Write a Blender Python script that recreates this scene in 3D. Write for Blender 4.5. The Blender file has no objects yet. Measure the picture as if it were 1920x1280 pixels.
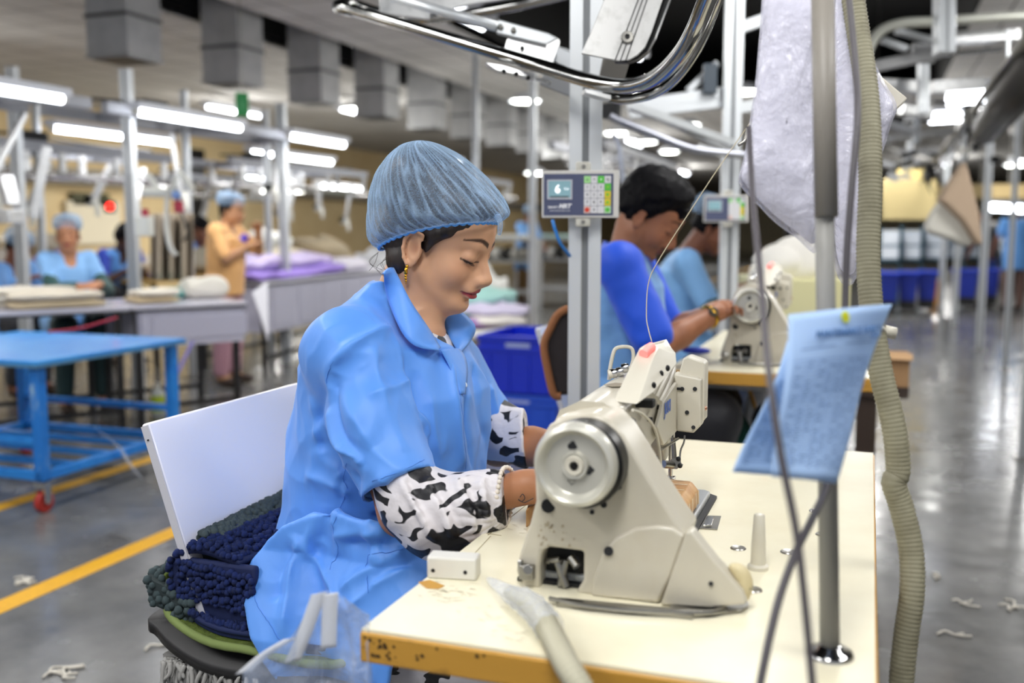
import bpy, math, random
import numpy as np
from mathutils import Vector, Matrix, noise as mn
random.seed(7)
sc = bpy.context.scene
COL = bpy.data.collections.new('factory'); sc.collection.children.link(COL)
# ---------------------------------------------------------------- camera geometry (room axes: +y runs down the hall, +x to its right)
FL = 1867.0; PIT = math.radians(6.4); TH = math.radians(19.7); CH = 1.28
CF = Vector((-math.sin(TH)*math.cos(PIT), math.cos(TH)*math.cos(PIT), -math.sin(PIT)))
CR = Vector((math.cos(TH), math.sin(TH), 0))
CU = CR.cross(CF)
CO = Vector((0, 0, CH))
def ray(u, v): return CF + (u-960)/FL*CR - (v-640)/FL*CU
def hit(u, v, ax, val):
    d = ray(u, v); return CO + (val-CO[ax])/d[ax]*d
def PX(u, v, x): return hit(u, v, 0, x)
def PY(u, v, y): return hit(u, v, 1, y)
def PZ(u, v, z): return hit(u, v, 2, z)
def PD(u, v, d): return CO + ray(u, v)*d
V = Vector
# ---------------------------------------------------------------- materials
def lin(h):
    h = h.lstrip('#'); c = [int(h[i:i+2], 16)/255 for i in (0, 2, 4)]
    return tuple((x/12.92 if x < .04045 else ((x+.055)/1.055)**2.4) for x in c) + (1,)
MATS = {}
def mat(name, col, rough=.5, metal=0, bump=None, var=None, spec=.5, coat=0, alpha=1, sheen=0, sss=0, trans=0, emit=None, stretch=(1, 1, 1), aniso=0):
    if name in MATS: return MATS[name]
    m = bpy.data.materials.new(name); m.use_nodes = True; n = m.node_tree; L = n.links
    b = n.nodes['Principled BSDF']
    b.inputs['Base Color'].default_value = lin(col); b.inputs['Roughness'].default_value = rough; b.inputs['Metallic'].default_value = metal
    b.inputs['Specular IOR Level'].default_value = spec; b.inputs['Coat Weight'].default_value = coat; b.inputs['Alpha'].default_value = alpha
    b.inputs['Sheen Weight'].default_value = sheen; b.inputs['Transmission Weight'].default_value = trans
    if sss:
        b.inputs['Subsurface Weight'].default_value = sss; b.inputs['Subsurface Radius'].default_value = (.012, .005, .003); b.inputs['Subsurface Scale'].default_value = 1
    if emit: b.inputs['Emission Color'].default_value = lin(emit[0]); b.inputs['Emission Strength'].default_value = emit[1]
    if bump or var:
        tc = n.nodes.new('ShaderNodeTexCoord'); mp = n.nodes.new('ShaderNodeMapping'); mp.inputs['Scale'].default_value = stretch
        L.new(tc.outputs['Object'], mp.inputs['Vector'])
    if bump:
        nz = n.nodes.new('ShaderNodeTexNoise'); nz.inputs['Scale'].default_value = bump[0]; nz.inputs['Detail'].default_value = 4
        L.new(mp.outputs[0], nz.inputs['Vector'])
        bp = n.nodes.new('ShaderNodeBump'); bp.inputs['Strength'].default_value = bump[1]; bp.inputs['Distance'].default_value = bump[2] if len(bump) > 2 else .01
        L.new(nz.outputs['Fac'], bp.inputs['Height']); L.new(bp.outputs[0], b.inputs['Normal'])
    if var:
        nz = n.nodes.new('ShaderNodeTexNoise'); nz.inputs['Scale'].default_value = var[0]; nz.inputs['Detail'].default_value = 6; nz.inputs['Roughness'].default_value = .6
        L.new(mp.outputs[0], nz.inputs['Vector'])
        r = n.nodes.new('ShaderNodeValToRGB'); r.color_ramp.elements[0].position = var[2] if len(var) > 2 else .35; r.color_ramp.elements[1].position = var[3] if len(var) > 3 else .65
        r.color_ramp.elements[0].color = lin(var[1]); r.color_ramp.elements[1].color = lin(col)
        L.new(nz.outputs['Fac'], r.inputs['Fac']); L.new(r.outputs[0], b.inputs['Base Color'])
    MATS[name] = m; return m
def nodes_of(name):
    m = bpy.data.materials.new(name); m.use_nodes = True; m.node_tree.nodes.clear(); MATS[name] = m
    n = m.node_tree; o = n.nodes.new('ShaderNodeOutputMaterial')
    def N(t, **k):
        x = n.nodes.new(t)
        for a, b in k.items():
            if isinstance(getattr(x, a, None), (str, bool, int, float)) and hasattr(x, a): setattr(x, a, b)
        return x
    return m, n, N, n.links.new, o
# ---------------------------------------------------------------- mesh builder
class MB:
    def __init__(s): s.v = []; s.f = []
    def add(s, vs, fs):
        o = len(s.v); s.v += [tuple(x) for x in vs]; s.f += [tuple(o+i for i in f) for f in fs]; return s
    def box(s, c, d, R=None):
        c = V(c); hx, hy, hz = d[0]/2, d[1]/2, d[2]/2
        vs = [V((x, y, z)) for x in (-hx, hx) for y in (-hy, hy) for z in (-hz, hz)]
        if R is not None: vs = [R @ v for v in vs]
        return s.add([c+v for v in vs], [(0, 1, 3, 2), (4, 6, 7, 5), (0, 4, 5, 1), (2, 3, 7, 6), (0, 2, 6, 4), (1, 5, 7, 3)])
    def bb(s, a, b): return s.box([(a[i]+b[i])/2 for i in range(3)], [abs(b[i]-a[i]) for i in range(3)])
    def bar(s, a, b, w, h, up=(0, 0, 1)):
        a = V(a); b = V(b); d = (b-a); l = d.length; y = d.normalized(); x = y.cross(V(up))
        if x.length < 1e-4: x = y.cross(V((1, 0, 0)))
        x.normalize(); z = x.cross(y); R = Matrix((x, y, z)).transposed()
        return s.box((a+b)/2, (w, l, h), R)
    def prism(s, pts, ext):
        ext = V(ext); n = len(pts); p = [V(q) for q in pts]
        nr = V((0, 0, 0))
        for i in range(n): nr += p[i].cross(p[(i+1) % n])
        f0 = tuple(range(n)); f1 = tuple(n+i for i in reversed(range(n)))
        sides = [(i, i+n, (i+1) % n+n, (i+1) % n) for i in range(n)]
        if nr.dot(ext) > 0: fs = [tuple(reversed(f0)), tuple(reversed(f1))] + [tuple(reversed(q)) for q in sides]
        else: fs = [f0, f1] + sides
        return s.add(p + [q+ext for q in p], fs)
    def tube(s, pts, r, n=10, closed=False, cap=True):
        P = [V(p) for p in pts]; m = len(P); R = r if isinstance(r, (list, tuple)) else [r]*m
        T = []
        for i in range(m):
            a = P[(i-1) % m] if (closed or i > 0) else P[i]; b = P[(i+1) % m] if (closed or i < m-1) else P[i]
            t = (b-a); T.append(t.normalized() if t.length > 1e-9 else V((0, 0, 1)))
        x = T[0].orthogonal().normalized(); vs = []
        for i in range(m):
            x = (x - T[i]*x.dot(T[i])); x = x.normalized() if x.length > 1e-6 else T[i].orthogonal().normalized()
            y = T[i].cross(x)
            for j in range(n):
                a = 2*math.pi*j/n; vs.append(P[i] + (x*math.cos(a)+y*math.sin(a))*R[i])
        fs = []
        for i in range(m if closed else m-1):
            for j in range(n):
                a = i*n+j; b = i*n+(j+1) % n; c = ((i+1) % m)*n+(j+1) % n; d = ((i+1) % m)*n+j; fs.append((a, b, c, d))
        if cap and not closed: fs += [tuple(reversed(range(n))), tuple((m-1)*n+j for j in range(n))]
        return s.add(vs, fs)
    def cyl(s, a, b, r, n=16, r2=None): return s.tube([a, b], [r, r if r2 is None else r2], n)
    def lathe(s, prof, o, ax=(0, 0, 1), n=32):
        ax = V(ax).normalized(); x = ax.orthogonal().normalized(); y = ax.cross(x); o = V(o); vs = []
        for (r, h) in prof:
            for j in range(n):
                a = 2*math.pi*j/n; vs.append(o + ax*h + (x*math.cos(a)+y*math.sin(a))*r)
        fs = [(i*n+j, i*n+(j+1) % n, (i+1)*n+(j+1) % n, (i+1)*n+j) for i in range(len(prof)-1) for j in range(n)]
        return s.add(vs, fs)
    def ball(s, c, r, n=10, R=None):
        c = V(c); r = (r, r, r) if isinstance(r, (int, float)) else r; vs = []; m = max(4, n//2+1)
        for i in range(m+1):
            ph = math.pi*i/m
            for j in range(n):
                a = 2*math.pi*j/n; q = V((r[0]*math.sin(ph)*math.cos(a), r[1]*math.sin(ph)*math.sin(a), r[2]*math.cos(ph)))
                vs.append(c + (R @ q if R is not None else q))
        return s.add(vs, [(i*n+j, (i+1)*n+j, (i+1)*n+(j+1) % n, i*n+(j+1) % n) for i in range(m) for j in range(n)])
    def grid(s, fn, nu, nv, closed=False):
        vs = [fn(i/(nu-1 if not closed else nu), j/(nv-1)) for j in range(nv) for i in range(nu)]
        fs = [(j*nu+i, j*nu+(i+1) % nu, (j+1)*nu+(i+1) % nu, (j+1)*nu+i) for j in range(nv-1) for i in range(nu if closed else nu-1)]
        return s.add(vs, fs)
    def mesh(s, name):
        me = bpy.data.meshes.new(name); me.from_pydata(s.v, [], s.f); me.validate(); me.update(); return me
def obj(name, mb, m, parent=None, smooth=False, bevel=0, kind=None, label=None, solid=0, seg=2):
    me = mb.mesh(name) if isinstance(mb, MB) else mb
    o = bpy.data.objects.new(name, me); COL.objects.link(o)
    if m: 
        me.materials.clear(); me.materials.append(m)
    if smooth:
        me.polygons.foreach_set('use_smooth', [True]*len(me.polygons))
        if smooth != 'all': me.set_sharp_from_angle(angle=math.radians(38))
    if bevel:
        bv = o.modifiers.new('bevel', 'BEVEL'); bv.width = bevel; bv.segments = seg; bv.limit_method = 'ANGLE'; bv.angle_limit = math.radians(35)
        me.polygons.foreach_set('use_smooth', [True]*len(me.polygons)); bv.harden_normals = False
        me.set_sharp_from_angle(angle=math.radians(60))
    if solid:
        sm = o.modifiers.new('solid', 'SOLIDIFY'); sm.thickness = solid; sm.offset = 0
    if parent is not None:
        o.parent = parent
        if parent.parent is None: o.matrix_parent_inverse = Matrix.Translation(-V(parent.location)) if not parent.get('_rot') else Matrix.Identity(4)
    if kind: o['kind'] = kind
    if label: o['label'] = label
    return o
def thing(name, label, cat, loc=(0, 0, 0), group=None):
    e = bpy.data.objects.new(name, None); COL.objects.link(e); e.location = loc; e['label'] = label; e['category'] = cat; e.empty_display_size = .05
    if group: e['group'] = group
    return e
def tag(o, label, cat, group=None, kind=None):
    o['label'] = label; o['category'] = cat
    if group: o['group'] = group
    if kind: o['kind'] = kind
    return o
def dup(root, off=(0, 0, 0), label=None, rotz=0, group=None):
    r = root.copy(); COL.objects.link(r); r.location = V(root.location)+V(off); r.rotation_euler.z += rotz
    if label: r['label'] = label
    if group: r['group'] = group
    kids = [o for o in COL.objects if o.parent == root]
    for c in kids:
        d = c.copy(); COL.objects.link(d); d.parent = r; d.matrix_parent_inverse = c.matrix_parent_inverse.copy()
        for g in [o for o in COL.objects if o.parent == c]:
            h = g.copy(); COL.objects.link(h); h.parent = d
    return r
def text(s, size, ori, xd, yd, m, name, parent, ext=.0004, shear=0, bold=0, align='CENTER'):
    cu = bpy.data.curves.new(name, 'FONT'); cu.body = s; cu.size = size; cu.extrude = ext; cu.align_x = align; cu.align_y = 'CENTER'; cu.shear = shear; cu.offset = bold; cu.resolution_u = 2
    t = bpy.data.objects.new('t', cu); me = bpy.data.meshes.new_from_object(t); bpy.data.objects.remove(t)
    x = V(xd).normalized(); y = V(yd); y = (y-x*y.dot(x)).normalized(); z = x.cross(y)
    me.transform(Matrix.Translation(V(ori)) @ Matrix((x, y, z)).transposed().to_4x4())
    return obj(name, me, m, parent)
def smoothpath(P, n=8, closed=False):
    P = [V(p) for p in P]; out = []; m = len(P)
    for i in range(m if closed else m-1):
        g = (lambda k: P[k % m]) if closed else (lambda k: P[max(0, min(m-1, k))])
        a, b, c, d = g(i-1), g(i), g(i+1), g(i+2)
        for j in range(n):
            t = j/n; out.append(.5*((2*b)+(c-a)*t+(2*a-5*b+4*c-d)*t*t+(3*b-a-3*c+d)*t**3))
    if not closed: out.append(P[-1])
    return out
# ---------------------------------------------------------------- fields: bodies and cloth as one continuous surface
class Fld:
    def __init__(s, xs, ys, zs):
        s.a = [np.asarray(q, np.float32) for q in (xs, ys, zs)]; s.f = np.full([len(q) for q in s.a], .3, np.float32)
    def add(s, fn, lo, hi, k=.01, sub=False, inter=False):
        m = k+.012
        sl = tuple(slice(int(np.searchsorted(s.a[i], lo[i]-m)), int(np.searchsorted(s.a[i], hi[i]+m))) for i in range(3))
        if inter: sl = (slice(None),)*3
        X = s.a[0][sl[0]][:, None, None]; Y = s.a[1][sl[1]][None, :, None]; Z = s.a[2][sl[2]][None, None, :]
        if 0 in (X.size, Y.size, Z.size): return
        g = fn(X, Y, Z); a = s.f[sl]
        if sub: g = -g; 
        if sub or inter:
            h = np.maximum(k-np.abs(a-g), 0)/k; s.f[sl] = np.maximum(a, g)+h*h*k/4
        else:
            h = np.maximum(k-np.abs(a-g), 0)/k; s.f[sl] = np.minimum(a, g)-h*h*k/4
    def cap(s, a, b, r, r2=None, k=.01, sub=False):
        a = V(a); b = V(b); r2 = r if r2 is None else r2; d = b-a; L = max(d.length_squared, 1e-9); R = max(r, r2)
        def fn(X, Y, Z):
            x = X-a.x; y = Y-a.y; z = Z-a.z; h = np.clip((x*d.x+y*d.y+z*d.z)/L, 0, 1)
            return np.sqrt((x-h*d.x)**2+(y-h*d.y)**2+(z-h*d.z)**2)-(r+(r2-r)*h)
        s.add(fn, [min(a[i], b[i])-R for i in range(3)], [max(a[i], b[i])+R for i in range(3)], k, sub)
    def path(s, P, r, k=.01, sub=False):
        R = r if isinstance(r, (list, tuple)) else [r]*len(P)
        for i in range(len(P)-1): s.cap(P[i], P[i+1], R[i], R[i+1], k, sub)
    def ell(s, c, r, M=None, k=.01, sub=False):
        c = V(c); I = (M.transposed() if M is not None else Matrix.Identity(3)); R = max(r)
        def fn(X, Y, Z):
            x = X-c.x; y = Y-c.y; z = Z-c.z
            q = [I[i][0]*x+I[i][1]*y+I[i][2]*z for i in range(3)]
            k0 = np.sqrt((q[0]/r[0])**2+(q[1]/r[1])**2+(q[2]/r[2])**2); k1 = np.sqrt((q[0]/r[0]**2)**2+(q[1]/r[1]**2)**2+(q[2]/r[2]**2)**2)+1e-9
            return k0*(k0-1)/k1
        s.add(fn, [c[i]-R for i in range(3)], [c[i]+R for i in range(3)], k, sub)
    def rbox(s, c, h, rr, M=None, k=.01, sub=False):
        c = V(c); I = (M.transposed() if M is not None else Matrix.Identity(3)); R = V(h).length
        def fn(X, Y, Z):
            x = X-c.x; y = Y-c.y; z = Z-c.z
            q = [np.abs(I[i][0]*x+I[i][1]*y+I[i][2]*z)-(h[i]-rr) for i in range(3)]
            return np.sqrt(sum(np.maximum(t, 0)**2 for t in q))+np.minimum(np.maximum(np.maximum(q[0], q[1]), q[2]), 0)-rr
        s.add(fn, [c[i]-R for i in range(3)], [c[i]+R for i in range(3)], k, sub)
    def plane(s, p, n, k=.004):          # keep the side n points away from
        p = V(p); n = V(n).normalized()
        s.add(lambda X, Y, Z: (X-p.x)*n.x+(Y-p.y)*n.y+(Z-p.z)*n.z, (0,)*3, (0,)*3, k, inter=True)
    def prof(s, z, xb, xf, yc, ry, k=.02, M=None, o=None):   # body of stacked ovals: back x, front x, centre y, half width
        z, xb, xf, yc, ry = [np.array(q, float) for q in (z, xb, xf, yc, ry)]
        o = V(o) if o is not None else V((0, 0, 0)); I = (M.transposed() if M is not None else Matrix.Identity(3))
        def fn(X, Y, Z):
            x = X-o.x; y = Y-o.y; w = Z-o.z
            a, b, c = [I[i][0]*x+I[i][1]*y+I[i][2]*w for i in range(3)]
            B = np.interp(c, z, xb); Fr = np.interp(c, z, xf); yy = np.interp(c, z, yc); R = np.interp(c, z, ry)
            rx = (Fr-B)/2; q = (np.abs((a-(Fr+B)/2)/rx)**2.3+np.abs((b-yy)/R)**2.3)**(1/2.3)
            d = (q-1)*np.minimum(rx, R)*.9
            return np.maximum(d, np.maximum(z[0]-c, c-z[-1]))
        if M is None:
            s.add(fn, (xb.min()+o.x, (yc-ry).min()+o.y, z[0]+o.z), (xf.max()+o.x, (yc+ry).max()+o.y, z[-1]+o.z), k)
        else:
            R = max(abs(z).max(), abs(xb).max(), abs(xf).max(), ry.max())+.1
            s.add(fn, [o[i]-R for i in range(3)], [o[i]+R for i in range(3)], k)
    def surf(s, u, v, t0=1.0, t1=2.6, step=.003):
        d = ray(u, v); t = t0
        while t < t1:
            p = CO+d*t; i = [int(np.searchsorted(s.a[q], p[q])) for q in range(3)]
            if all(0 < i[q] < len(s.a[q]) for q in range(3)) and s.f[i[0], i[1], i[2]] < .002: return p
            t += step
        return None
    def surface(s, iters=1):
        f = s.f; f[0] = f[-1] = .3; f[:, 0] = f[:, -1] = .3; f[:, :, 0] = f[:, :, -1] = .3
        S = (f < 0); c = np.zeros([q-1 for q in f.shape], np.uint8); C = [(i, j, k) for i in (0, 1) for j in (0, 1) for k in (0, 1)]
        e = [slice(0, -1), slice(1, None)]
        for (i, j, k) in C: c += S[e[i], e[j], e[k]]
        act = (c > 0) & (c < 8); I = np.argwhere(act); idx = np.full(act.shape, -1, np.int32); idx[act] = np.arange(len(I))
        P = np.zeros((len(I), 3)); W = np.zeros(len(I))
        for a in C:
            for ax in range(3):
                if a[ax]: continue
                b = list(a); b[ax] = 1
                ia = I+np.array(a); ib = I+np.array(b); fa = f[ia[:, 0], ia[:, 1], ia[:, 2]]; fb = f[ib[:, 0], ib[:, 1], ib[:, 2]]
                m = (fa < 0) != (fb < 0); t = np.where(m, fa/np.where(m, fa-fb, 1), 0)
                pa = np.stack([s.a[q][ia[:, q]] for q in range(3)], 1); pb = np.stack([s.a[q][ib[:, q]] for q in range(3)], 1)
                P += (pa+t[:, None]*(pb-pa))*m[:, None]; W += m
        P /= W[:, None]; Q = []
        for ax in range(3):
            e0 = [slice(None)]*3; e1 = [slice(None)]*3; e0[ax] = slice(0, -1); e1[ax] = slice(1, None)
            A = S[tuple(e0)]; B = S[tuple(e1)]; J = np.argwhere(A != B); o1, o2 = [q for q in range(3) if q != ax]
            J = J[(J[:, o1] > 0) & (J[:, o2] > 0)]; inn = A[J[:, 0], J[:, 1], J[:, 2]]
            def at(d1, d2):
                K = J.copy(); K[:, o1] -= d1; K[:, o2] -= d2; return idx[K[:, 0], K[:, 1], K[:, 2]]
            q = np.stack([at(1, 1), at(0, 1), at(0, 0), at(1, 0)], 1)
            flip = inn if ax != 1 else ~inn
            q[~flip] = q[~flip][:, ::-1]; Q.append(q)
        Q = np.concatenate(Q)
        for _ in range(iters):
            acc = np.zeros_like(P); n = np.zeros(len(P))
            for i in range(4):
                j = (i+1) % 4; np.add.at(acc, Q[:, i], P[Q[:, j]]); np.add.at(acc, Q[:, j], P[Q[:, i]]); np.add.at(n, Q[:, i], 1); np.add.at(n, Q[:, j], 1)
            P = P*.5+.5*acc/n[:, None]
        return P, Q
def npmesh(name, P, Q):
    me = bpy.data.meshes.new(name); me.vertices.add(len(P)); me.vertices.foreach_set('co', np.asarray(P, np.float32).ravel())
    me.loops.add(len(Q)*4); me.loops.foreach_set('vertex_index', np.asarray(Q, np.int32).ravel())
    me.polygons.add(len(Q)); me.polygons.foreach_set('loop_start', np.arange(0, len(Q)*4, 4, dtype=np.int32)); me.polygons.foreach_set('loop_total', np.full(len(Q), 4, np.int32))
    me.polygons.foreach_set('use_smooth', [True]*len(Q)); me.update(calc_edges=True); me.validate(); return me
def colors(me, rgb):
    a = me.color_attributes.new('tint', 'FLOAT_COLOR', 'POINT'); a.data.foreach_set('color', np.concatenate([rgb, np.ones((len(rgb), 1))], 1).astype(np.float32).ravel())
def vnoise(P, s, seed=0):
    return np.array([mn.noise(V((p[0]*s+seed, p[1]*s, p[2]*s))) for p in P])
# ================================================================ materials used everywhere
cream = mat('cream_enamel', '#c6c0b0', .36, bump=(60, .05, .002), var=(9, '#bdb5a2', .2, .5), coat=.15)
cream2 = mat('cream_plastic', '#d0cbbc', .4)
laminate = mat('cream_laminate', '#f0ead0', .3, var=(7, '#e9e1c4', .3, .6), coat=.15)
plyedge = mat('varnished_ply_edge', '#c39138', .45, var=(14, '#7d5a22', .28, .42), bump=(40, .2, .002), stretch=(1, 1, 3))
dark = mat('black_rubber', '#101114', .6); darkm = mat('oily_dark_steel', '#2a2a2a', .35, .8)
steel = mat('brushed_steel', '#9c9a94', .3, 1, bump=(90, .08, .001)); chrome = mat('chrome', '#c9c9c9', .12, 1)
alum = mat('anodised_aluminium', '#d3d7da', .38, .35); alum2 = mat('worn_aluminium_sheet', '#d7d8d8', .3, .5, bump=(30, .05, .002), var=(25, '#b9bbbc', .3, .5))
galv = mat('galvanised_sheet', '#b3b4b5', .5, .0, var=(5, '#a2a3a5', .3, .6))
whitep = mat('white_laminate', '#e3e2ee', .35, coat=.2); offwhite = mat('offwhite_plastic', '#dfdfd6', .45)
bluepaint = mat('blue_enamel_paint', '#1f78cf', .35, var=(12, '#2a86da', .4, .6), bump=(20, .1, .003)); 
bluecrate = mat('royal_blue_plastic', '#0a2fd0', .35, spec=.6)
yellow = mat('yellow_paint', '#e0a81c', .5, var=(20, '#c79018', .25, .45))
blackm = mat('black_steel', '#17171a', .5)
# ================================================================ setting
def floor_mat():
    m, n, N, L, o = nodes_of('polished_concrete'); b = N('ShaderNodeBsdfPrincipled'); L(b.outputs[0], o.inputs[0])
    tc = N('ShaderNodeTexCoord'); a = N('ShaderNodeTexNoise'); a.inputs['Scale'].default_value = 1.3; a.inputs['Detail'].default_value = 8; a.inputs['Roughness'].default_value = .65
    L(tc.outputs['Object'], a.inputs['Vector'])
    r = N('ShaderNodeValToRGB'); r.color_ramp.elements[0].position = .3; r.color_ramp.elements[1].position = .7
    r.color_ramp.elements[0].color = lin('#4a4a4c'); r.color_ramp.elements[1].color = lin('#838381'); L(a.outputs['Fac'], r.inputs['Fac']); L(r.outputs[0], b.inputs['Base Color'])
    c = N('ShaderNodeTexNoise'); c.inputs['Scale'].default_value = 5; c.inputs['Detail'].default_value = 6; L(tc.outputs['Object'], c.inputs['Vector'])
    q = N('ShaderNodeMapRange'); q.inputs['From Min'].default_value = .3; q.inputs['From Max'].default_value = .7; q.inputs['To Min'].default_value = .1; q.inputs['To Max'].default_value = .3
    L(c.outputs['Fac'], q.inputs['Value']); L(q.outputs[0], b.inputs['Roughness']); b.inputs['Specular IOR Level'].default_value = .7
    bp = N('ShaderNodeBump'); bp.inputs['Strength'].default_value = .12; bp.inputs['Distance'].default_value = .01; L(c.outputs['Fac'], bp.inputs['Height']); L(bp.outputs[0], b.inputs['Normal'])
    return m
obj('floor', MB().bb((-16, -3, -.1), (9, 62, 0)), floor_mat(), kind='structure')
def ceil_mat():
    m, n, N, L, o = nodes_of('ceiling_tiles'); b = N('ShaderNodeBsdfPrincipled'); L(b.outputs[0], o.inputs[0]); b.inputs['Roughness'].default_value = .8
    tc = N('ShaderNodeTexCoord'); k = N('ShaderNodeTexBrick'); k.offset = 0; k.inputs['Scale'].default_value = 1; k.inputs['Brick Width'].default_value = .6; k.inputs['Row Height'].default_value = .6; k.inputs['Mortar Size'].default_value = .012
    k.inputs['Color1'].default_value = lin('#d6d4d1'); k.inputs['Color2'].default_value = lin('#cccac7'); k.inputs['Mortar'].default_value = lin('#6f6e6d')
    L(tc.outputs['Object'], k.inputs['Vector']); L(k.outputs['Color'], b.inputs['Base Color']); return m
ctile = ceil_mat(); voidm = mat('void_black', '#050506', .9)
ce = MB()
ce.bb((-16, -3, 3.4), (-6.62, 62, 3.5)); ce.bb((-5.75, -3, 3.4), (-4.25, 62, 3.5)); ce.bb((-4.25, 17, 3.4), (.9, 62, 3.5)); ce.bb((.9, 7.5, 3.4), (9, 62, 3.5)); ce.bb((-6.62, 34, 3.4), (-5.75, 62, 3.5))
obj('ceiling', ce, ctile, kind='structure')
vo = MB(); vo.bb((-16, -3, 4.6), (9, 62, 4.7))
for x in (-6.66, -5.71, -4.29, .86): vo.bb((x, -3, 3.42), (x+.04, 62 if x < -5 else (17 if x < 0 else 62), 4.6))
obj('ceiling_void', vo, voidm, kind='structure')  # void surfaces all carry one near-black colour
wallm = mat('beige_wall_paint', '#e0c898', .8, var=(1.5, '#d6bb8a', .3, .6))
obj('wall_left', MB().bb((-13.1, -3, 0), (-13, 62, 3.4)), wallm, kind='structure')
obj('wall_far', MB().bb((-16, 60, 0), (9, 60.1, 3.4)), mat('pale_cream_wall', '#d8cdb0', .8), kind='structure')
obj('wall_right', MB().bb((8.9, -3, 0), (9, 62, 3.4)), mat('cream_wall', '#d5c9a8', .8), kind='structure')
# yellow aisle lines
for i, x in enumerate((-2.75, -3.76)):
    obj('floor_line', MB().bb((x-.05, -3, .0005), (x+.05, 40, .002)), yellow, kind='structure')
# ceiling beams across the hall (breaks between tile bays)
# ================================================================ air ducts
duct = thing('air_duct', 'x', 'air duct', (0, 0, 0), 'square sheet metal ducts hanging in a row from the ceiling')
obj('duct_body', MB().bb((-.22, -.22, 0), (.22, .22, 1.8)), galv, duct, bevel=.006)
obj('duct_collar', MB().bb((-.232, -.232, .33), (.232, .232, .36)), mat('duct_flange', '#5e5f61', .5, .5), duct)
obj('duct_rim', MB().bb((-.23, -.23, -.012), (.23, .23, .012)), mat('duct_flange2', '#a9aaab', .5, .3), duct)
obj('grille', MB().bb((-.19, -.19, -.02), (.19, .19, -.012)), blackm, duct)
names = ['nearest square sheet metal duct, largest, hanging at the upper left over the first light', 'second square sheet metal duct, hanging just before the green exit sign', 'third square duct in the row, its front face shaded grey',
 'fourth square duct in the row, behind the loop end of the chrome rail', 'fifth square duct, above the standing figure in a hairnet', 'sixth square duct, just above the front slope of the big blue hairnet',
 'seventh square duct, between the round ceiling lights', 'eighth square duct left of the near aluminium post', 'ninth square duct, half hidden by the near aluminium post']
for i in range(13):
    y = 7.33+1.6*i
    lb = names[i] if i < 9 else 'small distant square duct at the far end of the duct row'
    if i == 0: duct.location = (-6.25, y, 2.77); duct['label'] = lb; d = duct
    else: d = dup(duct, (0, 1.6*i, 0), lb)
# big horizontal duct trunk in the void above them
obj('duct_trunk', MB().bb((-6.5, 4, 4.1), (-6.0, 30, 4.5)), galv, kind='structure')
# ================================================================ lamps
tube_m = mat('lit_tube', '#ffffff', .4, emit=('#f4f8ff', 14)); tray = mat('lamp_tray', '#dcdfe6', .4)
def lamp_light(c, l, w, e, par=None):
    li = bpy.data.lights.new('tube_light', 'AREA'); li.shape = 'RECTANGLE'; li.size = w; li.size_y = l; li.energy = e*1.12; li.color = (1, .985, .96)
    o = bpy.data.objects.new('tube_light', li); COL.objects.link(o); o.location = c; return o
def batten(x, y0, y1, z, label, group=None, e=0, cat='light'):
    t = thing('tube_lamp', label, cat, (x, (y0+y1)/2, z), group)
    obj('lamp_tray', MB().bb((x-.06, y0-.04, z+.02), (x+.06, y1+.04, z+.07)), tray, t, bevel=.006)
    obj('tube', MB().cyl((x, y0, z), (x, y1, z), .026, 12), tube_m, t, smooth=True)
    obj('end_cap', MB().cyl((x, y0-.03, z), (x, y0, z), .028, 10).cyl((x, y1, z), (x, y1+.03, z), .028, 10), offwhite, t)
    if e: lamp_light((x, (y0+y1)/2, z-.04), y1-y0, .1, e)
    return t
batten(-4.86, 3.9, 5.1, 2.1, 'bright tube lamp cut by the left frame edge, highest on the left', e=8)
batten(-4.86, 5.8, 7.0, 2.1, 'bright tube lamp between the first two square ducts, right of the black clamp', e=8)
batten(-6.29, 6.5, 7.95, 2.1, 'longest bright tube lamp, just above the woman standing in a light blue hairnet', e=8)
batten(-6.26, 9.2, 10.9, 2.1, 'bright tube lamp left of the big hairnet, lower of the two beside the second frame', e=8)
batten(-4.86, 7.75, 8.7, 2.1, 'bright short tube lamp left of the big hairnet, upper of the two', e=8)
batten(-4.86, 10.4, 11.6, 2.1, 'bright tube lamp half hidden behind the crown of the big hairnet', e=8)
batten(-7.7, 11.2, 12.3, 1.95, 'small bright tube lamp low on the left above the woman in orange')
batten(-8.6, 14.5, 16, 2.0, 'small dim tube lamp low behind the frames left of the big hairnet')
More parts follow.
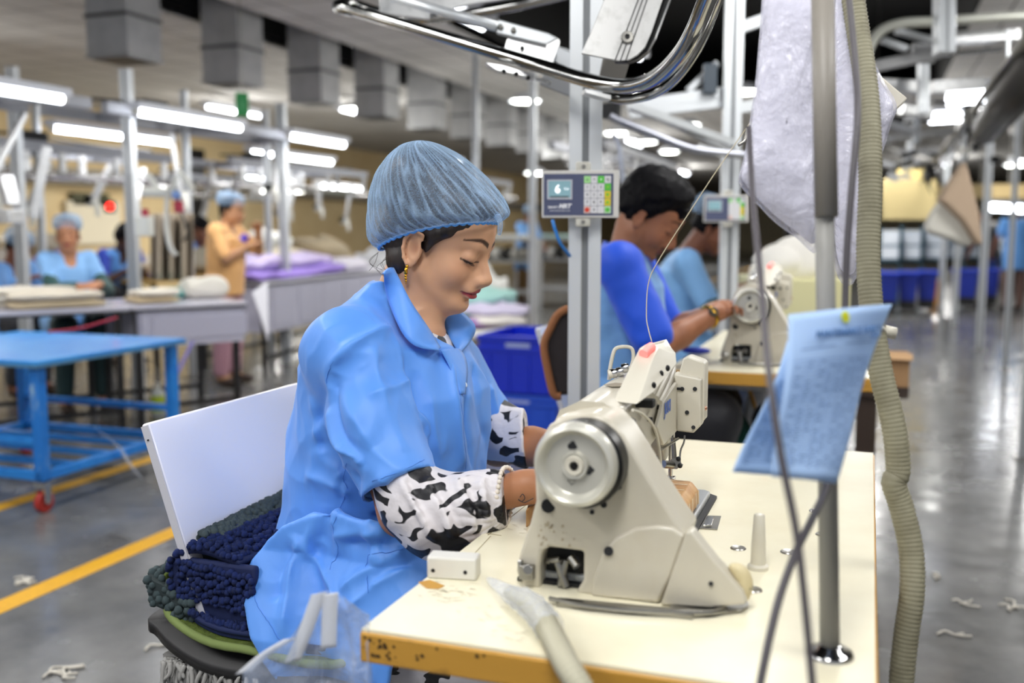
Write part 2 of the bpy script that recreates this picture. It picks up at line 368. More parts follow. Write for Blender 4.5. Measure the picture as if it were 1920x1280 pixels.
# ceiling downlights of the far hall
def pt_light(c, e, r=.12):
    li = bpy.data.lights.new('bulb_light', 'POINT'); li.energy = e; li.shadow_soft_size = r; li.color = (1, .985, .95); o = bpy.data.objects.new('bulb_light', li); COL.objects.link(o); o.location = c
disc_m = mat('lit_panel', '#ffffff', .4, emit=('#fbfff6', 14))
def panel(x, y, z, label, s=.22):
    t = thing('ceiling_light', label, 'light', (x, y, z), 'round and square lights under the hall ceiling')
    obj('lamp_housing', MB().lathe([(0, .1), (s*.5, .1), (s, .02), (s, 0)], (x, y, z), n=20), tray, t, smooth=True)
    pt_light((x, y, z-.12), 20 if y < 30 else 40)
    obj('diffuser', MB().lathe([(0, -.012), (s*.75, -.008), (s*.9, .005)], (x, y, z), n=20), disc_m, t, smooth=True); return t
LB = [(1225, 205, 'round ceiling light under the loop of the chrome rail, upper right of the display post'), (1155, 250, 'round ceiling light touching the right edge of the near post'), (1212, 267, 'round ceiling light, middle of the three above the dark haired man'),
      (1255, 285, 'round ceiling light, lowest of the three above the dark haired man'), (1400, 173, 'round ceiling light left of the hanging plastic bag'), (665, 205, 'ceiling light between the third and fourth square ducts'), (985, 190, 'ceiling light left of the near aluminium post'),
      (985, 275, 'small ceiling light below the far square ducts'), (1290, 235, 'faint ceiling light between the two bars of the second rail'), (1004, 325, 'ceiling light touching the top left corner of the keypad display'), (500, 358, 'tiny far light, leftmost of a row of four'), (517, 357, 'tiny far light, second of a row of four'),
      (531, 359, 'tiny far light, third of a row of four'), (555, 359, 'tiny far light, last of a row of four'), (1772, 215, 'light under the steel framing at the upper right'), (1905, 310, 'small square light at the right frame edge')]
for (u, v, l) in LB:
    zz = 2.95 if v < 300 else 2.0
    p = PZ(u, v, zz)
    if p.y > 40 or v > 300: p = PD(u, v, 18)
    panel(p.x, p.y, p.z, l, .2 if p.y < 25 else .25)
for (u0, v0, u1, v1, d, l) in [(1850, 388, 1918, 392, 14, 'wide bright tube lamp on the far right above the worker in blue'), (1795, 470/1, 1796, 471, 14, None), (1780, 188, 1850, 178, 7, 'tube lamp under the steel framing at the upper right'), (1745, 222, 1800, 219, 10, 'short tube lamp below the steel framing on the right')]:
    if not l: continue
    a = PD(u0, v0, d); b = PD(u1, v1, d); t = thing('tube_lamp', l, 'light', tuple((a+b)/2))
    obj('tube', MB().cyl(a, b, .05, 10), tube_m, t, smooth=True); obj('lamp_tray', MB().bar(a+V((0, 0, .08)), b+V((0, 0, .08)), .16, .05), tray, t)
# added ceiling battens to brighten the hall, some over the camera
k = 0
for (x, y, e) in [(-2.2, -.6, 30), (-.2, .2, 34), (1.3, 1.6, 26), (-2.6, 2.2, 34), (-.1, 3.6, 26), (-3.9, .4, 24), (1.6, 5.5, 40), (-2.7, 6.2, 40), (-6.9, 3.2, 34), (-9.8, 14, 60), (-9.5, 8, 60), (-2.5, 10.5, 60), (2.5, 11, 70), (-8, 15, 80), (0, 16, 80), (3, 20, 110), (-5, 22, 120), (2, 32, 200), (-6, 34, 200)]:
    z = 2.75 if y < 9 else 3.2
    c = (x, y, z); lamp_light((x, y, z-.06), 1.5, .4, e*.75); pt_light((x, y, z-.16), e*.5, .2)
    if y >= -.7:
        t = thing('added_batten', 'added ceiling batten lamp brightening the hall from overhead', 'light', c, 'added ceiling battens brightening the hall')
        obj('lamp_tray', MB().bb((x-.1, y-.75, z), (x+.1, y+.75, z+.08)), tray, t); obj('tube', MB().cyl((x, y-.7, z-.02), (x, y+.7, z-.02), .02, 8), tube_m, t, smooth=True)
        obj('hanger', MB().cyl((x, y-.5, z+.08), (x, y-.5, 4.6 if -4.2 < x < .9 and y < 17 else 3.4), .006, 6).cyl((x, y+.5, z+.08), (x, y+.5, 4.6 if -4.2 < x < .9 and y < 17 else 3.4), .006, 6), steel, t)
# world: ambient fill added, entering by the open end behind the camera
w = bpy.data.worlds.new('w'); sc.world = w; w.use_nodes = True; w.node_tree.nodes['Background'].inputs[0].default_value = (.9, .93, 1, 1); w.node_tree.nodes['Background'].inputs[1].default_value = .42
# ================================================================ camera
cam = bpy.data.cameras.new('cam'); cam.sensor_width = 36; cam.lens = FL/1920*36; cam.clip_start = .05; cam.clip_end = 200
cam.dof.use_dof = True; cam.dof.focus_distance = 1.72; cam.dof.aperture_fstop = 2.25
co = bpy.data.objects.new('camera', cam); COL.objects.link(co); co.location = CO; co.rotation_euler = (math.pi/2-PIT, 0, TH); sc.camera = co
sc.view_settings.view_transform = 'Standard'; sc.view_settings.look = 'None'; sc.view_settings.exposure = .15; sc.view_settings.gamma = 1; sc.view_settings.use_curve_mapping = False
sc.cycles.use_denoising = True; sc.cycles.use_adaptive_sampling = True; sc.cycles.adaptive_threshold = .045; sc.cycles.max_bounces = 8; sc.cycles.diffuse_bounces = 3; sc.cycles.glossy_bounces = 3; sc.cycles.transparent_max_bounces = 16; sc.cycles.sample_clamp_indirect = 4; sc.cycles.caustics_reflective = False; sc.cycles.caustics_refractive = False
# ================================================================ sewing table (near) and its twin
def sewing_table(x0, y0, dx, dy, z, label, grp):
    t = thing('sewing_table', label, 'table', (x0+dx/2, y0+dy/2, 0), grp)
    obj('tabletop', MB().bb((x0, y0, z-.004), (x0+dx, y0+dy, z)), laminate, t)
    obj('wooden_edge', MB().bb((x0-.002, y0-.003, z-.042), (x0+dx+.003, y0+dy+.003, z-.004)), plyedge, t, bevel=.003)
    fr = MB()
    for yy in (y0+.18, y0+dy-.18):
        fr.bb((x0+.06, yy-.03, z-.08), (x0+dx-.06, yy+.03, z-.043))
        fr.bb((x0+dx/2-.03, yy-.03, .06), (x0+dx/2+.03, yy+.03, z-.08)); fr.bb((x0+.05, yy-.035, 0.01), (x0+dx-.05, yy+.035, .06))
    fr.bb((x0+dx/2-.02, y0+.18, .25), (x0+dx/2+.02, y0+dy-.18, .31))
    obj('leg_frame', fr, mat('grey_table_frame', '#b8bab8', .5), t, bevel=.004)
    obj('treadle', MB().bb((x0+.1, y0+.35, .1), (x0+.45, y0+.85, .115)), blackm, t)
    obj('motor', MB().cyl((x0+.3, y0+.28, z-.2), (x0+.3, y0+.5, z-.2), .08, 20), darkm, t, smooth=True)
    return t
TX0, TY0, TDX, TDY, TZ = -.563, 1.032, .586, 1.225, .8
tbl = sewing_table(TX0, TY0, TDX, TDY, TZ, 'cream topped sewing table with chipped orange wooden edge, carrying the nearest sewing machine', 'sewing tables')
# grey scuffs and dirt left on the top (stains with shapes of their own), thin flecks of glue
sm_ = MB(); rnd = random.Random(3)
for (u, v, n, s) in [(835, 1110, 46, 26), (905, 1150, 14, 30), (955, 985, 12, 30), (975, 1180, 14, 30)]:
    for i in range(n):
        p = PZ(u+rnd.gauss(0, s), v+rnd.gauss(0, s*.35), TZ+.0004); a = rnd.uniform(-.6, .6); L = rnd.uniform(.002, .008); w_ = rnd.uniform(.0005, .0013)
        if not TX0+.01 < p.x < TX0+TDX: continue
        d = V((math.cos(a), math.sin(a), 0)); q = V((-d.y, d.x, 0)); sm_.add([p-d*L-q*w_, p+d*L-q*w_*.3, p+d*L+q*w_*.5, p-d*L*.6+q*w_*1.4], [(0, 1, 2, 3)])
obj('scuff_marks', sm_, mat('grey_scuff', '#cbc3aa', .8), tbl)
w1 = PZ(790, 1095, TZ+.0006); obj('chipped_patch', MB().prism([PZ(u, v, TZ+.0003) for u, v in [(784, 1091), (806, 1087), (834, 1098), (822, 1104), (800, 1103)]], (0, 0, .0004)), plyedge, tbl)
sm2 = MB()
for (u, v, n) in [(716, 1216, 13), (704, 1200, 6), (915, 1222, 7), (790, 1232, 4)]:
    for i in range(n):
        p = PY(u+rnd.gauss(0, 15), v+rnd.gauss(0, 10), TY0-.0036); r = rnd.uniform(.0008, .0026)
        if TZ-.04 < p.z < TZ-.006: sm2.add([p+V((-r, 0, -r*.7)), p+V((r*1.4, 0, -r)), p+V((r, 0, r)), p+V((-r*.5, 0, r*1.3))], [(0, 1, 2, 3)])
obj('edge_stains', sm2, mat('dark_stain', '#3a2a14', .8), tbl)
for (a, b) in [((915, 1003), (985, 948)), ((912, 1000), (940, 1004)), ((850, 1080), (920, 1005)), ((985, 948), (1000, 935))]:
    pa = PZ(*a, TZ); pb = PZ(*b, TZ); obj('panel_seam', MB().bar(pa+V((0, 0, .0003)), pb+V((0, 0, .0003)), .0012, .0006), mat('seam_line', '#a79b78', .7), tbl)
# silver hole plugs set in the top
for (u, v) in [(1384, 1028), (1478, 1035), (1543, 1002), (1413, 1106), (1530, 958)]:
    p = PZ(u, v, TZ); obj('hole_plug', MB().lathe([(.0, .0006), (.006, .0012), (.0105, .002), (.0118, .0005), (.0118, -.001)], p, n=24), steel, tbl, smooth=True)
# white thread cone peg
p = PZ(1421, 1066, TZ); t = tag(obj('spool_pin', MB().lathe([(0, 0), (.0145, 0), (.0145, .005), (.0108, .008), (.0098, .04), (.0076, .078), (.006, .08), (0, .081)], p, n=28), cream2, smooth=True), 'tapered white plastic peg standing upright on the near sewing table', 'peg')
# white switch box on the left edge of the table
t = thing('switch_box', 'small white plastic box with two screw holes on the left corner of the near table', 'box', PZ(845, 1082, TZ))
a = PZ(800, 1084, TZ); b = PZ(893, 1090, TZ); dd = (b-a).normalized(); nn = V((-dd.y, dd.x, 0))
obj('box_body', MB().prism([a, b, b+nn*.032, a+nn*.032], (0, 0, .031)), mat('box_white', '#dcdad2', .4), t, bevel=.003)
for f in (.13, .78): 
    c = a+(b-a)*f+V((0, 0, .012)); obj('screw_hole', MB().cyl(c-nn*.0006, c+nn*.001, .0028, 12), dark, t)
# ================================================================ sewing machine
def sewing_machine():
    t = thing('sewing_machine', 'cream lockstitch sewing machine with big silver handwheel, nearest the viewer on the orange edged table', 'sewing machine', (-.33, 1.45, TZ), 'sewing machines')
    Y0 = 1.235
    Q = lambda L, y=Y0: [PY(u, v, y) for u, v in L]
    prof = Q([(985, 1102), (966, 1072), (975, 1035), (992, 985), (1004, 940), (1002, 890), (1010, 830), (1030, 796), (1060, 782), (1110, 776), (1140, 786), (1166, 812), (1190, 850), (1228, 915), (1262, 968), (1288, 1004), (1262, 1080), (1236, 1134), (1100, 1116), (1078, 1112), (1093, 1088), (1094, 1034), (1030, 1026), (1016, 1034), (1012, 1060), (1012, 1104)])
    body = obj('arm_pillar', MB().prism(prof, (0, .085, 0)), cream, t, bevel=.005, seg=3)
    cav = obj('cavity', MB().prism(Q([(1008, 1110), (1008, 1026), (1100, 1028), (1100, 1114)], Y0+.03), (0, .05, 0)), dark, t)
    g = MB()
    for (u0, v0, u1, v1, r) in [(1042, 1045, 1062, 1100, .0055), (1062, 1050, 1050, 1098, .005), (1025, 1052, 1050, 1048, .004), (1070, 1045, 1082, 1062, .006), (1035, 1110, 1060, 1112, .004)]:
        g.cyl(PY(u0, v0, Y0+.016), PY(u1, v1, Y0+.01), r, 10)
    obj('crank_levers', g, steel, cav, smooth=True)
    g = MB()
    for (u, v, r) in [(1036, 1052, .005), (1078, 1052, .007), (1055, 1100, .006), (1056, 1070, .004)]: g.cyl(PY(u, v, Y0+.012), PY(u, v, Y0+.02), r, 14)
    obj('pivot_nuts', g, darkm, cav, smooth=True)
    # left hinge and fittings
    g = MB(); g.box(PY(988, 1072, Y0-.006), (.02, .012, .02)); g.cyl(PY(975, 1050, Y0-.004), PY(978, 1075, Y0-.004), .004, 10); g.cyl(PY(990, 1068, Y0-.014), PY(990, 1068, Y0), .0075, 16)
    obj('hinge', g, steel, t, smooth=True, bevel=.0015)
    # raised belt cover on the right of the pillar
    cov = Q([(1108, 1118), (1112, 1085), (1128, 1040), (1152, 1010), (1190, 990), (1230, 986), (1262, 990), (1283, 1006), (1258, 1080), (1234, 1131)], Y0-.006)
    obj('belt_cover', MB().prism(cov, (0, .012, 0)), cream, t, bevel=.004, seg=3)
    tri = Q([(1286, 998), (1296, 996), (1340, 1052), (1392, 1110), (1400, 1132), (1330, 1140), (1238, 1134)], Y0-.012)
    obj('side_guard', MB().prism(tri, (0, .028, 0)), cream, t, bevel=.003, seg=3)
    for (u, v, r) in [(1141, 1033, .0062), (1028, 948, .0095), (1110, 960, .003), (1132, 946, .0042), (1160, 912, .0042), (1333, 1094, .003), (1342, 1142, .003)]:
        obj('screw_hole', MB().cyl(PY(u, v, Y0-.014 if u > 1300 else (Y0-.0085 if u == 1141 else Y0-.0022)), PY(u, v, Y0+.004), r, 16), dark, t)
    sc_ = MB(); rr = random.Random(5)
    for i in range(26):
        p = PY(1022+rr.gauss(0, 10)+(rr.random() < .3)*34, 1012+rr.gauss(0, 7)-(rr.random() < .25)*25, Y0-.0007); r = rr.uniform(.0006, .0022); sc_.add([p+V((-r, 0, -r)), p+V((r, 0, -r*.6)), p+V((r*.8, 0, r)), p+V((-r*.4, 0, r*1.2))], [(0, 1, 2, 3)])
    obj('worn_paint', sc_, mat('worn_patch', '#aea28a', .7), t)
    # handwheel
    hc = PY(1078, 872, 1.19); ax = V((0, -1, 0))
    hb = obj('belt_shadow_ring', MB().lathe([(.03, -.052), (.0565, -.052), (.0565, -.014), (.05, -.010)], hc+V((.0025, 0, -.003)), ax, 48), darkm, t, smooth=True)  # dark ring stands in for the shadow and belt behind the handwheel
    hw = obj('handwheel', MB().lathe([(.0, -.002), (.012, -.002), (.0125, .003), (.0165, .004), (.018, -.003), (.0385, -.004), (.041, -.002), (.0432, .007), (.047, .0105), (.052, .008), (.0545, 0), (.054, -.012), (.048, -.02), (.03, -.02)], hc, ax, 64), mat('handwheel_alloy', '#cfcdc2', .32, .35, bump=(40, .05, .001)), t, smooth=True)
    obj('hub', MB().lathe([(0, .001), (.0055, .001), (.0062, .0055), (.0115, .006), (.0125, .004), (.0125, -.002)], hc, ax, 32), cream2, hw, smooth=True)
    obj('hub_socket', MB().cyl(hc+V((0, -.0065, 0)), hc+V((0, -.0015, 0)), .0048, 6), darkm, hw)
    g = MB()
    for (u, v, r) in [(1076, 834, .0055), (1070, 836, .004), (1108, 878, .0052), (1104, 884, .004)]: g.cyl(PY(u, v, hc.y+.0025), PY(u, v, hc.y+.006), r, 12)
    obj('spoke_hole', g, dark, hw)
    tri_ = [PY(u, v, hc.y+.0030) for u, v in [(1064, 900), (1080, 900), (1072, 909)]]
    obj('arrow_mark', MB().tube(tri_, .0006, 6, closed=True), darkm, hw)
    # arm running to the needle end
    def arm_fn(sec):
        return [V((x, 0, z)) for x, z in sec]
    S0 = [(-.398, .95), (-.405, 1.0), (-.392, 1.03), (-.365, 1.043), (-.335, 1.043), (-.312, 1.03), (-.305, .99), (-.303, .925), (-.33, .91), (-.38, .915)]
    S1 = [(-.395, .975), (-.402, 1.01), (-.392, 1.035), (-.368, 1.046), (-.34, 1.046), (-.318, 1.034), (-.31, 1.0), (-.308, .952), (-.33, .94), (-.38, .945)]
    ys = [1.3, 1.36, 1.44, 1.55, 1.65, 1.715]; am = MB(); n = len(S0); vs = []
    for j, y in enumerate(ys):
        f = min(1, j/3)
        for a_, b_ in zip(S0, S1): vs.append((a_[0]+(b_[0]-a_[0])*f, y, a_[1]+(b_[1]-a_[1])*f))
    fs = [(j*n+i, j*n+(i+1) % n, (j+1)*n+(i+1) % n, (j+1)*n+i) for j in range(len(ys)-1) for i in range(n)] + [tuple(range(n)), tuple(reversed(range((len(ys)-1)*n, len(ys)*n)))]
    am.add(vs, fs); obj('arm', am, cream, t, bevel=.004)
    obj('arm_shoulder', MB().prism([V((x, 1.255, z)) for x, z in [(-.40, .94), (-.402, 1.01), (-.385, 1.032), (-.33, 1.036), (-.303, 1.015), (-.275, .965), (-.27, .90), (-.36, .88)]], (0, .06, 0)), cream, t, bevel=.01, seg=3)
    # head casting (needle end) and its covers
    obj('face_head', MB().bb((-.375, 1.655, .905), (-.312, 1.735, 1.045)), cream, t, bevel=.01, seg=3)
    fc = obj('front_cover', MB().prism([PY(u, v, 1.66) for u, v in [(1266, 716), (1262, 700), (1305, 708), (1314, 712), (1314, 798), (1300, 812), (1268, 808)]], (0, .035, 0)), cream2, t, bevel=.003, seg=3)
    obj('upper_cover', MB().prism([PY(u, v, 1.68) for u, v in [(1272, 704), (1280, 672), (1290, 668), (1318, 678), (1322, 684), (1320, 790), (1276, 790)]], (0, .04, 0)), cream2, t, bevel=.003, seg=3)
    for (u, v, r) in [(1303, 729, .0036), (1279, 729, .0036), (1288, 773, .0036), (1300, 801, .0034)]: obj('cover_screw', MB().cyl(PY(u, v, 1.6585), PY(u, v, 1.662), r, 14), dark, fc)
    obj('cover_slot', MB().bar(PY(1266, 728, 1.6588), PY(1279, 729, 1.6588), .004, .004), dark, fc)
    obj('side_screw', MB().ball(PY(1322, 765, 1.69), .004, 10), mat('pinkish_brass', '#b98b74', .3, .8), t, smooth=True)
    # slanted name plate on the arm side with thread guides
    npt = [V((-.304, y, z)) for y, z in [(1.42, .965), (1.655, .99), (1.655, .912), (1.60, .905), (1.52, .935)]]
    npl = obj('name_plate', MB().prism([PX(u, v, -.304) for u, v in [(1238, 752), (1263, 716), (1264, 806), (1238, 834), (1225, 800)]], (.006, 0, 0)), cream2, t, bevel=.0015)
    ct = PX(1252, 764, -.2965); text('JUKI', .027, ct, (0, 1, 0), (0, 0, 1), mat('lettering_blue', '#5a78c8', .5), 'lettering', npl, bold=.0006)
    for (u, v) in [(1242, 764), (1222, 786), (1247, 795), (1232, 858)]:
        c = PX(u, v, -.302); obj('screw', MB().cyl(c-V((.008, 0, 0)), c+V((.001, 0, 0)), .0035, 12), dark, t)
    obj('side_disc', MB().lathe([(0, .006), (.006, .006), (.009, .002), (.016, .002), (.018, -.004)], PX(1187, 806, -.299), (1, 0, 0), 28), steel, t, smooth=True)
    obj('oil_tube', MB().tube(smoothpath([PX(1178, 768, -.305)+V((.006, 0, 0)), PX(1205, 776, -.296), PX(1226, 800, -.294), PX(1236, 840, -.294), PX(1240, 890, -.296), PX(1240, 912, -.30)], 6), .0022, 8), cream2, t, smooth=True)
    # control panel on top, leaning towards the operator
    lo_ = [PD(1148, 753, 1.41), PD(1195, 758, 1.385), PD(1226, 736, 1.43), PD(1180, 728, 1.46)]; hi_ = [PD(1198, 652, 1.51), PD(1226, 668, 1.49), PD(1270, 682, 1.53), PD(1246, 638, 1.57)]
    hi2 = [PD(1207, 646, 1.53), PD(1236, 652, 1.51), PD(1268, 662, 1.55), PD(1247, 636, 1.58)]
    pn = obj('control_panel', MB().add(lo_+hi_+hi2, [(3, 2, 1, 0)]+[(i, (i+1) % 4, 4+(i+1) % 4, 4+i) for i in range(4)]+[(4+i, 4+(i+1) % 4, 8+(i+1) % 4, 8+i) for i in range(4)]+[(8, 9, 10, 11)]), cream2, t, bevel=.004, seg=3)
    obj('panel_gap', MB().box(PD(1205, 755, 1.46), (.035, .02, .012)), dark, t, bevel=.002)
    obj('panel_lamp', MB().tube(smoothpath([PD(1206, 664, 1.488), PD(1213, 656, 1.497), PD(1222, 650, 1.507)], 4), [.0075]*9, 10), mat('red_glow_lens', '#f0b0a8', .3, emit=('#ff3a3a', .9)), pn, smooth=True)
    for (u, v) in [(1240, 700), (1252, 690), (1226, 722)]:
        c = PD(u, v, 1.478 if u > 1230 else 1.44); obj('panel_button', MB().ball(c, (.0035, .003, .005), 8), darkm, pn, smooth=True)
    # wire thread guard and tension discs behind the panel
    obj('wire_guard', MB().tube(smoothpath([PD(u, v, 1.62) for u, v in [(1142, 712), (1144, 690), (1150, 662), (1157, 652), (1176, 650), (1186, 656), (1187, 675), (1182, 690)]], 6), .0032, 8), cream2, t, smooth=True)
    for (u, v) in [(1150, 700), (1162, 697), (1172, 690)]:
        c = PD(u, v, 1.6); obj('tension_disc', MB().lathe([(0, -.006), (.007, -.006), (.008, 0), (.007, .006), (0, .006)], c, (1, .2, .1), 18), chrome, t, smooth=True)
    obj('tension_knob', MB().cyl(PD(1140, 702, 1.6), PD(1152, 700, 1.6), .0075, 14), cream2, t, smooth=True, bevel=.001)
    obj('top_stain', MB().prism([V((x, y, 1.0468)) for x, y in [(-.372, 1.45), (-.355, 1.435), (-.335, 1.445), (-.34, 1.47), (-.36, 1.475)]], (0, 0, .0005)), mat('brown_grime', '#8d8372', .7), t)
    # hoses over the arm beside the panel
    g = MB()
    for k_, (du, dv) in enumerate([(0, 0), (8, 6), (15, 14)]):
        g.tube(smoothpath([PD(1222+du, 740+dv, 1.5), PD(1236+du, 712+dv, 1.54), PD(1252+du*.6, 690+dv*.6, 1.58), PD(1262, 678+dv*.5, 1.62)], 5), .0045, 8)
    obj('air_hose', g, cream2, t, smooth=True)
    # needle bar, presser foot, take-up wires
    nx, ny = -.335, 1.695
    obj('needle_bar', MB().cyl((nx, ny, .86), (nx, ny, .93), .0045, 12).cyl((nx, ny, .822), (nx, ny, .86), .0014, 8), chrome, t, smooth=True)
    obj('presser_foot', MB().cyl((nx+.022, ny, .85), (nx+.022, ny, .93), .004, 12).bb((nx-.004, ny-.02, .825), (nx+.026, ny+.008, .832)).bb((nx+.014, ny-.01, .832), (nx+.03, ny+.008, .852)), chrome, t, smooth=True, bevel=.001)
    obj('presser_bar', MB().bb((nx-.03, ny-.025, .88), (nx+.0, ny+.02, .91)), cream, t, bevel=.004)
    g = MB()
    g.cyl(PD(1240, 842, 1.62), PD(1272, 822, 1.66), .0022, 8).tube(smoothpath([PD(u, v, 1.66) for u, v in [(1284, 816), (1282, 830), (1276, 845), (1275, 866), (1280, 872)]], 4), .0016, 8).cyl(PD(1262, 820, 1.67), PD(1266, 868, 1.67), .0035, 10)
    obj('knife_lever', g, steel, t, smooth=True)
    obj('clamp_cylinder', MB().cyl(PD(1244, 870, 1.64), PD(1268, 872, 1.66), .0065, 14).cyl(PD(1266, 868, 1.65), PD(1266, 868, 1.66), .009, 12), steel, t, smooth=True)
    for (u, v) in [(1272, 860), (1275, 873)]: obj('clamp_screw', MB().ball(PD(u, v, 1.645), .0042, 8), dark, t, smooth=True)
    obj('machine_head_lower', MB().prism([V((-.38, y, z)) for y, z in [(1.66, .91), (1.735, .91), (1.73, .885), (1.68, .88)]], (.06, 0, 0)), cream, t, bevel=.003)
    # bed
    bed = MB().prism([V((x, y, TZ+.004)) for x, y in [(-.43, 1.26), (-.43, 1.76), (-.262, 1.765), (-.252, 1.755), (-.252, 1.33), (-.252, 1.26)]], (0, 0, .012))
    obj('bed_plate', bed, mat('bed_grey', '#a9adb0', .3, .4), t, bevel=.003)
    obj('bed_frame', MB().prism([V((x, y, TZ+.0005)) for x, y in [(-.44, 1.25), (-.44, 1.775), (-.255, 1.78), (-.242, 1.768), (-.242, 1.25)]], (0, 0, .0045)), dark, t)
    obj('needle_plate', MB().bb((-.36, 1.66, TZ+.016), (-.30, 1.72, TZ+.0175)), chrome, t)
    rod = [PZ(u, v, TZ+.007) for u, v in [(1030, 1122), (1090, 1134), (1180, 1143), (1320, 1148), (1360, 1140)]]
    obj('base_rail', MB().tube(smoothpath(rod, 6), .0035, 8).bar(PZ(1045, 1128, TZ+.003), PZ(1300, 1152, TZ+.003), .02, .005), steel, t, smooth=True)
    obj('base_foot', MB().prism([PZ(u, v, TZ+.001) for u, v in [(1255, 1140), (1330, 1128), (1398, 1122), (1404, 1138), (1390, 1148), (1300, 1158)]], (0, 0, .004)), steel, t, bevel=.001)
    obj('belt_horn', MB().tube(smoothpath([PD(u, v, 1.262) for u, v in [(1368, 1060), (1384, 1070), (1394, 1088), (1392, 1108), (1388, 1122)]], 5), [.002, .004, .006, .008, .0095, .01, .011, .011, .0115, .0115, .012, .012, .012, .012, .012, .012, .011, .011, .01, .009, .008][:21], 12), mat('chipped_cream', '#cdbf96', .5, var=(60, '#3a352b', .35, .42)), t, smooth=True)
    return t
mach = sewing_machine()
# clamp plate lying on the table
t = thing('latch_plate', 'small silver rectangular latch set in the table right of the machine bed', 'latch', PZ(1332, 980, TZ))
obj('plate', MB().prism([PZ(u, v, TZ+.0006) for u, v in [(1318, 967), (1352, 968), (1345, 993), (1308, 991)]], (0, 0, .0012)), steel, t)
obj('latch_bar', MB().prism([PZ(u, v, TZ+.002) for u, v in [(1326, 972), (1340, 972), (1334, 988), (1318, 988)]], (0, 0, .004)), chrome, t, bevel=.001)
# wooden blocks taped to the bed
wood = mat('taped_pine', '#c99f6c', .5, bump=(20, .15, .002), var=(6, '#b5824a', .35, .6), stretch=(1, 6, 6))
t = thing('wooden_block', 'wooden block wrapped in clear tape behind the machine pillar, right side', 'wood block', PZ(1275, 985, TZ+.016))
bp_ = [PD(u, v, d) for u, v, d in [(1244, 915, 1.62), (1302, 921, 1.6), (1300, 965, 1.55), (1280, 990, 1.52), (1244, 985, 1.55)]]
obj('block', MB().prism([V((-.305, 1.5, TZ+.018)), V((-.257, 1.5, TZ+.018)), V((-.257, 1.5, TZ+.045)), V((-.268, 1.5, TZ+.058)), V((-.305, 1.5, TZ+.06))], (0, .15, 0)), wood, t, bevel=.003)
tp_ = MB()
for y in (1.52, 1.545, 1.575, 1.61, 1.635): tp_.bar((-.306, y, TZ+.0615), (-.27, y+.01, TZ+.0595), .002, .0006).bar((-.2565, y+.012, TZ+.045), (-.2565, y+.016, TZ+.02), .002, .0006)
obj('tape_crease', tp_, mat('tape_shine', '#efe0c4', .25), t)
t = thing('wooden_block', 'small orange wooden block on the near table beside her right wrist', 'wood block', PZ(992, 985, TZ))
obj('block', MB().prism([PZ(u, v, TZ) for u, v in [(986, 990), (1008, 975), (1020, 955), (1000, 950)]], (0, 0, .03)), wood, t, bevel=.002)
# ================================================================ corrugated hose end wrapped in film on the table
hs = mat('ribbed_hose', '#b6b29c', .55)
def hose(P, r, name, ridge=.0075, m=hs, parent=None, amp=.12):
    S = np.array([tuple(q) for q in smoothpath(P, 16)]); d = np.concatenate([[0], np.cumsum(np.linalg.norm(np.diff(S, axis=0), axis=1))]); R = []
    n_ = int(d[-1]/(ridge/3)); q = np.linspace(0, d[-1], n_); pts = [V([float(np.interp(t_, d, S[:, k_])) for k_ in range(3)]) for t_ in q]
    for i in range(len(pts)):
        rr_ = r if not callable(r) else r(i/len(pts)); R.append(rr_*(1+(amp if i % 3 == 0 else (-amp*.5))))
    return obj(name, MB().tube(pts, R, 16), m, parent, smooth='all')
H1 = thing('ribbed_hose', 'ribbed grey hose lying over the near table front edge with clear film around its end', 'hose', PZ(1050, 1190, TZ))
hose([PZ(955, 1110, TZ+.012), PZ(985, 1125, TZ+.014), PZ(1012, 1150, TZ+.015), PZ(1035, 1190, TZ+.016), PD(1062, 1245, 1.08), PD(1095, 1300, 1.05), PD(1130, 1380, 1.03)], lambda f: .009+.0045*min(1, f*4), 'hose_body', .006, parent=H1, amp=.09)
film = mat('clear_film', '#e8ecf4', .12, alpha=.28, spec=.8)
def film_mat(name, col='#dfe6f4', a=.3, sc_=18, st=.8):
    if name in MATS: return MATS[name]
    m, n, N, L, o = nodes_of(name); b = N('ShaderNodeBsdfPrincipled'); L(b.outputs[0], o.inputs[0]); b.inputs['Base Color'].default_value = lin(col); b.inputs['Roughness'].default_value = .16; b.inputs['Specular IOR Level'].default_value = .9
    tc = N('ShaderNodeTexCoord'); w = N('ShaderNodeTexNoise'); w.inputs['Scale'].default_value = sc_; w.inputs['Detail'].default_value = 5; w.inputs['Distortion'].default_value = 1.2; L(tc.outputs['Object'], w.inputs['Vector'])
    bp = N('ShaderNodeBump'); bp.inputs['Strength'].default_value = st; bp.inputs['Distance'].default_value = .01; L(w.outputs['Fac'], bp.inputs['Height']); L(bp.outputs[0], b.inputs['Normal'])
    lw = N('ShaderNodeLayerWeight'); lw.inputs['Blend'].default_value = .3; L(bp.outputs[0], lw.inputs['Normal'])
    mr = N('ShaderNodeMapRange'); mr.inputs['To Min'].default_value = a; mr.inputs['To Max'].default_value = min(1, a+.55); L(lw.outputs['Facing'], mr.inputs['Value']); L(mr.outputs[0], b.inputs['Alpha']); return m
fm = film_mat('crinkled_film', a=.1, sc_=60)
P_ = smoothpath([PZ(915, 1085, TZ+.012), PZ(955, 1112, TZ+.02), PZ(985, 1128, TZ+.022), PZ(1012, 1153, TZ+.022), PZ(1030, 1178, TZ+.022)], 8)
mb = MB(); N_ = 26
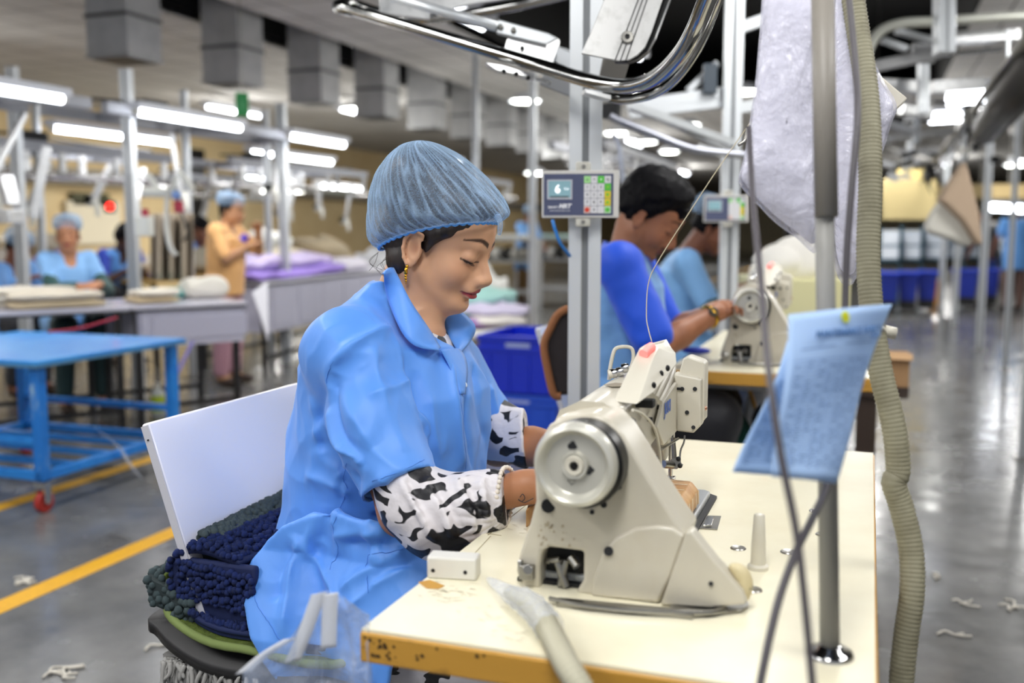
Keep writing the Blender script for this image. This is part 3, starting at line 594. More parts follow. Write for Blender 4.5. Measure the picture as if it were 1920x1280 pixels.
for i, p in enumerate(P_):
    f = i/(len(P_)-1); T = (P_[min(i+1, len(P_)-1)]-P_[max(i-1, 0)]).normalized(); x = T.cross(V((0, 0, 1))).normalized(); y = x.cross(T)
    for j in range(N_):
        a = 2*math.pi*j/N_; r = (.003+.0145*math.sin(min(1, f*1.6)*math.pi/2))*(1+.18*mn.noise(V((math.cos(a)*3, math.sin(a)*3, f*14))))
        mb.v.append(tuple(p+x*math.cos(a)*r+y*math.sin(a)*r*.95))
mb.f = [(i*N_+j, i*N_+(j+1) % N_, (i+1)*N_+(j+1) % N_, (i+1)*N_+j) for i in range(len(P_)-1) for j in range(N_)]
obj('plastic_film', mb, fm, H1, smooth='all')
# ================================================================ people
def skin_mat():
    m, n, N, L, o = nodes_of('skin'); b = N('ShaderNodeBsdfPrincipled'); L(b.outputs[0], o.inputs[0])
    a = N('ShaderNodeVertexColor'); a.layer_name = 'tint'; L(a.outputs['Color'], b.inputs['Base Color']); b.inputs['Roughness'].default_value = .5; b.inputs['Specular IOR Level'].default_value = .4
    b.inputs['Subsurface Weight'].default_value = .12; b.inputs['Subsurface Radius'].default_value = (.01, .004, .002); b.inputs['Subsurface Scale'].default_value = 1
    tc = N('ShaderNodeTexCoord'); nz = N('ShaderNodeTexNoise'); nz.inputs['Scale'].default_value = 350; L(tc.outputs['Object'], nz.inputs['Vector']); bp = N('ShaderNodeBump'); bp.inputs['Strength'].default_value = .1; bp.inputs['Distance'].default_value = .001
    L(nz.outputs['Fac'], bp.inputs['Height']); L(bp.outputs[0], b.inputs['Normal']); return m
skin = skin_mat()
def basis(fwd, up=(0, 0, 1), roll=0):
    f = V(fwd).normalized(); l = V(up).cross(f).normalized(); u = f.cross(l); M = Matrix((f, l, u)).transposed()
    return M @ Matrix.Rotation(roll, 3, 'X') if roll else M
def head_sdf(F, O, M, s, fine=True, male=False):
    T = lambda x, y, z: V(O)+M @ V((x, y, z))*s
    E = lambda c, r, k=.02, sub=False, rot=None: F.ell(T(*c), [q*s for q in r], M if rot is None else M @ rot, k*s, sub)
    E((-.014, 0, .035), (.096, .073, .083)); E((.03, 0, -.03), (.058, .054, .082), .03); E((.048, 0, .04), (.044, .056, .048), .03)
    jw = .05 if male else .045
    for q in (-1, 1):
        F.cap(T(-.002, q*jw, -.058), T(.058, q*.014, -.1), .022*s, .016*s, .03*s)
        E((.052, q*.034, -.036), (.028, .024, .03), .02)
        if fine: E((.1, q*.034, -.002), (.017, .019, .0115), .016, True)
        E((.0745, q*.0325, -.004), (.0158, .0175, .0135), .005)
    E((.071, 0, -.1), (.019, .019, .0165), .022); F.cap(T(.08, -.028, .018), T(.08, .028, .018), .0115*s, k=.016*s)
    F.cap(T(.084, 0, .004), T(.111, 0, -.036), .0085*s, .0092*s, .014*s); E((.1105, 0, -.0405), (.0105, .0105, .0095), .007)
    F.cap(T(.078, 0, -.012), T(.098, 0, -.046), .012*s, .0125*s, .012*s); F.cap(T(.084, -.009, -.04), T(.084, .009, -.04), .013*s, k=.01*s)
    for q in (-1, 1):
        E((.1005, q*.0125, -.0445), (.0115, .007, .008), .006)
        if fine: E((.1035, q*.0066, -.0565), (.0038, .0024, .0022), .002, True)
    F.cap(T(.088, -.012, -.062), T(.088, .012, -.062), .0125*s, k=.014*s)
    E((.0925, 0, -.0665), (.0105, .0225, .0052), .005); E((.0915, 0, -.0775), (.0105, .0185, .0066), .006)
    if fine: E((.106, 0, -.0718), (.0145, .024, .0011), .003, True); E((.098, 0, -.0885), (.012, .016, .0035), .008, True)
    for q in (-1, 1):
        R = Matrix.Rotation(-.18, 3, 'Y') @ Matrix.Rotation(q*.3, 3, 'Z')
        E((-.016, q*.078, -.022), (.0195, .0066, .033), .004, False, R)
        if fine:
            E((-.011, q*.087, -.02), (.0105, .007, .0175), .004, True, R)
            hx = [(-.002, .0), (-.004, .007), (-.014, .010), (-.026, .004), (-.0315, -.01), (-.030, -.025), (-.023, -.04), (-.015, -.048)]
            F.path([T(a*1.05, q*(.081+.004*(1 if a < -.012 else 0)), b*1.05) for a, b in hx], .0034*s, .003*s)
            E((-.013, q*.079, -.051), (.0078, .0048, .0085), .004); F.cap(T(-.0, q*.078, -.02), T(-.001, q*.079, -.03), .0042*s, k=.004*s)
def hand_sdf(F, W, d, n, s=1, side=1, curl=.5, spread=.1, k=.006, fr=.0078):
    """W wrist, d direction of the fingers, n palm facing, side +1 puts the thumb along d x n"""
    d = V(d).normalized(); n = V(n); n = (n-d*n.dot(d)).normalized(); t = d.cross(n)*side; M = Matrix((d, t, n)).transposed()
    T = lambda x, y, z: V(W)+M @ V((x, y, z))*s
    F.rbox(T(.045, 0, .002), (.044*s, .039*s, .0135*s), .012*s, M, .012*s); F.cap(T(-.02, 0, 0), T(.02, 0, 0), .025*s, .024*s, .02*s)
    F.cap(T(.015, .026, .006), T(.05, .03, .006), .014*s, .012*s, .012*s)
    for (y, l, z, e) in [(.029, .072, .0, 1.), (.0095, .08, -.001, .95), (-.0105, .075, 0, 1.05), (-.029, .059, .001, 1.15)]:
        p = V((.083 if abs(y) < .02 else .078, y, z)); a = curl*.55*e; sp = y*spread*8; P = [T(*p)]
        for f_, b in ((.45, 1), (.31, 1.1), (.24, .8)):
            p = p+V((math.cos(a)*math.cos(sp), math.sin(sp), math.sin(a)))*l*f_; a += curl*b*.75; P.append(T(*p))
        F.path(P, [fr*1.12*s, fr*1.0*s, fr*.93*s, fr*.8*s], k*.6*s)
    p = V((.022, .034, .006)); q = V((.058, .058, .02)); r = V((.086, .06, .032)); e = V((.106, .052, .04))
    F.path([T(*p), T(*q), T(*r), T(*e)], [.0135*s, .0112*s, .0098*s, .0082*s], .008*s)
def face_tint(P, O, M, s, base, lips='#8e1f2c', brow='#2a1a14', male=False, bindi=False):
    q = (P-np.array(O)) @ np.array(M)/s; x, y, z = q[:, 0], np.abs(q[:, 1]), q[:, 2]
    c = np.tile(np.array(lin(base)[:3]), (len(P), 1)); sm = lambda v, w: np.clip(v/w+.5, 0, 1)
    def mix(m, h, a=1):
        m = (m*a)[:, None]; nonlocal c; c = c*(1-m)+np.array(lin(h)[:3])*m
    near = (x > .02) & (x < .14) & (z > -.13) & (z < .1) & (y < .08)
    mix(near*np.exp(-((x-.07)/.02)**2-((y-.04)/.02)**2-((z+.035)/.02)**2), '#c47a5c', .25)
    bz = .0195+.009*np.sin(np.clip((y-.01)/.045, 0, 1)*np.pi*.75)-.004*np.clip((y-.035)/.02, 0, 1); th = .0046*(1-.65*np.clip((y-.025)/.03, 0, 1))
    mix(near*(x > .045)*sm(th-np.abs(z-bz-.003), .002)*(y > .0095)*(y < .057), brow, .95 if not male else 1)
    lz = -.0105-.0035*np.cos(np.clip((y-.0325)/.018, -1, 1)*np.pi/2); m = near*(x > .06)*(np.abs(y-.0325) < .0185)*sm(.0016-np.abs(z-lz), .0014)
    mix(m, '#1a0f0c', .95)
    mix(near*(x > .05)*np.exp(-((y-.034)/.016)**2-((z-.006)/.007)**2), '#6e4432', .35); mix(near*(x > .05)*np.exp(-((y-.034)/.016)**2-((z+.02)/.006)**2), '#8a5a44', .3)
    wl = .023*(1-np.clip(np.abs(z+.072)/.0145, 0, 1)**1.6); mix(near*(x > .078)*sm(wl-y, .003)*(np.abs(z+.072) < .0135), lips, .9)
    mix(near*(x > .07)*sm(.0009-np.abs(z+.0716), .0012)*(y < .0245), '#4a1016', .8)
    if male: mix(near*(x > .085)*sm(.005-np.abs(z+.0595), .003)*(y < .026), '#1c1412', .9); mix(near*np.exp(-((z+.085)/.03)**2), '#4a342a', .3)
    if bindi: mix(sm(.0021-np.sqrt((z-.012)**2+y**2), .001)*(x > .07)*near, '#a01020', 1)
    mix((np.abs(x+.012) < .03)*(y > .07)*np.exp(-((z+.02)/.012)**2-((x+.01)/.009)**2), '#8c4f38', .5)
    return c
def cloth(name, col, wr=16, st=.5, dark_=None, rough=.62):
    if name in MATS: return MATS[name]
    m, n, N, L, o = nodes_of(name); b = N('ShaderNodeBsdfPrincipled'); L(b.outputs[0], o.inputs[0]); b.inputs['Base Color'].default_value = lin(col); b.inputs['Roughness'].default_value = rough; b.inputs['Sheen Weight'].default_value = .15
    tc = N('ShaderNodeTexCoord'); mp = N('ShaderNodeMapping'); mp.inputs['Scale'].default_value = (1, 1, .55); mp.inputs['Rotation'].default_value = (.3, .5, 0); L(tc.outputs['Object'], mp.inputs['Vector'])
    nz = N('ShaderNodeTexNoise'); nz.inputs['Scale'].default_value = wr; nz.inputs['Detail'].default_value = 3; nz.inputs['Distortion'].default_value = .8; L(mp.outputs[0], nz.inputs['Vector'])
    n2 = N('ShaderNodeTexNoise'); n2.inputs['Scale'].default_value = 900; L(tc.outputs['Object'], n2.inputs['Vector'])
    b1 = N('ShaderNodeBump'); b1.inputs['Strength'].default_value = st; b1.inputs['Distance'].default_value = .012; L(nz.outputs['Fac'], b1.inputs['Height'])
    b2 = N('ShaderNodeBump'); b2.inputs['Strength'].default_value = .08; b2.inputs['Distance'].default_value = .001; L(n2.outputs['Fac'], b2.inputs['Height']); L(b1.outputs[0], b2.inputs['Normal']); L(b2.outputs[0], b.inputs['Normal']); return m
coat_m = cloth('work_coat_blue', '#5896ec', 9, .3, rough=.5)
def patt_mat():
    m, n, N, L, o = nodes_of('cow_print_chiffon'); b = N('ShaderNodeBsdfPrincipled'); L(b.outputs[0], o.inputs[0]); b.inputs['Roughness'].default_value = .5
    tc = N('ShaderNodeTexCoord'); mp = N('ShaderNodeMapping'); mp.inputs['Scale'].default_value = (17, 17, 23); mp.inputs['Rotation'].default_value = (0, .9, .3); L(tc.outputs['Object'], mp.inputs['Vector'])
    nz = N('ShaderNodeTexNoise'); nz.inputs['Scale'].default_value = 1.1; nz.inputs['Detail'].default_value = 1; L(mp.outputs[0], nz.inputs['Vector'])
    mx = N('ShaderNodeVectorMath'); mx.operation = 'MULTIPLY_ADD'; mx.inputs[1].default_value = (1.6, 1.6, 1.6); L(nz.outputs['Color'], mx.inputs[0]); L(mp.outputs[0], mx.inputs[2])
    v = N('ShaderNodeTexVoronoi'); v.feature = 'DISTANCE_TO_EDGE'; v.inputs['Scale'].default_value = .95; L(mx.outputs[0], v.inputs['Vector'])
    n3 = N('ShaderNodeTexNoise'); n3.inputs['Scale'].default_value = .8; n3.inputs['Detail'].default_value = 1; L(mp.outputs[0], n3.inputs['Vector'])
    ad = N('ShaderNodeMath'); ad.operation = 'MULTIPLY_ADD'; ad.inputs[1].default_value = .3; ad.inputs[2].default_value = -.15; L(n3.outputs['Fac'], ad.inputs[0])
    a2 = N('ShaderNodeMath'); a2.operation = 'ADD'; L(v.outputs['Distance'], a2.inputs[0]); L(ad.outputs[0], a2.inputs[1])
    r = N('ShaderNodeValToRGB'); r.color_ramp.elements[0].position = .15; r.color_ramp.elements[1].position = .175; r.color_ramp.elements[0].color = lin('#dcd8dc'); r.color_ramp.elements[1].color = lin('#17171c')
    L(a2.outputs[0], r.inputs['Fac']); L(r.outputs[0], b.inputs['Base Color'])
    n4 = N('ShaderNodeTexNoise'); n4.inputs['Scale'].default_value = 26; n4.inputs['Detail'].default_value = 3; L(tc.outputs['Object'], n4.inputs['Vector']); bp = N('ShaderNodeBump'); bp.inputs['Strength'].default_value = .5; bp.inputs['Distance'].default_value = .01
    L(n4.outputs['Fac'], bp.inputs['Height']); L(bp.outputs[0], b.inputs['Normal']); return m
patt = patt_mat()
def net_mat(name, col, fac):
    m, n, N, L, o = nodes_of(name); tc = N('ShaderNodeTexCoord')
    d = N('ShaderNodeBsdfDiffuse'); d.inputs[0].default_value = lin(col); t = N('ShaderNodeBsdfTranslucent'); t.inputs[0].default_value = lin(col); x = N('ShaderNodeMixShader'); x.inputs[0].default_value = .3; L(d.outputs[0], x.inputs[1]); L(t.outputs[0], x.inputs[2])
    tr = N('ShaderNodeBsdfTransparent'); f = N('ShaderNodeMixShader')
    nz = N('ShaderNodeTexNoise'); nz.inputs['Scale'].default_value = 180; nz.inputs['Detail'].default_value = 8; nz.inputs['Roughness'].default_value = .75; nz.inputs['Distortion'].default_value = 2.5; L(tc.outputs['Object'], nz.inputs['Vector'])
    lw = N('ShaderNodeLayerWeight'); lw.inputs['Blend'].default_value = .35
    at = N('ShaderNodeVertexColor'); at.layer_name = 'tint'; sp = N('ShaderNodeSeparateColor'); L(at.outputs['Color'], sp.inputs[0])
    a = N('ShaderNodeMapRange'); a.inputs['From Min'].default_value = .35; a.inputs['From Max'].default_value = .68; a.inputs['To Min'].default_value = fac-.18; a.inputs['To Max'].default_value = fac+.24; L(nz.outputs['Fac'], a.inputs['Value'])
    b = N('ShaderNodeMath'); b.operation = 'MULTIPLY_ADD'; b.inputs[1].default_value = .5; L(lw.outputs['Facing'], b.inputs[0]); L(a.outputs[0], b.inputs[2])
    c = N('ShaderNodeMath'); c.operation = 'ADD'; c.use_clamp = True; L(b.outputs[0], c.inputs[0]); L(sp.outputs[0], c.inputs[1])
    L(c.outputs[0], f.inputs[0]); L(tr.outputs[0], f.inputs[1]); L(x.outputs[0], f.inputs[2]); L(f.outputs[0], o.inputs[0])
    bp = N('ShaderNodeBump'); bp.inputs['Strength'].default_value = .4; bp.inputs['Distance'].default_value = .004; L(nz.outputs['Fac'], bp.inputs['Height']); L(bp.outputs[0], d.inputs['Normal']); return m
net = net_mat('blue_nonwoven', '#b4d2f2', .22)
hair_m = mat('black_hair', '#17110f', .45, bump=(55, .6, .004), var=(70, '#2b1f1a', .4, .65), stretch=(1, 1, .25))

# ---------------------------------------------------------------- the machinist
def grade(a, b, fa, fb, fine, coarse):
    out = []; x = a
    while x < b: out.append(x); x += fine if fa <= x <= fb else coarse
    return np.array(out)
def main_woman():
    t = thing('person', 'woman seated at the nearest sewing machine, light blue coat, cow print sleeves, pleated hairnet', 'person', (-.9, 1.69, 0))
    HM = basis((math.cos(math.radians(20)), -.0, -math.sin(math.radians(20)))); hs_ = .985
    ear = PY(772, 466, 1.626); O = ear-HM @ V((-.016, -.082, -.022))*hs_
    HT = lambda x, y, z: O+HM @ V((x, y, z))*hs_
    sk = '#cf9f7d'
    F = Fld(grade(-1.1, -.28, -.90, -.60, .0021, .006), grade(1.38, 2.02, 1.59, 1.80, .0021, .006), grade(.5, 1.42, 1.09, 1.40, .0021, .006))
    head_sdf(F, O, HM, hs_)
    nb = V((-.84, 1.69, 1.10)); F.cap(HT(-.035, 0, -.05), nb, .05, .058, .03); F.cap(HT(-.005, 0, -.075), V((-.79, 1.69, 1.1)), .036, .045, .03)
    F.prof([.52, .7, .9, 1.0, 1.07, 1.12], [-1.0, -.99, -.98, -.96, -.93, -.88], [-.76, -.76, -.74, -.73, -.74, -.78], [1.69]*6, [.16, .15, .15, .17, .16, .07], .03)
    Wr, Wl = V((-.505, 1.515, .862)), V((-.50, 1.83, .862)); Hr = V((-.40, 1.60, .84)); Hl = V((-.40, 1.76, .84))
    for S_, E_, W_, H_ in [(V((-.85, 1.53, 1.07)), V((-.72, 1.47, .81)), Wr, Hr), (V((-.84, 1.85, 1.07)), V((-.72, 1.92, .83)), Wl, Hl)]:
        F.path([S_, E_], [.05, .04], .03); F.path([E_, E_.lerp(W_, .4), W_], [.038, .037, .0255], .02)
    hand_sdf(F, Wr, (Hr-Wr), (.25, .1, -1), .92, 1, .45, .1); hand_sdf(F, Wl, (Hl-Wl), (.25, -.1, -1), .92, -1, .45, .1)
    for y in (1.60, 1.78): F.cap((-.9, y, .6), (-.5, y, .62), .075, .06, .03)
    P, Q = F.surface(); me = npmesh('body', P, Q); c = face_tint(P, O, HM, hs_, sk, '#a3233b', '#2c1c17', bindi=False)
    k = np.clip((1.1-P[:, 2])/.05, 0, 1)[:, None]; c = c*(1-k)+np.array(lin('#b07a58')[:3])*k
    colors(me, c); body = obj('body', me, skin, t); me.polygons.foreach_set('use_smooth', [True]*len(me.polygons))
    # lashes, bindi, earring
    g = MB()
    for q in (-1, 1):
        L_ = []
        for i in range(9):
            f = -1+i/4; yy = .0325+f*.0165; zz = -.0115-.0035*math.cos(f*1.4); L_.append((math.sqrt(max(0, 1-((yy-.0325)/.0175)**2-((zz+.004)/.0135)**2))*.0158+.0745, q*yy, zz))
        g.tube([HT(a+.0012, b, c_) for a, b, c_ in L_], .0009, 6)
        for a, b, c_ in L_: g.tube([HT(a, b, c_), HT(a+.0045, b, c_-.0025), HT(a+.0075, b, c_-.0028)], [.0005, .0004, .0002], 4)
    obj('eyelash', g, hair_m, t)
    obj('bindi', MB().ball(HT(.0935, 0, .0125), .0021, 8), mat('red_dot', '#8e1420', .4), t)
    er = HT(-.012, -.087, -.055); g = MB(); g.ball(er, (.003, .0026, .003), 8); g.tube([er, er+V((-.001, -.002, -.006)), er+V((-.002, -.001, -.013))], [.0025, .0032, .0036], 8)
    for i, (dz, r) in enumerate([(-.0165, .0030), (-.0215, .0026), (-.026, .0021), (-.030, .0012)]): g.ball(er+V((-.002, -.001, dz)), r, 8)
    obj('earring', g, mat('gold', '#d9a636', .25, 1), t, smooth='all', label='gold drop earring')
    # hair
    Fh = Fld(grade(-.95, -.62, -1, 0, .003, .003), grade(1.57, 1.81, 0, 3, .003, .003), grade(1.12, 1.44, 0, 3, .003, .003))
    Fh.ell(HT(-.017, 0, .036), [.1*hs_, .0785*hs_, .089*hs_], HM, .02); Fh.ell(HT(-.055, 0, .085), [.085, .072, .07], HM, .03); Fh.ell(HT(-.07, 0, -.03), [.055, .06, .055], HM, .03); Fh.ell(HT(.03, 0, .07), [.06, .06, .045], HM, .03)
    Fh.plane(HT(.02, 0, .004), HM @ V((.72, 0, -.7)), .006); Fh.plane(HT(0, 0, -.07), HM @ V((-.3, 0, -1)), .006)
    for q in (-1, 1):
        Fh.ell(HT(.006, q*.0705, .002), [.010, .004, .024], HM, .012); Fh.ell(HT(-.014, q*.09, -.024), [.023, .024, .036], HM, .004, True)
        Fh.path([HT(.08, q*.03, .056), HT(.056, q*.05, .045), HT(.034, q*.062, .03), HT(.014, q*.070, .012)], [.004, .006, .008, .007], .012); Fh.ell(HT(-.045, q*.045, -.055), [.03, .026, .03], HM, .015)
    P, Q = Fh.surface(); n_ = (vnoise(P*np.array([1, 1, .35]), 130)*.0018)[:, None]; P = P+n_*((P-np.array(O))/np.linalg.norm(P-np.array(O), axis=1)[:, None]); obj('hair', npmesh('hair', P, Q), hair_m, t)
    g = MB(); rr = random.Random(9)
    for i in range(9):
        a = rr.uniform(-1, 1); p0 = HT(-.07+rr.uniform(-.02, .035), -.055-rr.uniform(0, .012), -.045-rr.uniform(0, .02)); g.tube(smoothpath([p0, p0+V((rr.uniform(-.02, .01), rr.uniform(-.006, 0), -.018)), p0+V((rr.uniform(-.02, .008), rr.uniform(-.008, .0), -.03-rr.uniform(0, .012)))], 4), .0004, 4)
    for i in range(26):
        f = i/25; p0 = HT(.06-.05*f, -.052-.02*f, .05-.045*f); g.tube(smoothpath([p0, p0+HM @ V((-.012, -.004, -.008)), p0+HM @ V((-.03, -.006, -.012-.01*f))], 4), .0006, 4)
    obj('loose_strands', g, hair_m, t)
    # hairnet: a pleated bag closed by an elastic band
    YM = 1.69
    fr = [(930, 418), (946, 407), (948, 395), (934, 368), (908, 335), (872, 302), (838, 279), (812, 267)]
    bk = [(716, 467), (701, 452), (699, 420), (704, 375), (716, 332), (738, 298), (762, 276), (783, 267)]
    ww = [.0775, .090, .103, .108, .104, .09, .068, .036]; sag = [.0, -.0, -.0, 0, 0, 0, 0, 0]
    A = smoothpath([PY(u, v, YM) for u, v in fr]+[PY(797, 264, YM)], 9); B = smoothpath([PY(u, v, YM) for u, v in bk]+[PY(797, 264, YM)], 9); Wd = np.interp(np.arange(len(A))/9, range(9), ww+[.002])
    U = 540; vs = []; tn = []
    for j in range(len(A)):
        f = j/(len(A)-1); a_, b_ = A[j], B[j]; c_ = (a_+b_)/2; h = (a_-b_)/2
        for i in range(U):
            an = 2*math.pi*i/U+ .0; x = math.cos(an); y = math.sin(an); rad = (h*x+V((0, Wd[j]*y, 0)))
            # pleats run from the band up and back, finer near the band
            ph = an*1+.9*f*(1-abs(y)*.2)
            pl = mn.noise(V((math.cos(ph)*9, math.sin(ph)*9, f*2.8+2))); p2 = mn.noise(V((math.cos(ph)*24, math.sin(ph)*24, f*7.0)))
            am = .0056*math.sin(min(1, f*5+.12)*math.pi/2)*(1-.55*f); rl = max(rad.length, 1e-5)
            rid = 1-abs(pl)*2; dsp = am*(rid*.8+p2*.55)+(.0016*math.sin(an*90)*max(0, 1-f*9))
            kn = math.exp(-((an if an < math.pi else an-2*math.pi)/.28)**2)*math.exp(-(f/.13)**2)
            band = 0.012*(1-abs(x))*0
            p = c_+rad*(1+dsp/rl)+V((0, 0, .011*(1-x*x)*max(0, 1-f*4)))-V((.004*kn, 0, .004*kn*math.sin(an*60)))
            vs.append(tuple(p)); tn.append(max(0, rid-.62)*1.1+max(0, p2-.15)*.35+.45*kn+.35*max(0, 1-f*14)+.0*f)
    fs = [(j*U+i, j*U+(i+1) % U, (j+1)*U+(i+1) % U, (j+1)*U+i) for j in range(len(A)-1) for i in range(U)]
    me = bpy.data.meshes.new('hairnet'); me.from_pydata(vs, [], fs); me.update(); tn = np.array(tn); colors(me, np.stack([tn]*3, 1)); hn = obj('hairnet', me, net, t, smooth='all')
    a_, b_ = A[0], B[0]; c_ = (a_+b_)/2; h = (a_-b_)/2; bd = [c_+h*math.cos(q)*1.0+V((0, .078*math.sin(q), .011*math.sin(q)**2+.0014*math.sin(q*46))) for q in np.linspace(0, 2*math.pi, 240, endpoint=False)]
    obj('elastic_band', MB().tube(bd, .0026, 6, closed=True), mat('band_blue', '#5aa2ea', .6), hn, smooth='all')
    kp = PY(932, 405, YM-.03); obj('band_knot', MB().ball(kp, (.006, .005, .008), 10).tube(smoothpath([kp, PY(938, 418, YM-.035), PY(936, 440, YM-.03)], 4), [.006, .007, .006, .005, .005, .005, .005, .004, .003], 8), net, hn, smooth='all')
    colors(hn.children[-1].data if hn.children else me, np.full((1, 3), 0)) if 0 else None
    # ------------------------------------------------ work coat
    h = .0036; C = Fld(np.arange(-1.2, -.5, h), np.arange(1.33, 2.06, h), np.arange(.40, 1.24, h))
    C.prof([.50, .62, .70, .80, .90, .98, 1.07, 1.12, 1.16, 1.185], [-1.05, -1.055, -1.055, -1.052, -1.04, -1.022, -.99, -.955, -.905, -.875], [-.70, -.68, -.68, -.675, -.665, -.67, -.715, -.775, -.815, -.83], [1.69]*10, [.20, .20, .19, .185, .185, .19, .185, .155, .10, .075], .03)
    HOL = []
    for S_, E_, y in [(V((-.862, 1.535, 1.065)), V((-.722, 1.46, .855)), 0), (V((-.85, 1.855, 1.065)), V((-.752, 1.925, .88)), 1)]:
        D = (E_-S_).normalized(); M_ = basis(D, (0, 1, 0))
        C.cap(V((-.87, 1.64 if not y else 1.75, 1.09)), S_, .062, .068, .03)
        C.path([S_, S_.lerp(E_, .5), E_+D*.03], [.07, .068, .068], .035)
        HOL.append((E_-D*.022, E_+D*.05))
        C.add((lambda E_, D: lambda X, Y, Z: np.maximum(-((X-E_.x)*D.x+(Y-E_.y)*D.y+(Z-E_.z)*D.z), np.sqrt((X-E_.x)**2+(Y-E_.y)**2+(Z-E_.z)**2)-.12))(E_-D*.002, D), [E_[i]-.12 for i in range(3)], [E_[i]+.12 for i in range(3)], .003, True)
    for a, b in HOL: C.cap(a, b, .050, .0595, .004, True)
    # hips, lap and the skirt of the coat
    C.ell((-.95, 1.69, .62), (.12, .215, .16), None, .05)
    for y, r in ((1.595, .098), (1.79, .09)): C.cap((-.93, y, .615), (-.60, y, .63), r, r*.9, .04)
    C.cap((-.9, 1.69, .60), (-.6, 1.69, .60), .09, .085, .05)
    fl = [(446, 1090), (453, 1060), (472, 1030), (500, 1004), (540, 990), (600, 975), (690, 1000), (760, 1030), (800, 1075), (770, 1120), (740, 1300), (600, 1330), (560, 1280), (524, 1226), (490, 1176), (461, 1130)]
    poly = np.array([tuple(PY(u, v, 1.415)) for u, v in fl])[:, [0, 2]]
    def flap(X, Y, Z):
        x, z = np.broadcast_arrays(X, Z); x = x.astype(np.float32); d = np.full(x.shape, 1e9); sg = np.ones(x.shape)
        for i in range(len(poly)):
            a = poly[i]; b = poly[i-1]; e = b-a; wx = x-a[0]; wz = z-a[1]; t_ = np.clip((wx*e[0]+wz*e[1])/(e @ e), 0, 1); d = np.minimum(d, (wx-e[0]*t_)**2+(wz-e[1]*t_)**2)
            c1 = z >= a[1]; c2 = z < b[1]; c3 = e[0]*wz > e[1]*wx; al = (c1 & c2 & c3) | (~c1 & ~c2 & ~c3); sg = np.where(al, -sg, sg)
        d = sg*np.sqrt(d); yc = 1.462+.012*np.sin((x+.9)*26+(z-.6)*9)+.012*np.clip((-.93-x)/.1, 0, 1)**1.3-.072*np.clip((.72-z)/.13, 0, 1); q = np.abs(Y-yc)-.0045
        o_ = np.minimum(np.maximum(d, q), 0)+np.sqrt(np.maximum(d, 0)**2+np.maximum(q, 0)**2)-.003; return o_
    C.add(flap, (poly[:, 0].min(), 1.35, .41), (poly[:, 0].max(), 1.56, poly[:, 1].max()), .022)
    # neck opening
    C.cap(HT(-.03, 0, -.07), V((-.845, 1.69, 1.08)), .062, .062, .006, True)
    C.ell(V((-.765, 1.695, 1.125)), (.062, .048, .082), basis((.8, 0, .6)), .01, True)
    # folds: traced on the cloth, ridges added and valleys cut
    S2 = lambda L: [q for q in (C.surf(u, v) for u, v in L) if q is not None]
    ridges = [([(735, 612), (690, 632), (647, 658), (614, 700), (604, 762)], .006, .02), ([(604, 762), (623, 823), (684, 865)], .007, .02), ([(733, 622), (757, 700), (781, 756), (800, 810), (811, 862)], .004, .02), ([(700, 640), (705, 700), (735, 790), (760, 850)], .0035, .018),
              ([(690, 742), (740, 725), (768, 712)], .003, .014), ([(653, 865), (641, 890), (650, 920), (623, 987), (632, 1030), (617, 1075)], .0035, .012), ([(575, 742), (590, 800), (600, 860), (640, 880)], .0045, .02), ([(566, 890), (610, 905), (640, 915)], .004, .016),
              ([(622, 1004), (700, 1000), (790, 988)], .0055, .022), ([(556, 1010), (600, 1060), (625, 1105), (640, 1160)], .006, .022), ([(790, 1000), (740, 1040), (680, 1075), (640, 1110)], .005, .022), ([(800, 1055), (740, 1075), (690, 1110), (650, 1150)], .0045, .02),
              ([(560, 1000), (548, 1060), (540, 1120), (530, 1200)], .006, .02), ([(800, 670), (808, 740), (812, 800), (822, 860)], .0032, .018), ([(842, 660), (852, 740), (860, 820), (866, 880)], .0035, .014), ([(625, 690), (650, 760), (700, 840)], .004, .02),
              ([(660, 860), (720, 905), (760, 960)], .0045, .02), ([(610, 940), (580, 1000), (575, 1050)], .004, .018), ([(905, 640), (918, 720), (935, 790)], .004, .016), ([(700, 940), (690, 1000), (700, 1060)], .003, .016)]
    valleys = [([(876, 665), (868, 720), (878, 800), (886, 880)], .004, .012), ([(632, 700), (620, 750), (640, 820), (690, 880)], .005, .02), ([(664, 880), (700, 935), (760, 985)], .006, .02), ([(640, 1020), (720, 1022), (800, 1010)], .005, .02),
               ([(580, 1010), (600, 1090), (600, 1150)], .006, .022), ([(600, 720), (592, 790), (604, 850)], .005, .02), ([(640, 930), (608, 975), (600, 1020)], .004, .015), ([(780, 690), (790, 760), (800, 830)], .003, .016), ([(890, 680), (905, 760), (915, 830)], .004, .014),
               ([(700, 1090), (750, 1065), (800, 1040)], .004, .018), ([(745, 650), (770, 720), (790, 790)], .003, .016), ([(560, 1020), (530, 1070), (520, 1130)], .004, .02)]
    FO = []
    for lst, sg_ in ((ridges, 1), (valleys, -1)):
        for L, r, k in lst:
            q = S2(L)
            if len(q) > 1: FO.append((np.array([tuple(p) for p in smoothpath(q, 4)]), sg_*r*2.7, k*.6))
    seams = {'stitching': [[(858, 640), (850, 648), (856, 720), (864, 800), (872, 880)], [(718, 925), (760, 905), (805, 888)], [(693, 905), (745, 885), (795, 862)], [(466, 1092), (478, 1130), (505, 1170), (530, 1205)], [(690, 1040), (745, 1030), (785, 1020)], [(688, 1042), (690, 1080), (692, 1112)],
                           [(726, 612), (690, 628), (650, 652), (622, 684), (606, 720)], [(650, 868), (643, 890), (650, 920), (624, 985), (634, 1030), (617, 1078)], [(905, 826), (925, 815), (945, 800)]]}
    sg = MB(); STL = []
    for L in seams['stitching']:
        q = S2(smoothpath2(L, 8))
        if len(q) > 2: STL.append(q)
    col = []
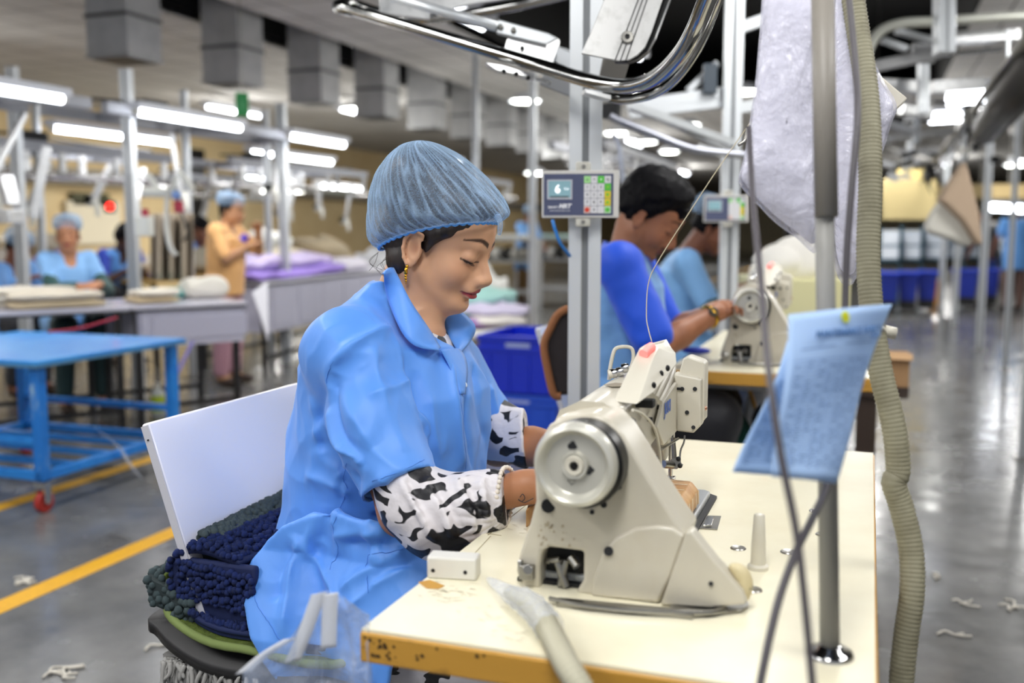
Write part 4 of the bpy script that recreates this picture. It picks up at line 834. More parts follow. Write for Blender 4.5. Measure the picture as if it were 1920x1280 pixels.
    def S3(L, off): return [(q-(q-CO).normalized()*off) for q in (C.surf(u, v) for u, v in L) if q is not None]
    P, Q = C.surface(2)
    n_ = vnoise(P*np.array([1, 1, .6]), 11)*.0035+vnoise(P, 26, 5)*.0012; ce_ = np.array([-.86, 1.69, .85]); d_ = P-ce_; d_[:, 2] *= .2; d_ /= np.linalg.norm(d_, axis=1)[:, None]; n_ = n_*.5+.017*(.12-np.abs(vnoise(P*np.array([1, 1, .62])+P[:, [2, 0, 1]]*np.array([.35, 0, 0]), 8.5, 3)))+.006*(.1-np.abs(vnoise(P*np.array([1, 1, .7]), 19, 7))); P = P+d_*n_[:, None]
    nv_ = normals(P, Q)
    for pl, am, w_ in FO:
        P = fold_push(P, nv_, pl, am, w_)
    for q in STL:
        w = []
        for p in q:
            a = P[((P-np.array(p))**2).sum(1) < .008**2]
            if len(a): a = V(a.mean(0)); w.append(a-(a-CO).normalized()*.0012)
        if len(w) > 2: sg.tube(w, .0005, 5)
    coat = obj('work_coat', npmesh('work_coat', P, Q), coat_m, t)
    obj('stitching', sg, mat('seam_blue', '#4a82d6', .7), coat)
    # collar, a stiff folded band with a pointed leaf
    def strip(inner, outer, name, thick=.0018):
        n = 14; a = smoothpath(inner, 6); b = smoothpath(outer, 6); a = [a[round(i*(len(a)-1)/(n-1))] for i in range(n)]; b = [b[round(i*(len(b)-1)/(n-1))] for i in range(n)]; m_ = MB()
        m_.grid(lambda u, v: a[round(u*(n-1))].lerp(b[round(u*(n-1))], v)+V((.2, -.9, .3))*(.012*math.sin(v*math.pi*.8)), n, 7)
        return obj(name, m_, coat_m, coat, smooth='all', solid=thick)
    def lay(L, off, fb):
        out = []; last = None
        for u, v in smoothpath2(L, 4):
            q = C.surf(u, v); q = q if q is not None and (q-CO).length < (PY(u, v, fb+.08)-CO).length else PY(u, v, fb); out.append(q)
        D_ = np.array([(q-CO).dot(CF) for q in out]); D_ = np.convolve(np.pad(D_, 2, 'edge'), np.ones(5)/5, 'valid'); return [CO+ray(*p)*(float(d)-off) for p, d in zip(smoothpath2(L, 4), D_)]
    strip(lay([(738, 502), (750, 525), (772, 568), (795, 602), (812, 628), (826, 652)], .012, 1.615), lay([(722, 515), (724, 545), (740, 592), (760, 632), (785, 652), (824, 659)], .010, 1.58), 'collar')
    strip([PY(738, 502, 1.64), PY(738, 499, 1.68), PY(746, 502, 1.73), PY(772, 514, 1.76)], [PY(722, 515, 1.60), PY(718, 516, 1.68), PY(724, 520, 1.74), PY(756, 536, 1.79)], 'collar')
    strip(lay([(829, 598), (838, 622), (850, 645), (860, 662)], .012, 1.73), lay([(866, 585), (892, 612), (884, 640), (864, 664)], .008, 1.77), 'lapel')
    strip(lay([(826, 656), (838, 678), (850, 705), (860, 740)], .006, 1.65), lay([(862, 655), (874, 672), (878, 700), (873, 740)], .008, 1.66), 'lapel')
    bp_ = C.surf(871, 722) or PY(871, 722, 1.64); obj('button', MB().lathe([(0, .003), (.005, .003), (.0055, 0), (.004, -.002)], bp_-(bp_-CO).normalized()*.004, (.2, -1, .2), 16), mat('pearl_button', '#dfe8f2', .2), coat)
    # ------------------------------------------------ blouse
    B_ = Fld(np.arange(-.90, -.50, .0032), np.arange(1.38, 1.98, .0032), np.arange(.70, 1.17, .0032))
    B_.path([V((-.735, 1.462, .89)), V((-.695, 1.462, .835)), V((-.655, 1.465, .812)), V((-.60, 1.475, .825)), V((-.565, 1.49, .842))], [.044, .059, .067, .058, .048], .02)
    B_.cap(V((-.635, 1.47, .80)), V((-.66, 1.47, .79)), .045, .045, .03)
    B_.path([V((-.775, 1.915, .92)), V((-.72, 1.915, .862)), V((-.64, 1.895, .855)), V((-.55, 1.86, .862))], [.052, .058, .056, .05], .02)
    B_.prof([.95, 1.055, 1.108], [-.9, -.88, -.86], [-.715, -.725, -.755], [1.69]*3, [.12, .11, .06], .02)
    B_.plane(V((-.548, 1.5, .85)), (1, .25, .1), .003)
    B_.cap(HT(-.03, 0, 0), V((-.845, 1.69, 1.0)), .045, .05, .003, True)
    for L in [[(755, 905), (790, 960), (815, 1005)], [(800, 905), (835, 960), (850, 1000)], [(860, 900), (880, 940), (895, 985)], [(905, 900), (912, 930), (920, 965)]]:
        q = [p for p in (B_.surf(u, v) for u, v in L) if p is not None]
        if len(q) > 1: B_.path(smoothpath(q, 3), .0035, .014); B_.path([p+V((.012, 0, 0)) for p in smoothpath(q, 3)], .003, .012, True)
    P, Q = B_.surface(); ang = np.arctan2(P[:, 2]-.83, P[:, 1]-1.47); f_ = np.clip((P[:, 0]+.63)/.08, 0, 1)*(P[:, 0] > -.7)
    P[:, 2] += .0016*np.sin(ang*22)*f_; P[:, 1] += .0016*np.cos(ang*22)*f_; P += (vnoise(P, 30)*.003)[:, None]*np.array([0, .7, .7])
    bl = obj('blouse', npmesh('blouse', P, Q), patt, t, label='sheer black and white cow print blouse')
    g = MB(); cc = V((-.5485, 1.4935, .8485))
    for i in range(34):
        a = 2*math.pi*i/34; g.ball(cc+V((.002+.002*math.sin(a*3), math.cos(a)*.044, math.sin(a)*.0455)), .0042, 7)
    obj('pompom_trim', g, mat('cream_trim', '#e6ddd0', .8), bl, smooth='all')
    # tattoo line on the wrist
    tt = [F.surf(u, v) for u, v in [(975, 932), (980, 926), (984, 934), (978, 940), (972, 936), (982, 942), (992, 938), (1000, 934)]]; tt = [q-(q-CO).normalized()*.0004 for q in tt if q is not None]
    if len(tt) > 2: obj('tattoo', MB().tube(smoothpath(tt, 5), .0007, 5), mat('ink', '#2c2f38', .6), t)
    # trousers and feet under the bench
    T_ = Fld(np.arange(-1.0, -.2, .009), np.arange(1.45, 1.95, .009), np.arange(.02, .62, .009))
    for y in (1.59, 1.79): T_.path([V((-.85, y, .52)), V((-.42, y, .52)), V((-.36, y, .12))], [.085, .07, .06], .03)
    P, Q = T_.surface(); obj('trousers', npmesh('trousers', P, Q), patt, t)
    g = MB(); [g.ball((-.30, y, .05), (.12, .04, .045), 12) for y in (1.59, 1.79)]; obj('shoe', g, mat('brown_shoe', '#4a3226', .5), t, smooth='all')
    return t
def normals(P, Q):
    n = np.cross(P[Q[:, 2]]-P[Q[:, 0]], P[Q[:, 3]]-P[Q[:, 1]]); a = np.zeros_like(P)
    for i in range(4): np.add.at(a, Q[:, i], n)
    for _ in range(3):
        b = a.copy()
        for i in range(4): np.add.at(b, Q[:, i], a[Q[:, (i+1) % 4]]/np.maximum(1e-9, 1))
        a = b/np.maximum(np.linalg.norm(b, axis=1), 1e-12)[:, None]
    return a
def fold_push(P, N_, pl, am, w, sharp=.002):
    lo = pl.min(0)-w*4; hi = pl.max(0)+w*4; idx = np.where(((P > lo) & (P < hi)).all(1))[0]
    if not len(idx): return P
    X = P[idx]; best = np.full(len(X), 9.); par = np.zeros(len(X)); n = len(pl)-1
    for i in range(n):
        a = pl[i]; e = pl[i+1]-a; t = np.clip(((X-a) @ e)/max(e @ e, 1e-12), 0, 1); d = np.linalg.norm(X-a-t[:, None]*e, axis=1); m = d < best; best[m] = d[m]; par[m] = (i+t[m])/n
    tp = np.clip(np.minimum(par, 1-par)*5+.15, 0, 1); P = P.copy(); P[idx] += N_[idx]*(am*tp*np.exp(-(np.sqrt(best**2+sharp**2)-sharp)/w))[:, None]; return P
def smoothpath2(L, n):
    q = smoothpath([V((u, v, 0)) for u, v in L], n); return [(p.x, p.y) for p in q]

woman = main_woman()
# ================================================================ extruded aluminium posts
def profile_post(p, z0, z1, label, w=.078, dpt=.04, group=None, ang=TH-.06, m=alum):
    t = thing('aluminium_post', label, 'post', (p[0], p[1], z0), group); R = Matrix.Rotation(ang, 3, 'Z')
    pr = [(-.5, -.5), (-.1, -.5), (-.1, -.36), (-.2, -.36), (-.2, -.2), (.2, -.2), (.2, -.36), (.1, -.36), (.1, -.5), (.5, -.5), (.5, .5), (-.5, .5)]
    pts = [V((p[0], p[1], z0))+R @ V((a*w, b*dpt*1.0, 0)) for a, b in pr]
    obj('post_profile', MB().prism(pts, (0, 0, z1-z0)), m, t, bevel=.0015); 
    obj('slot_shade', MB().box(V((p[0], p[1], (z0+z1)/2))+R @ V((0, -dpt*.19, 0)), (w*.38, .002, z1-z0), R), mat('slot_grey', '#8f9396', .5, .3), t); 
    obj('base_plate', MB().box(V((p[0], p[1], z0+.005)), (w*1.8, dpt*3, .01), R), steel, t); return t, R
pp = PD(1096, 500, 2.6)
post1, R1 = profile_post((pp.x, pp.y), 0, 3.3, 'tall pale aluminium post with a centre slot, nearest one, carrying the grey keypad display', .084, .045)
# ================================================================ keypad display
def display(o, R, label, s=1.0, fine=True):
    t = thing('keypad_display', label, 'display', o, 'keypad displays')
    T = lambda x, z, y=0: V(o)+R @ V((x*s, y*s, z*s))
    def pl(mb, x0, z0, x1, z1, y0, y1): 
        return mb.prism([T(x0, z0, y0), T(x1, z0, y0), T(x1, z1, y0), T(x0, z1, y0)], R @ V((0, (y1-y0)*s, 0)))
    obj('housing', pl(MB(), -.1, -.061, .1, .061, 0, .03), mat('display_case', '#cfcdc8', .4), t, bevel=.003)
    obj('face_plate', pl(MB(), -.0945, -.0545, .085, .052, -.0012, 0), mat('display_navy', '#4c526f', .35), t)
    sc_ = obj('screen', pl(MB(), -.086, -.0135, -.0205, .0375, -.003, -.001), mat('screen_rim', '#b9bcc4', .35), t, bevel=.0012)
    obj('screen_glass', pl(MB(), -.082, -.008, -.025, .034, -.0036, -.0029), mat('lcd_glass', '#7fa3ac', .05, spec=1, emit=('#6f96a0', .25)), sc_)
    obj('screen_bar', pl(MB(), -.078, -.0078, -.03, -.005, -.0042, -.0036), mat('lcd_dark', '#25302c', .3), sc_)
    if fine:
        wm = mat('lcd_digits', '#ffffff', .3, emit=('#ffffff', .8)); X = R @ V((1, 0, 0)); Zz = V((0, 0, 1))
        text('6', .03*s, T(-.0585, .0125, -.0042), X, Zz, wm, 'screen_digits', sc_, bold=.0006); text('5', .008*s, T(-.040, .014, -.0042), X, Zz, wm, 'screen_digits', sc_); text('14', .008*s, T(-.034, .013, -.0042), X, Zz, wm, 'screen_digits', sc_)
        lt = mat('white_print', '#e8e9ee', .5); text('SMART', .0085*s, T(-.0705, -.0335, -.0016), X, Zz, lt, 'brand_lettering', t, bold=.0002); text('MRT', .0155*s, T(-.0405, -.031, -.0016), X, Zz, lt, 'brand_lettering', t, bold=.0007, shear=.3); text('WWW.SMARTMRT.COM', .0048*s, T(-.053, -.0425, -.0016), X, Zz, lt, 'brand_lettering', t)
    kp = obj('keypad', pl(MB(), .009, -.0495, .0795, .047, -.0018, -.001), mat('keypad_gap', '#8b8f98', .5), t)
    rows = [['I', '\u2261', '+', 'Q'], ['1', '2', '3', '>'], ['4', '5', '6', 'v'], ['7', '8', '9', '^'], ['X', '0', '.', 'o']]
    colr = {(0, 0): '#9fdc8f', (0, 2): '#4fc23c', (1, 3): '#55bf3a', (2, 3): '#d7c41c', (3, 3): '#d7c41c', (4, 3): '#b8e0ae', (4, 0): '#e0c4bc'}
    for r in range(5):
        for c in range(4):
            x0 = .0098+c*.01755; z1 = .0462-r*.0193; k = colr.get((r, c), '#d9d9dc'); b = obj('key', pl(MB(), x0, z1-.0181, x0+.0165, z1, -.0032, -.0015), mat('key_'+k[1:], k, .45), kp, bevel=.0012 if fine else 0)
            if fine:
                tc_ = {(0, 2): '#ffffff', (2, 3): '#6fb52c', (3, 3): '#6fb52c', (1, 3): '#b9c22a'}.get((r, c), '#4b4f58')
                if (r, c) == (4, 0): b2 = MB().cyl(T(x0+.008, z1-.009, -.0032), T(x0+.008, z1-.009, -.004), .0062*s, 20); obj('key_mark', b2, mat('key_red', '#d1402c', .4), kp)
                elif (r, c) == (4, 3): obj('key_mark', MB().cyl(T(x0+.008, z1-.009, -.0032), T(x0+.008, z1-.009, -.004), .0058*s, 20), mat('key_green', '#58bd45', .4), kp)
                elif (r, c) in ((2, 3), (3, 3)):
                    q = 1 if r == 3 else -1; obj('key_mark', MB().prism([T(x0+.003, z1-.009-q*.003, -.0034), T(x0+.013, z1-.009-q*.003, -.0034), T(x0+.008, z1-.009+q*.005, -.0034)], R @ V((0, -.0004, 0))), mat('key_arrow', '#5dbd40', .4), kp)
                else: text(rows[r][c] if r else '\u25cb+O Q'[0:0]+['o', '=', '+', 'Q'][c], .0095*s, T(x0+.0082, z1-.009, -.0034), X, Zz, mat('print'+tc_[1:], tc_, .5), 'key_mark', kp, bold=.0002)
    for z0, z1 in ((.055, .083), (-.083, -.055)):
        br = obj('mounting_tab', pl(MB(), -.0125, z0, .026, z1, .004, .02), mat('tab_cream', '#c9c7bc', .4), t, bevel=.004); zc = .071 if z0 > 0 else -.071
        obj('tab_screw', MB().cyl(T(.008, zc, .0035), T(.008, zc, -.001), .0055*s, 6), steel, br, bevel=.0008)
    return t
dc = PD(1088, 364, 2.5); Rd = Matrix.Rotation(TH-.1, 3, 'Z')
dsp1 = display(dc, Rd, 'grey keypad display with coloured buttons on the near post', .97)
obj_ = tag(obj('blue_cable', MB().tube(smoothpath([PD(1036, 412, 2.5), PD(1040, 428, 2.5), PD(1050, 455, 2.52), PD(1064, 474, 2.56), PD(1072, 484, 2.6)], 6), .0045, 8), mat('cable_blue', '#2f7fd0', .45), smooth='all'), 'short blue cable dropping from the near keypad display to the post', 'cable')
# ================================================================ chrome rail loop overhead (near station)
def railz(L, z): return [PZ(u, v, z) for u, v in L]
rl = thing('hanging_rail', 'large chrome rail loop sweeping overhead across the top of the picture', 'rail', PD(1050, 155, 2.4))
outer = [PD(u, v, d) for u, v, d in [(1352, -60, 1.75), (1326, 0, 1.8), (1303, 55, 1.86), (1278, 98, 1.95), (1242, 136, 2.08), (1205, 156, 2.18), (1160, 161, 2.28), (1100, 150, 2.36), (1000, 120, 2.46), (900, 90, 2.6), (800, 60, 2.78), (720, 36, 2.95), (665, 20, 3.1), (645, 15, 3.15)]]
chr2 = mat('dark_chrome', '#a8a8a6', .14, 1)
obj('rail_tube', MB().tube(smoothpath(outer, 8), .0175, 20), chr2, rl, smooth='all')
top2 = [PD(u, v, d) for u, v, d in [(660, 22, 3.12), (640, 17, 3.16), (632, 12, 3.2), (640, 7, 3.25), (665, 8, 3.3), (700, 20, 3.3), (745, 32, 3.3), (800, 35, 3.25), (880, 26, 3.2), (980, 8, 3.1), (1080, -16, 3.0)]]
obj('rail_end', MB().tube(smoothpath(top2, 8), [.0165, .0175]*0+[.0165]*(8*10+1), 16), chr2, rl, smooth='all')
low = [PD(u, v, d) for u, v, d in [(1372, -60, 1.8), (1344, 10, 1.86), (1310, 90, 1.98), (1268, 148, 2.12), (1225, 178, 2.25), (1170, 189, 2.35), (1138, 184, 2.4)]]
obj('lower_rail', MB().tube(smoothpath(low, 8), .0085, 12), chr2, rl, smooth='all')
def qp(L, d, ext, name, m, par, bevel=.001): return obj(name, MB().prism([PD(u, v, d) for u, v in L], ext), m, par, bevel=bevel)
qp([(910, 117), (940, 121), (1003, 140), (1002, 147), (930, 131)], 2.5, V((-.02, .05, .0)), 'clip_plate', alum2, rl); qp([(1098, 166), (1146, 178), (1146, 187), (1098, 174)], 2.3, V((-.02, .04, 0)), 'clip_plate', alum2, rl)
qp([(1003, 143), (1028, 150), (1025, 158), (1004, 150)], 2.5, V((0, .03, 0)), 'rail_bracket', alum2, rl)
# push rod and its square carrier box
qp([(934, 36), (1028, 62), (1046, 72), (1024, 84), (928, 61)], 2.62, V((-.012, .05, .004)), 'carrier_block', alum, rl, .003)
qp([(1024, 84), (1048, 72), (1050, 78), (1034, 126), (1026, 130)], 2.6, V((-.01, .03, 0)), 'carrier_side', alum2, rl); qp([(953, 70), (1028, 88), (1034, 128), (944, 104)], 2.64, V((-.01, .02, 0)), 'carrier_plate', alum2, rl)
obj('push_rod', MB().cyl(PD(735, -6, 2.7), PD(930, 50, 2.6), .0135, 16), alum, rl, smooth='all')
obj('support_beam', MB().bar(PD(1048, 102, 2.62), PD(1118, 136, 2.56), .04, .04), alum, rl, bevel=.003); obj('support_beam', MB().bar(PD(1018, 148, 2.6), PD(1085, 174, 2.58), .03, .035), mat('grey_beam', '#9fa1a3', .4, .4), rl, bevel=.003)
for u, v in [(939, 51), (963, 57)]: obj('bolt', MB().lathe([(0, .006), (.0065, .006), (.0075, 0)], PD(u, v, 2.615), -CF, 14), steel, rl, smooth='all')
for u, v in [(979, 90), (945, 134), (968, 139), (990, 146)]: obj('bolt', MB().lathe([(0, .004), (.005, .004), (.006, 0)], PD(u, v, 2.5 if v > 100 else 2.63), -CF, 12), darkm, rl, smooth='all')
# white cover plate left of the push rod
qp([(712, -10), (712, 24), (806, 36), (806, 26), (880, 8), (1000, -10)], 3.05, V((-.01, .02, 0)), 'cover_sheet', alum2, rl)
# ---- slanted drop arm plate with three wires
da = thing('drop_arm', 'slanted white plate with rounded end, thin wires and one bolt, by the near post', 'arm', PD(1170, 60, 2.25))
L = [(1145, -30), (1252, -30), (1222, 60), (1210, 88), (1196, 103), (1180, 112), (1160, 114), (1090, 100), (1108, 60)]
obj('arm_plate', MB().prism([PD(u, v, 2.25) for u, v in L], V((-.004, .012, 0))), mat('plate_white', '#dcdcda', .35, .2, bump=(30, .04, .002), var=(30, '#c9c9c6', .3, .5)), da, bevel=.0015)
obj('plate_lip', MB().prism([PD(u, v, 2.28) for u, v in [(1252, -30), (1262, -20), (1228, 70), (1214, 96), (1196, 110), (1176, 117), (1152, 116), (1180, 110), (1205, 92)]], V((-.004, .03, 0))), darkm, da)
g = MB()
for k_ in range(3): g.cyl(PD(1204+k_*8, -20, 2.246), PD(1153+k_*10, 114, 2.246), .0011, 6)
obj('thin_wire', g, darkm, da, smooth='all')
b_ = PD(1176, 70, 2.246); bt = obj('plate_bolt', MB().lathe([(0, -.001), (.0055, -.001), (.006, .006), (.0125, .0062), (.014, .003), (.014, -.004)], b_, -CF, 28), steel, da, smooth=True); obj('bolt_socket', MB().cyl(b_-CF*.002, b_+CF*.0, .005, 6), dark, bt)
obj('arm_tongue', MB().prism([PD(u, v, 2.42) for u, v in [(1130, 110), (1180, 116), (1168, 156), (1122, 150)]], V((-.002, .008, 0))), mat('dull_zinc', '#7c7974', .4, .7, bump=(60, .1, .002)), da)
# ================================================================ thin rod of the thread stand, cables, hose
rodb = PZ(1556, 1228, TZ)
t = thing('thread_stand', 'tall grey rod on a round chrome foot rising from the near table', 'stand', rodb)
obj('rod', MB().cyl(rodb, PD(1541, -60, 1.2), .0112, 20), mat('rod_grey', '#8f8e8a', .5, .1), t, smooth='all')
obj('foot_disc', MB().lathe([(0, .012), (.013, .012), (.016, .007), (.024, .006), (.0265, .002), (.0265, 0)], rodb, n=36), chrome, t, smooth='all')
obj('rod_sleeve', MB().cyl(PD(1541.5, -60, 1.2), PD(1549.5, 405, 1.165), .0136, 20), mat('rod_sleeve', '#827d75', .5), t, smooth='all')
cab = mat('grey_cable', '#4b474c', .5)
tag(obj('cable', MB().tube(smoothpath([PD(u, v, d) for u, v, d in [(1404, 240, 1.25), (1412, 380, 1.14), (1426, 520, 1.02), (1440, 680, .93), (1462, 840, .90), (1492, 990, .89), (1508, 1120, .88), (1524, 1290, .87), (1530, 1400, .86)]], 8), .0036, 10), cab, smooth='all'), 'dark cable crossing in front of the left edge of the blue paper', 'cable')
tag(obj('cable', MB().tube(smoothpath([PD(u, v, d) for u, v, d in [(1588, -40, 1.3), (1604, 120, 1.26), (1608, 220, 1.22), (1598, 340, 1.2), (1588, 470, 1.19), (1584, 600, 1.18), (1578, 780, 1.15), (1552, 905, 1.1), (1524, 970, 1.06), (1490, 1040, 1.03), (1456, 1140, 1.0), (1424, 1290, .97), (1410, 1400, .96)]], 8), .0042, 10), cab, smooth='all'), 'dark cable passing behind the blue paper and crossing the other one below it', 'cable')
t = thing('ribbed_hose', 'long thick beige ribbed hose hanging down right of the near table', 'hose', (.07, 1.5, 0))
hose([PD(u, v, d) for u, v, d in [(1590, -60, 1.5), (1606, 40, 1.5), (1626, 180, 1.48), (1632, 330, 1.46), (1628, 480, 1.45), (1636, 600, 1.44), (1652, 700, 1.43), (1676, 800, 1.42), (1684, 880, 1.42), (1676, 905, 1.42), (1690, 950, 1.42), (1708, 1030, 1.41), (1710, 1110, 1.4), (1698, 1200, 1.4), (1690, 1300, 1.4), (1700, 1420, 1.4)]],
     .0168, 'hose_body', .006, mat('hose_beige', '#8f8b74', .6, var=(18, '#77725c', .3, .55)), t, .045)
obj('hose_clip', MB().cyl(PD(1650, 618, 1.44), PD(1678, 625, 1.44), .009, 12).tube(smoothpath([PD(1630, 615, 1.44), PD(1650, 612, 1.42), PD(1662, 628, 1.44)], 4), .004, 8), cream2, t, smooth='all')
# thread running from the top of the stand to the machine
tag(obj('sewing_thread', MB().tube(smoothpath([PD(1408, 228, 1.5), PD(1345, 318, 1.52), PD(1290, 402, 1.54), PD(1235, 488, 1.56), PD(1216, 530, 1.57), PD(1212, 590, 1.57), PD(1216, 618, 1.56), PD(1222, 640, 1.55)], 8), .00085, 6), mat('thread_beige', '#c9bfa2', .7), smooth='all'), 'thin beige thread running down from the hanging bag to the near sewing machine', 'thread')
# ================================================================ blue paper sheets
def paper_mat(name, seed):
    m, n, N, L, o = nodes_of(name); b = N('ShaderNodeBsdfPrincipled'); b.inputs['Roughness'].default_value = .6; b.inputs['Base Color'].default_value = lin('#bbd8fa'); tr = N('ShaderNodeBsdfTranslucent'); tr.inputs[0].default_value = lin('#bbd8fa')
    x = N('ShaderNodeMixShader'); x.inputs[0].default_value = .3; L(b.outputs[0], x.inputs[1]); L(tr.outputs[0], x.inputs[2]); L(x.outputs[0], o.inputs[0]); return m
pm = paper_mat('blue_form_paper', 1); ink = mat('form_ink', '#6f93c4', .6); inkd = mat('form_title_ink', '#5580b8', .6)
def sheet(c, label, bend, rows, title=False, dd=0):
    """c: corners top-left, top-right, bottom-right, bottom-left"""
    t = thing('paper_form', label, 'paper', (c[0]+c[1])/2, 'blue printed forms'); f = lambda u, v: (c[0].lerp(c[1], u)).lerp(c[3].lerp(c[2], u), v)
    nrm = (c[1]-c[0]).cross(c[3]-c[0]).normalized(); nrm = -nrm if nrm.dot(CF) > 0 else nrm
    g = lambda u, v: f(u, v)+nrm*(bend*math.sin(u*math.pi)*(1-.3*v)+.004*math.sin(v*5+u*3))
    obj('sheet', MB().grid(g, 21, 21), pm, t, smooth='all', solid=.0005)
    L = MB()
    def line(u0, v0, u1, v1, w):
        n = 8; P = [g(u0+(u1-u0)*i/n, v0+(v1-v0)*i/n)+nrm*.0006 for i in range(n+1)]; d = V((0, 0, 1)) if abs(v1-v0) < abs(u1-u0) else (c[1]-c[0]).normalized()
        for i in range(n): L.add([P[i]-d*w, P[i+1]-d*w, P[i+1]+d*w, P[i]+d*w], [(0, 1, 2, 3)])
    for i in range(rows): v = .3+i*.64/rows; line(.06, v, .95, v, .00028)
    for k_ in range(9): line(.06+k_*.111, .3, .06+k_*.111, .92, .0002)
    rr = random.Random(len(label))
    for i in range(rows):
        for k_ in range(8):
            if rr.random() < .7: line(.075+k_*.111, .315+i*.64/rows, .075+k_*.111+rr.uniform(.03, .085), .315+i*.64/rows, .0006)
    if title: line(.1, .235, .4, .225, .0005); line(.5, .22, .9, .22, .0005)
    obj('printed_table', L, ink, t)
    if title:
        X = (g(.7, .14)-g(.2, .14)); Z = V((0, 0, 1)); text('MAINTENANCE SHEET', .0108, g(.5, .15)+nrm*.0015, X, Z, inkd, 'title_print', t, bold=.0001); text('Machine', .008, g(.86, .18)+nrm*.0015, X, Z, ink, 'title_print', t)
        q = g(.42, .055)+nrm*.0012; Xn = (g(.5, .05)-g(.4, .05)).normalized(); obj('round_sticker', MB().lathe([(0, .0005), (.0062, .0005), (.0062, 0)], q, nrm, 24), mat('sticker_yellow', '#d8e02a', .5), t); obj('sticker_centre', MB().lathe([(0, .0005), (.003, .0005)], q+nrm*.0005, nrm, 16), mat('sticker_green', '#b9b81c', .5), t)
    return t
sheet([PD(1478, 590, 1.02), PD(1672, 570, 1.12), PD(1562, 907, 1.04), PD(1452, 893, .98)], 'light blue printed form with bold title and round yellow sticker, in front', .012, 22, True)
sheet([PD(1476, 640, 1.09), PD(1560, 640, 1.14), PD(1530, 895, 1.12), PD(1378, 886, 1.05)], 'second blue printed form hanging behind and left of the titled one', .006, 22)
# ================================================================ clear bags of folded cloth hanging at upper right
plas = film_mat('bag_film', '#dcdcec', .2, 16, 1.6)
def hanging_bag(front, depth, thick, label, cl, seed):
    t = thing('plastic_bag', label, 'bag', PD(*front[0], depth), 'clear bags hung at the thread stand')
    P = [PD(u, v, depth) for u, v in front]; c = sum(P, V())/len(P); B = smoothpath(P, 5, True); nn = -CF
    def shell(k, off, amp, sd):
        vs = []; m = len(B); rings = [1, .93, .8, .6, .4, .2, .02]
        for sgn in (1, -1):
            for r in rings:
                for i, p in enumerate(B):
                    q = c+(p-c)*(r*k); b = (1-r**2.5)**.5 if r < 1 else 0; w = mn.noise(V((q.x*26+sd, q.y*26, q.z*12)))
                    vs.append(q+nn*(sgn*thick*off*b+w*amp))
        fs = []
        for s_ in range(2):
            o = s_*len(rings)*m
            for j in range(len(rings)-1):
                for i in range(m): f = (o+j*m+i, o+j*m+(i+1) % m, o+(j+1)*m+(i+1) % m, o+(j+1)*m+i); fs.append(f if s_ else f[::-1])
        return MB().add(vs, fs)
    if cl: obj('folded_cloth', shell(.93, .75, .003, seed+5), cl, t, smooth='all')
    obj('film', shell(1, 1, .007, seed), plas, t, smooth='all'); return t
wc = mat('white_folded_cloth', '#d8d7e4', .8, bump=(18, .8, .02)); 
hanging_bag([(1440, -40), (1425, 60), (1415, 160), (1398, 280), (1386, 330), (1392, 352), (1440, 405), (1490, 445), (1532, 472), (1537, 380), (1534, 200), (1530, 60), (1536, -40)], 1.42, .03, 'clear bag holding a white cloth, large pointed one left of the grey rod', wc, 1)
hanging_bag([(1566, -30), (1562, 150), (1560, 400), (1572, 520), (1606, 520), (1612, 380), (1640, 330), (1668, 240), (1680, 195), (1650, 140), (1610, 60), (1600, -30)], 1.56, .028, 'crumpled clear bag behind the beige ribbed hose', wc, 7)
t = thing('cloth_piece', 'cream cloth corner with two rivets sticking out right of the ribbed hose', 'cloth', PD(1660, 165, 1.62))
obj('cloth_flap', MB().prism([PD(u, v, 1.62) for u, v in [(1620, 120), (1636, 128), (1676, 162), (1703, 184), (1690, 198), (1676, 210), (1640, 180), (1612, 160)]], V((-.01, .03, 0))), mat('cream_cloth', '#cfcabd', .8, bump=(50, .3, .003)), t, bevel=.003)
obj('rivet', MB().ball(PD(1645, 160, 1.615), .005, 8).ball(PD(1658, 168, 1.615), .004, 8), chrome, t, smooth='all')
# dark hook bar beside the bag
tag(obj('hanger_hook', MB().tube(smoothpath([PD(1402, 238, 1.5), PD(1398, 262, 1.5), PD(1384, 272, 1.5)], 4), .003, 8), steel, smooth='all'), 'small steel hook at the lower left of the pointed clear bag', 'hook')
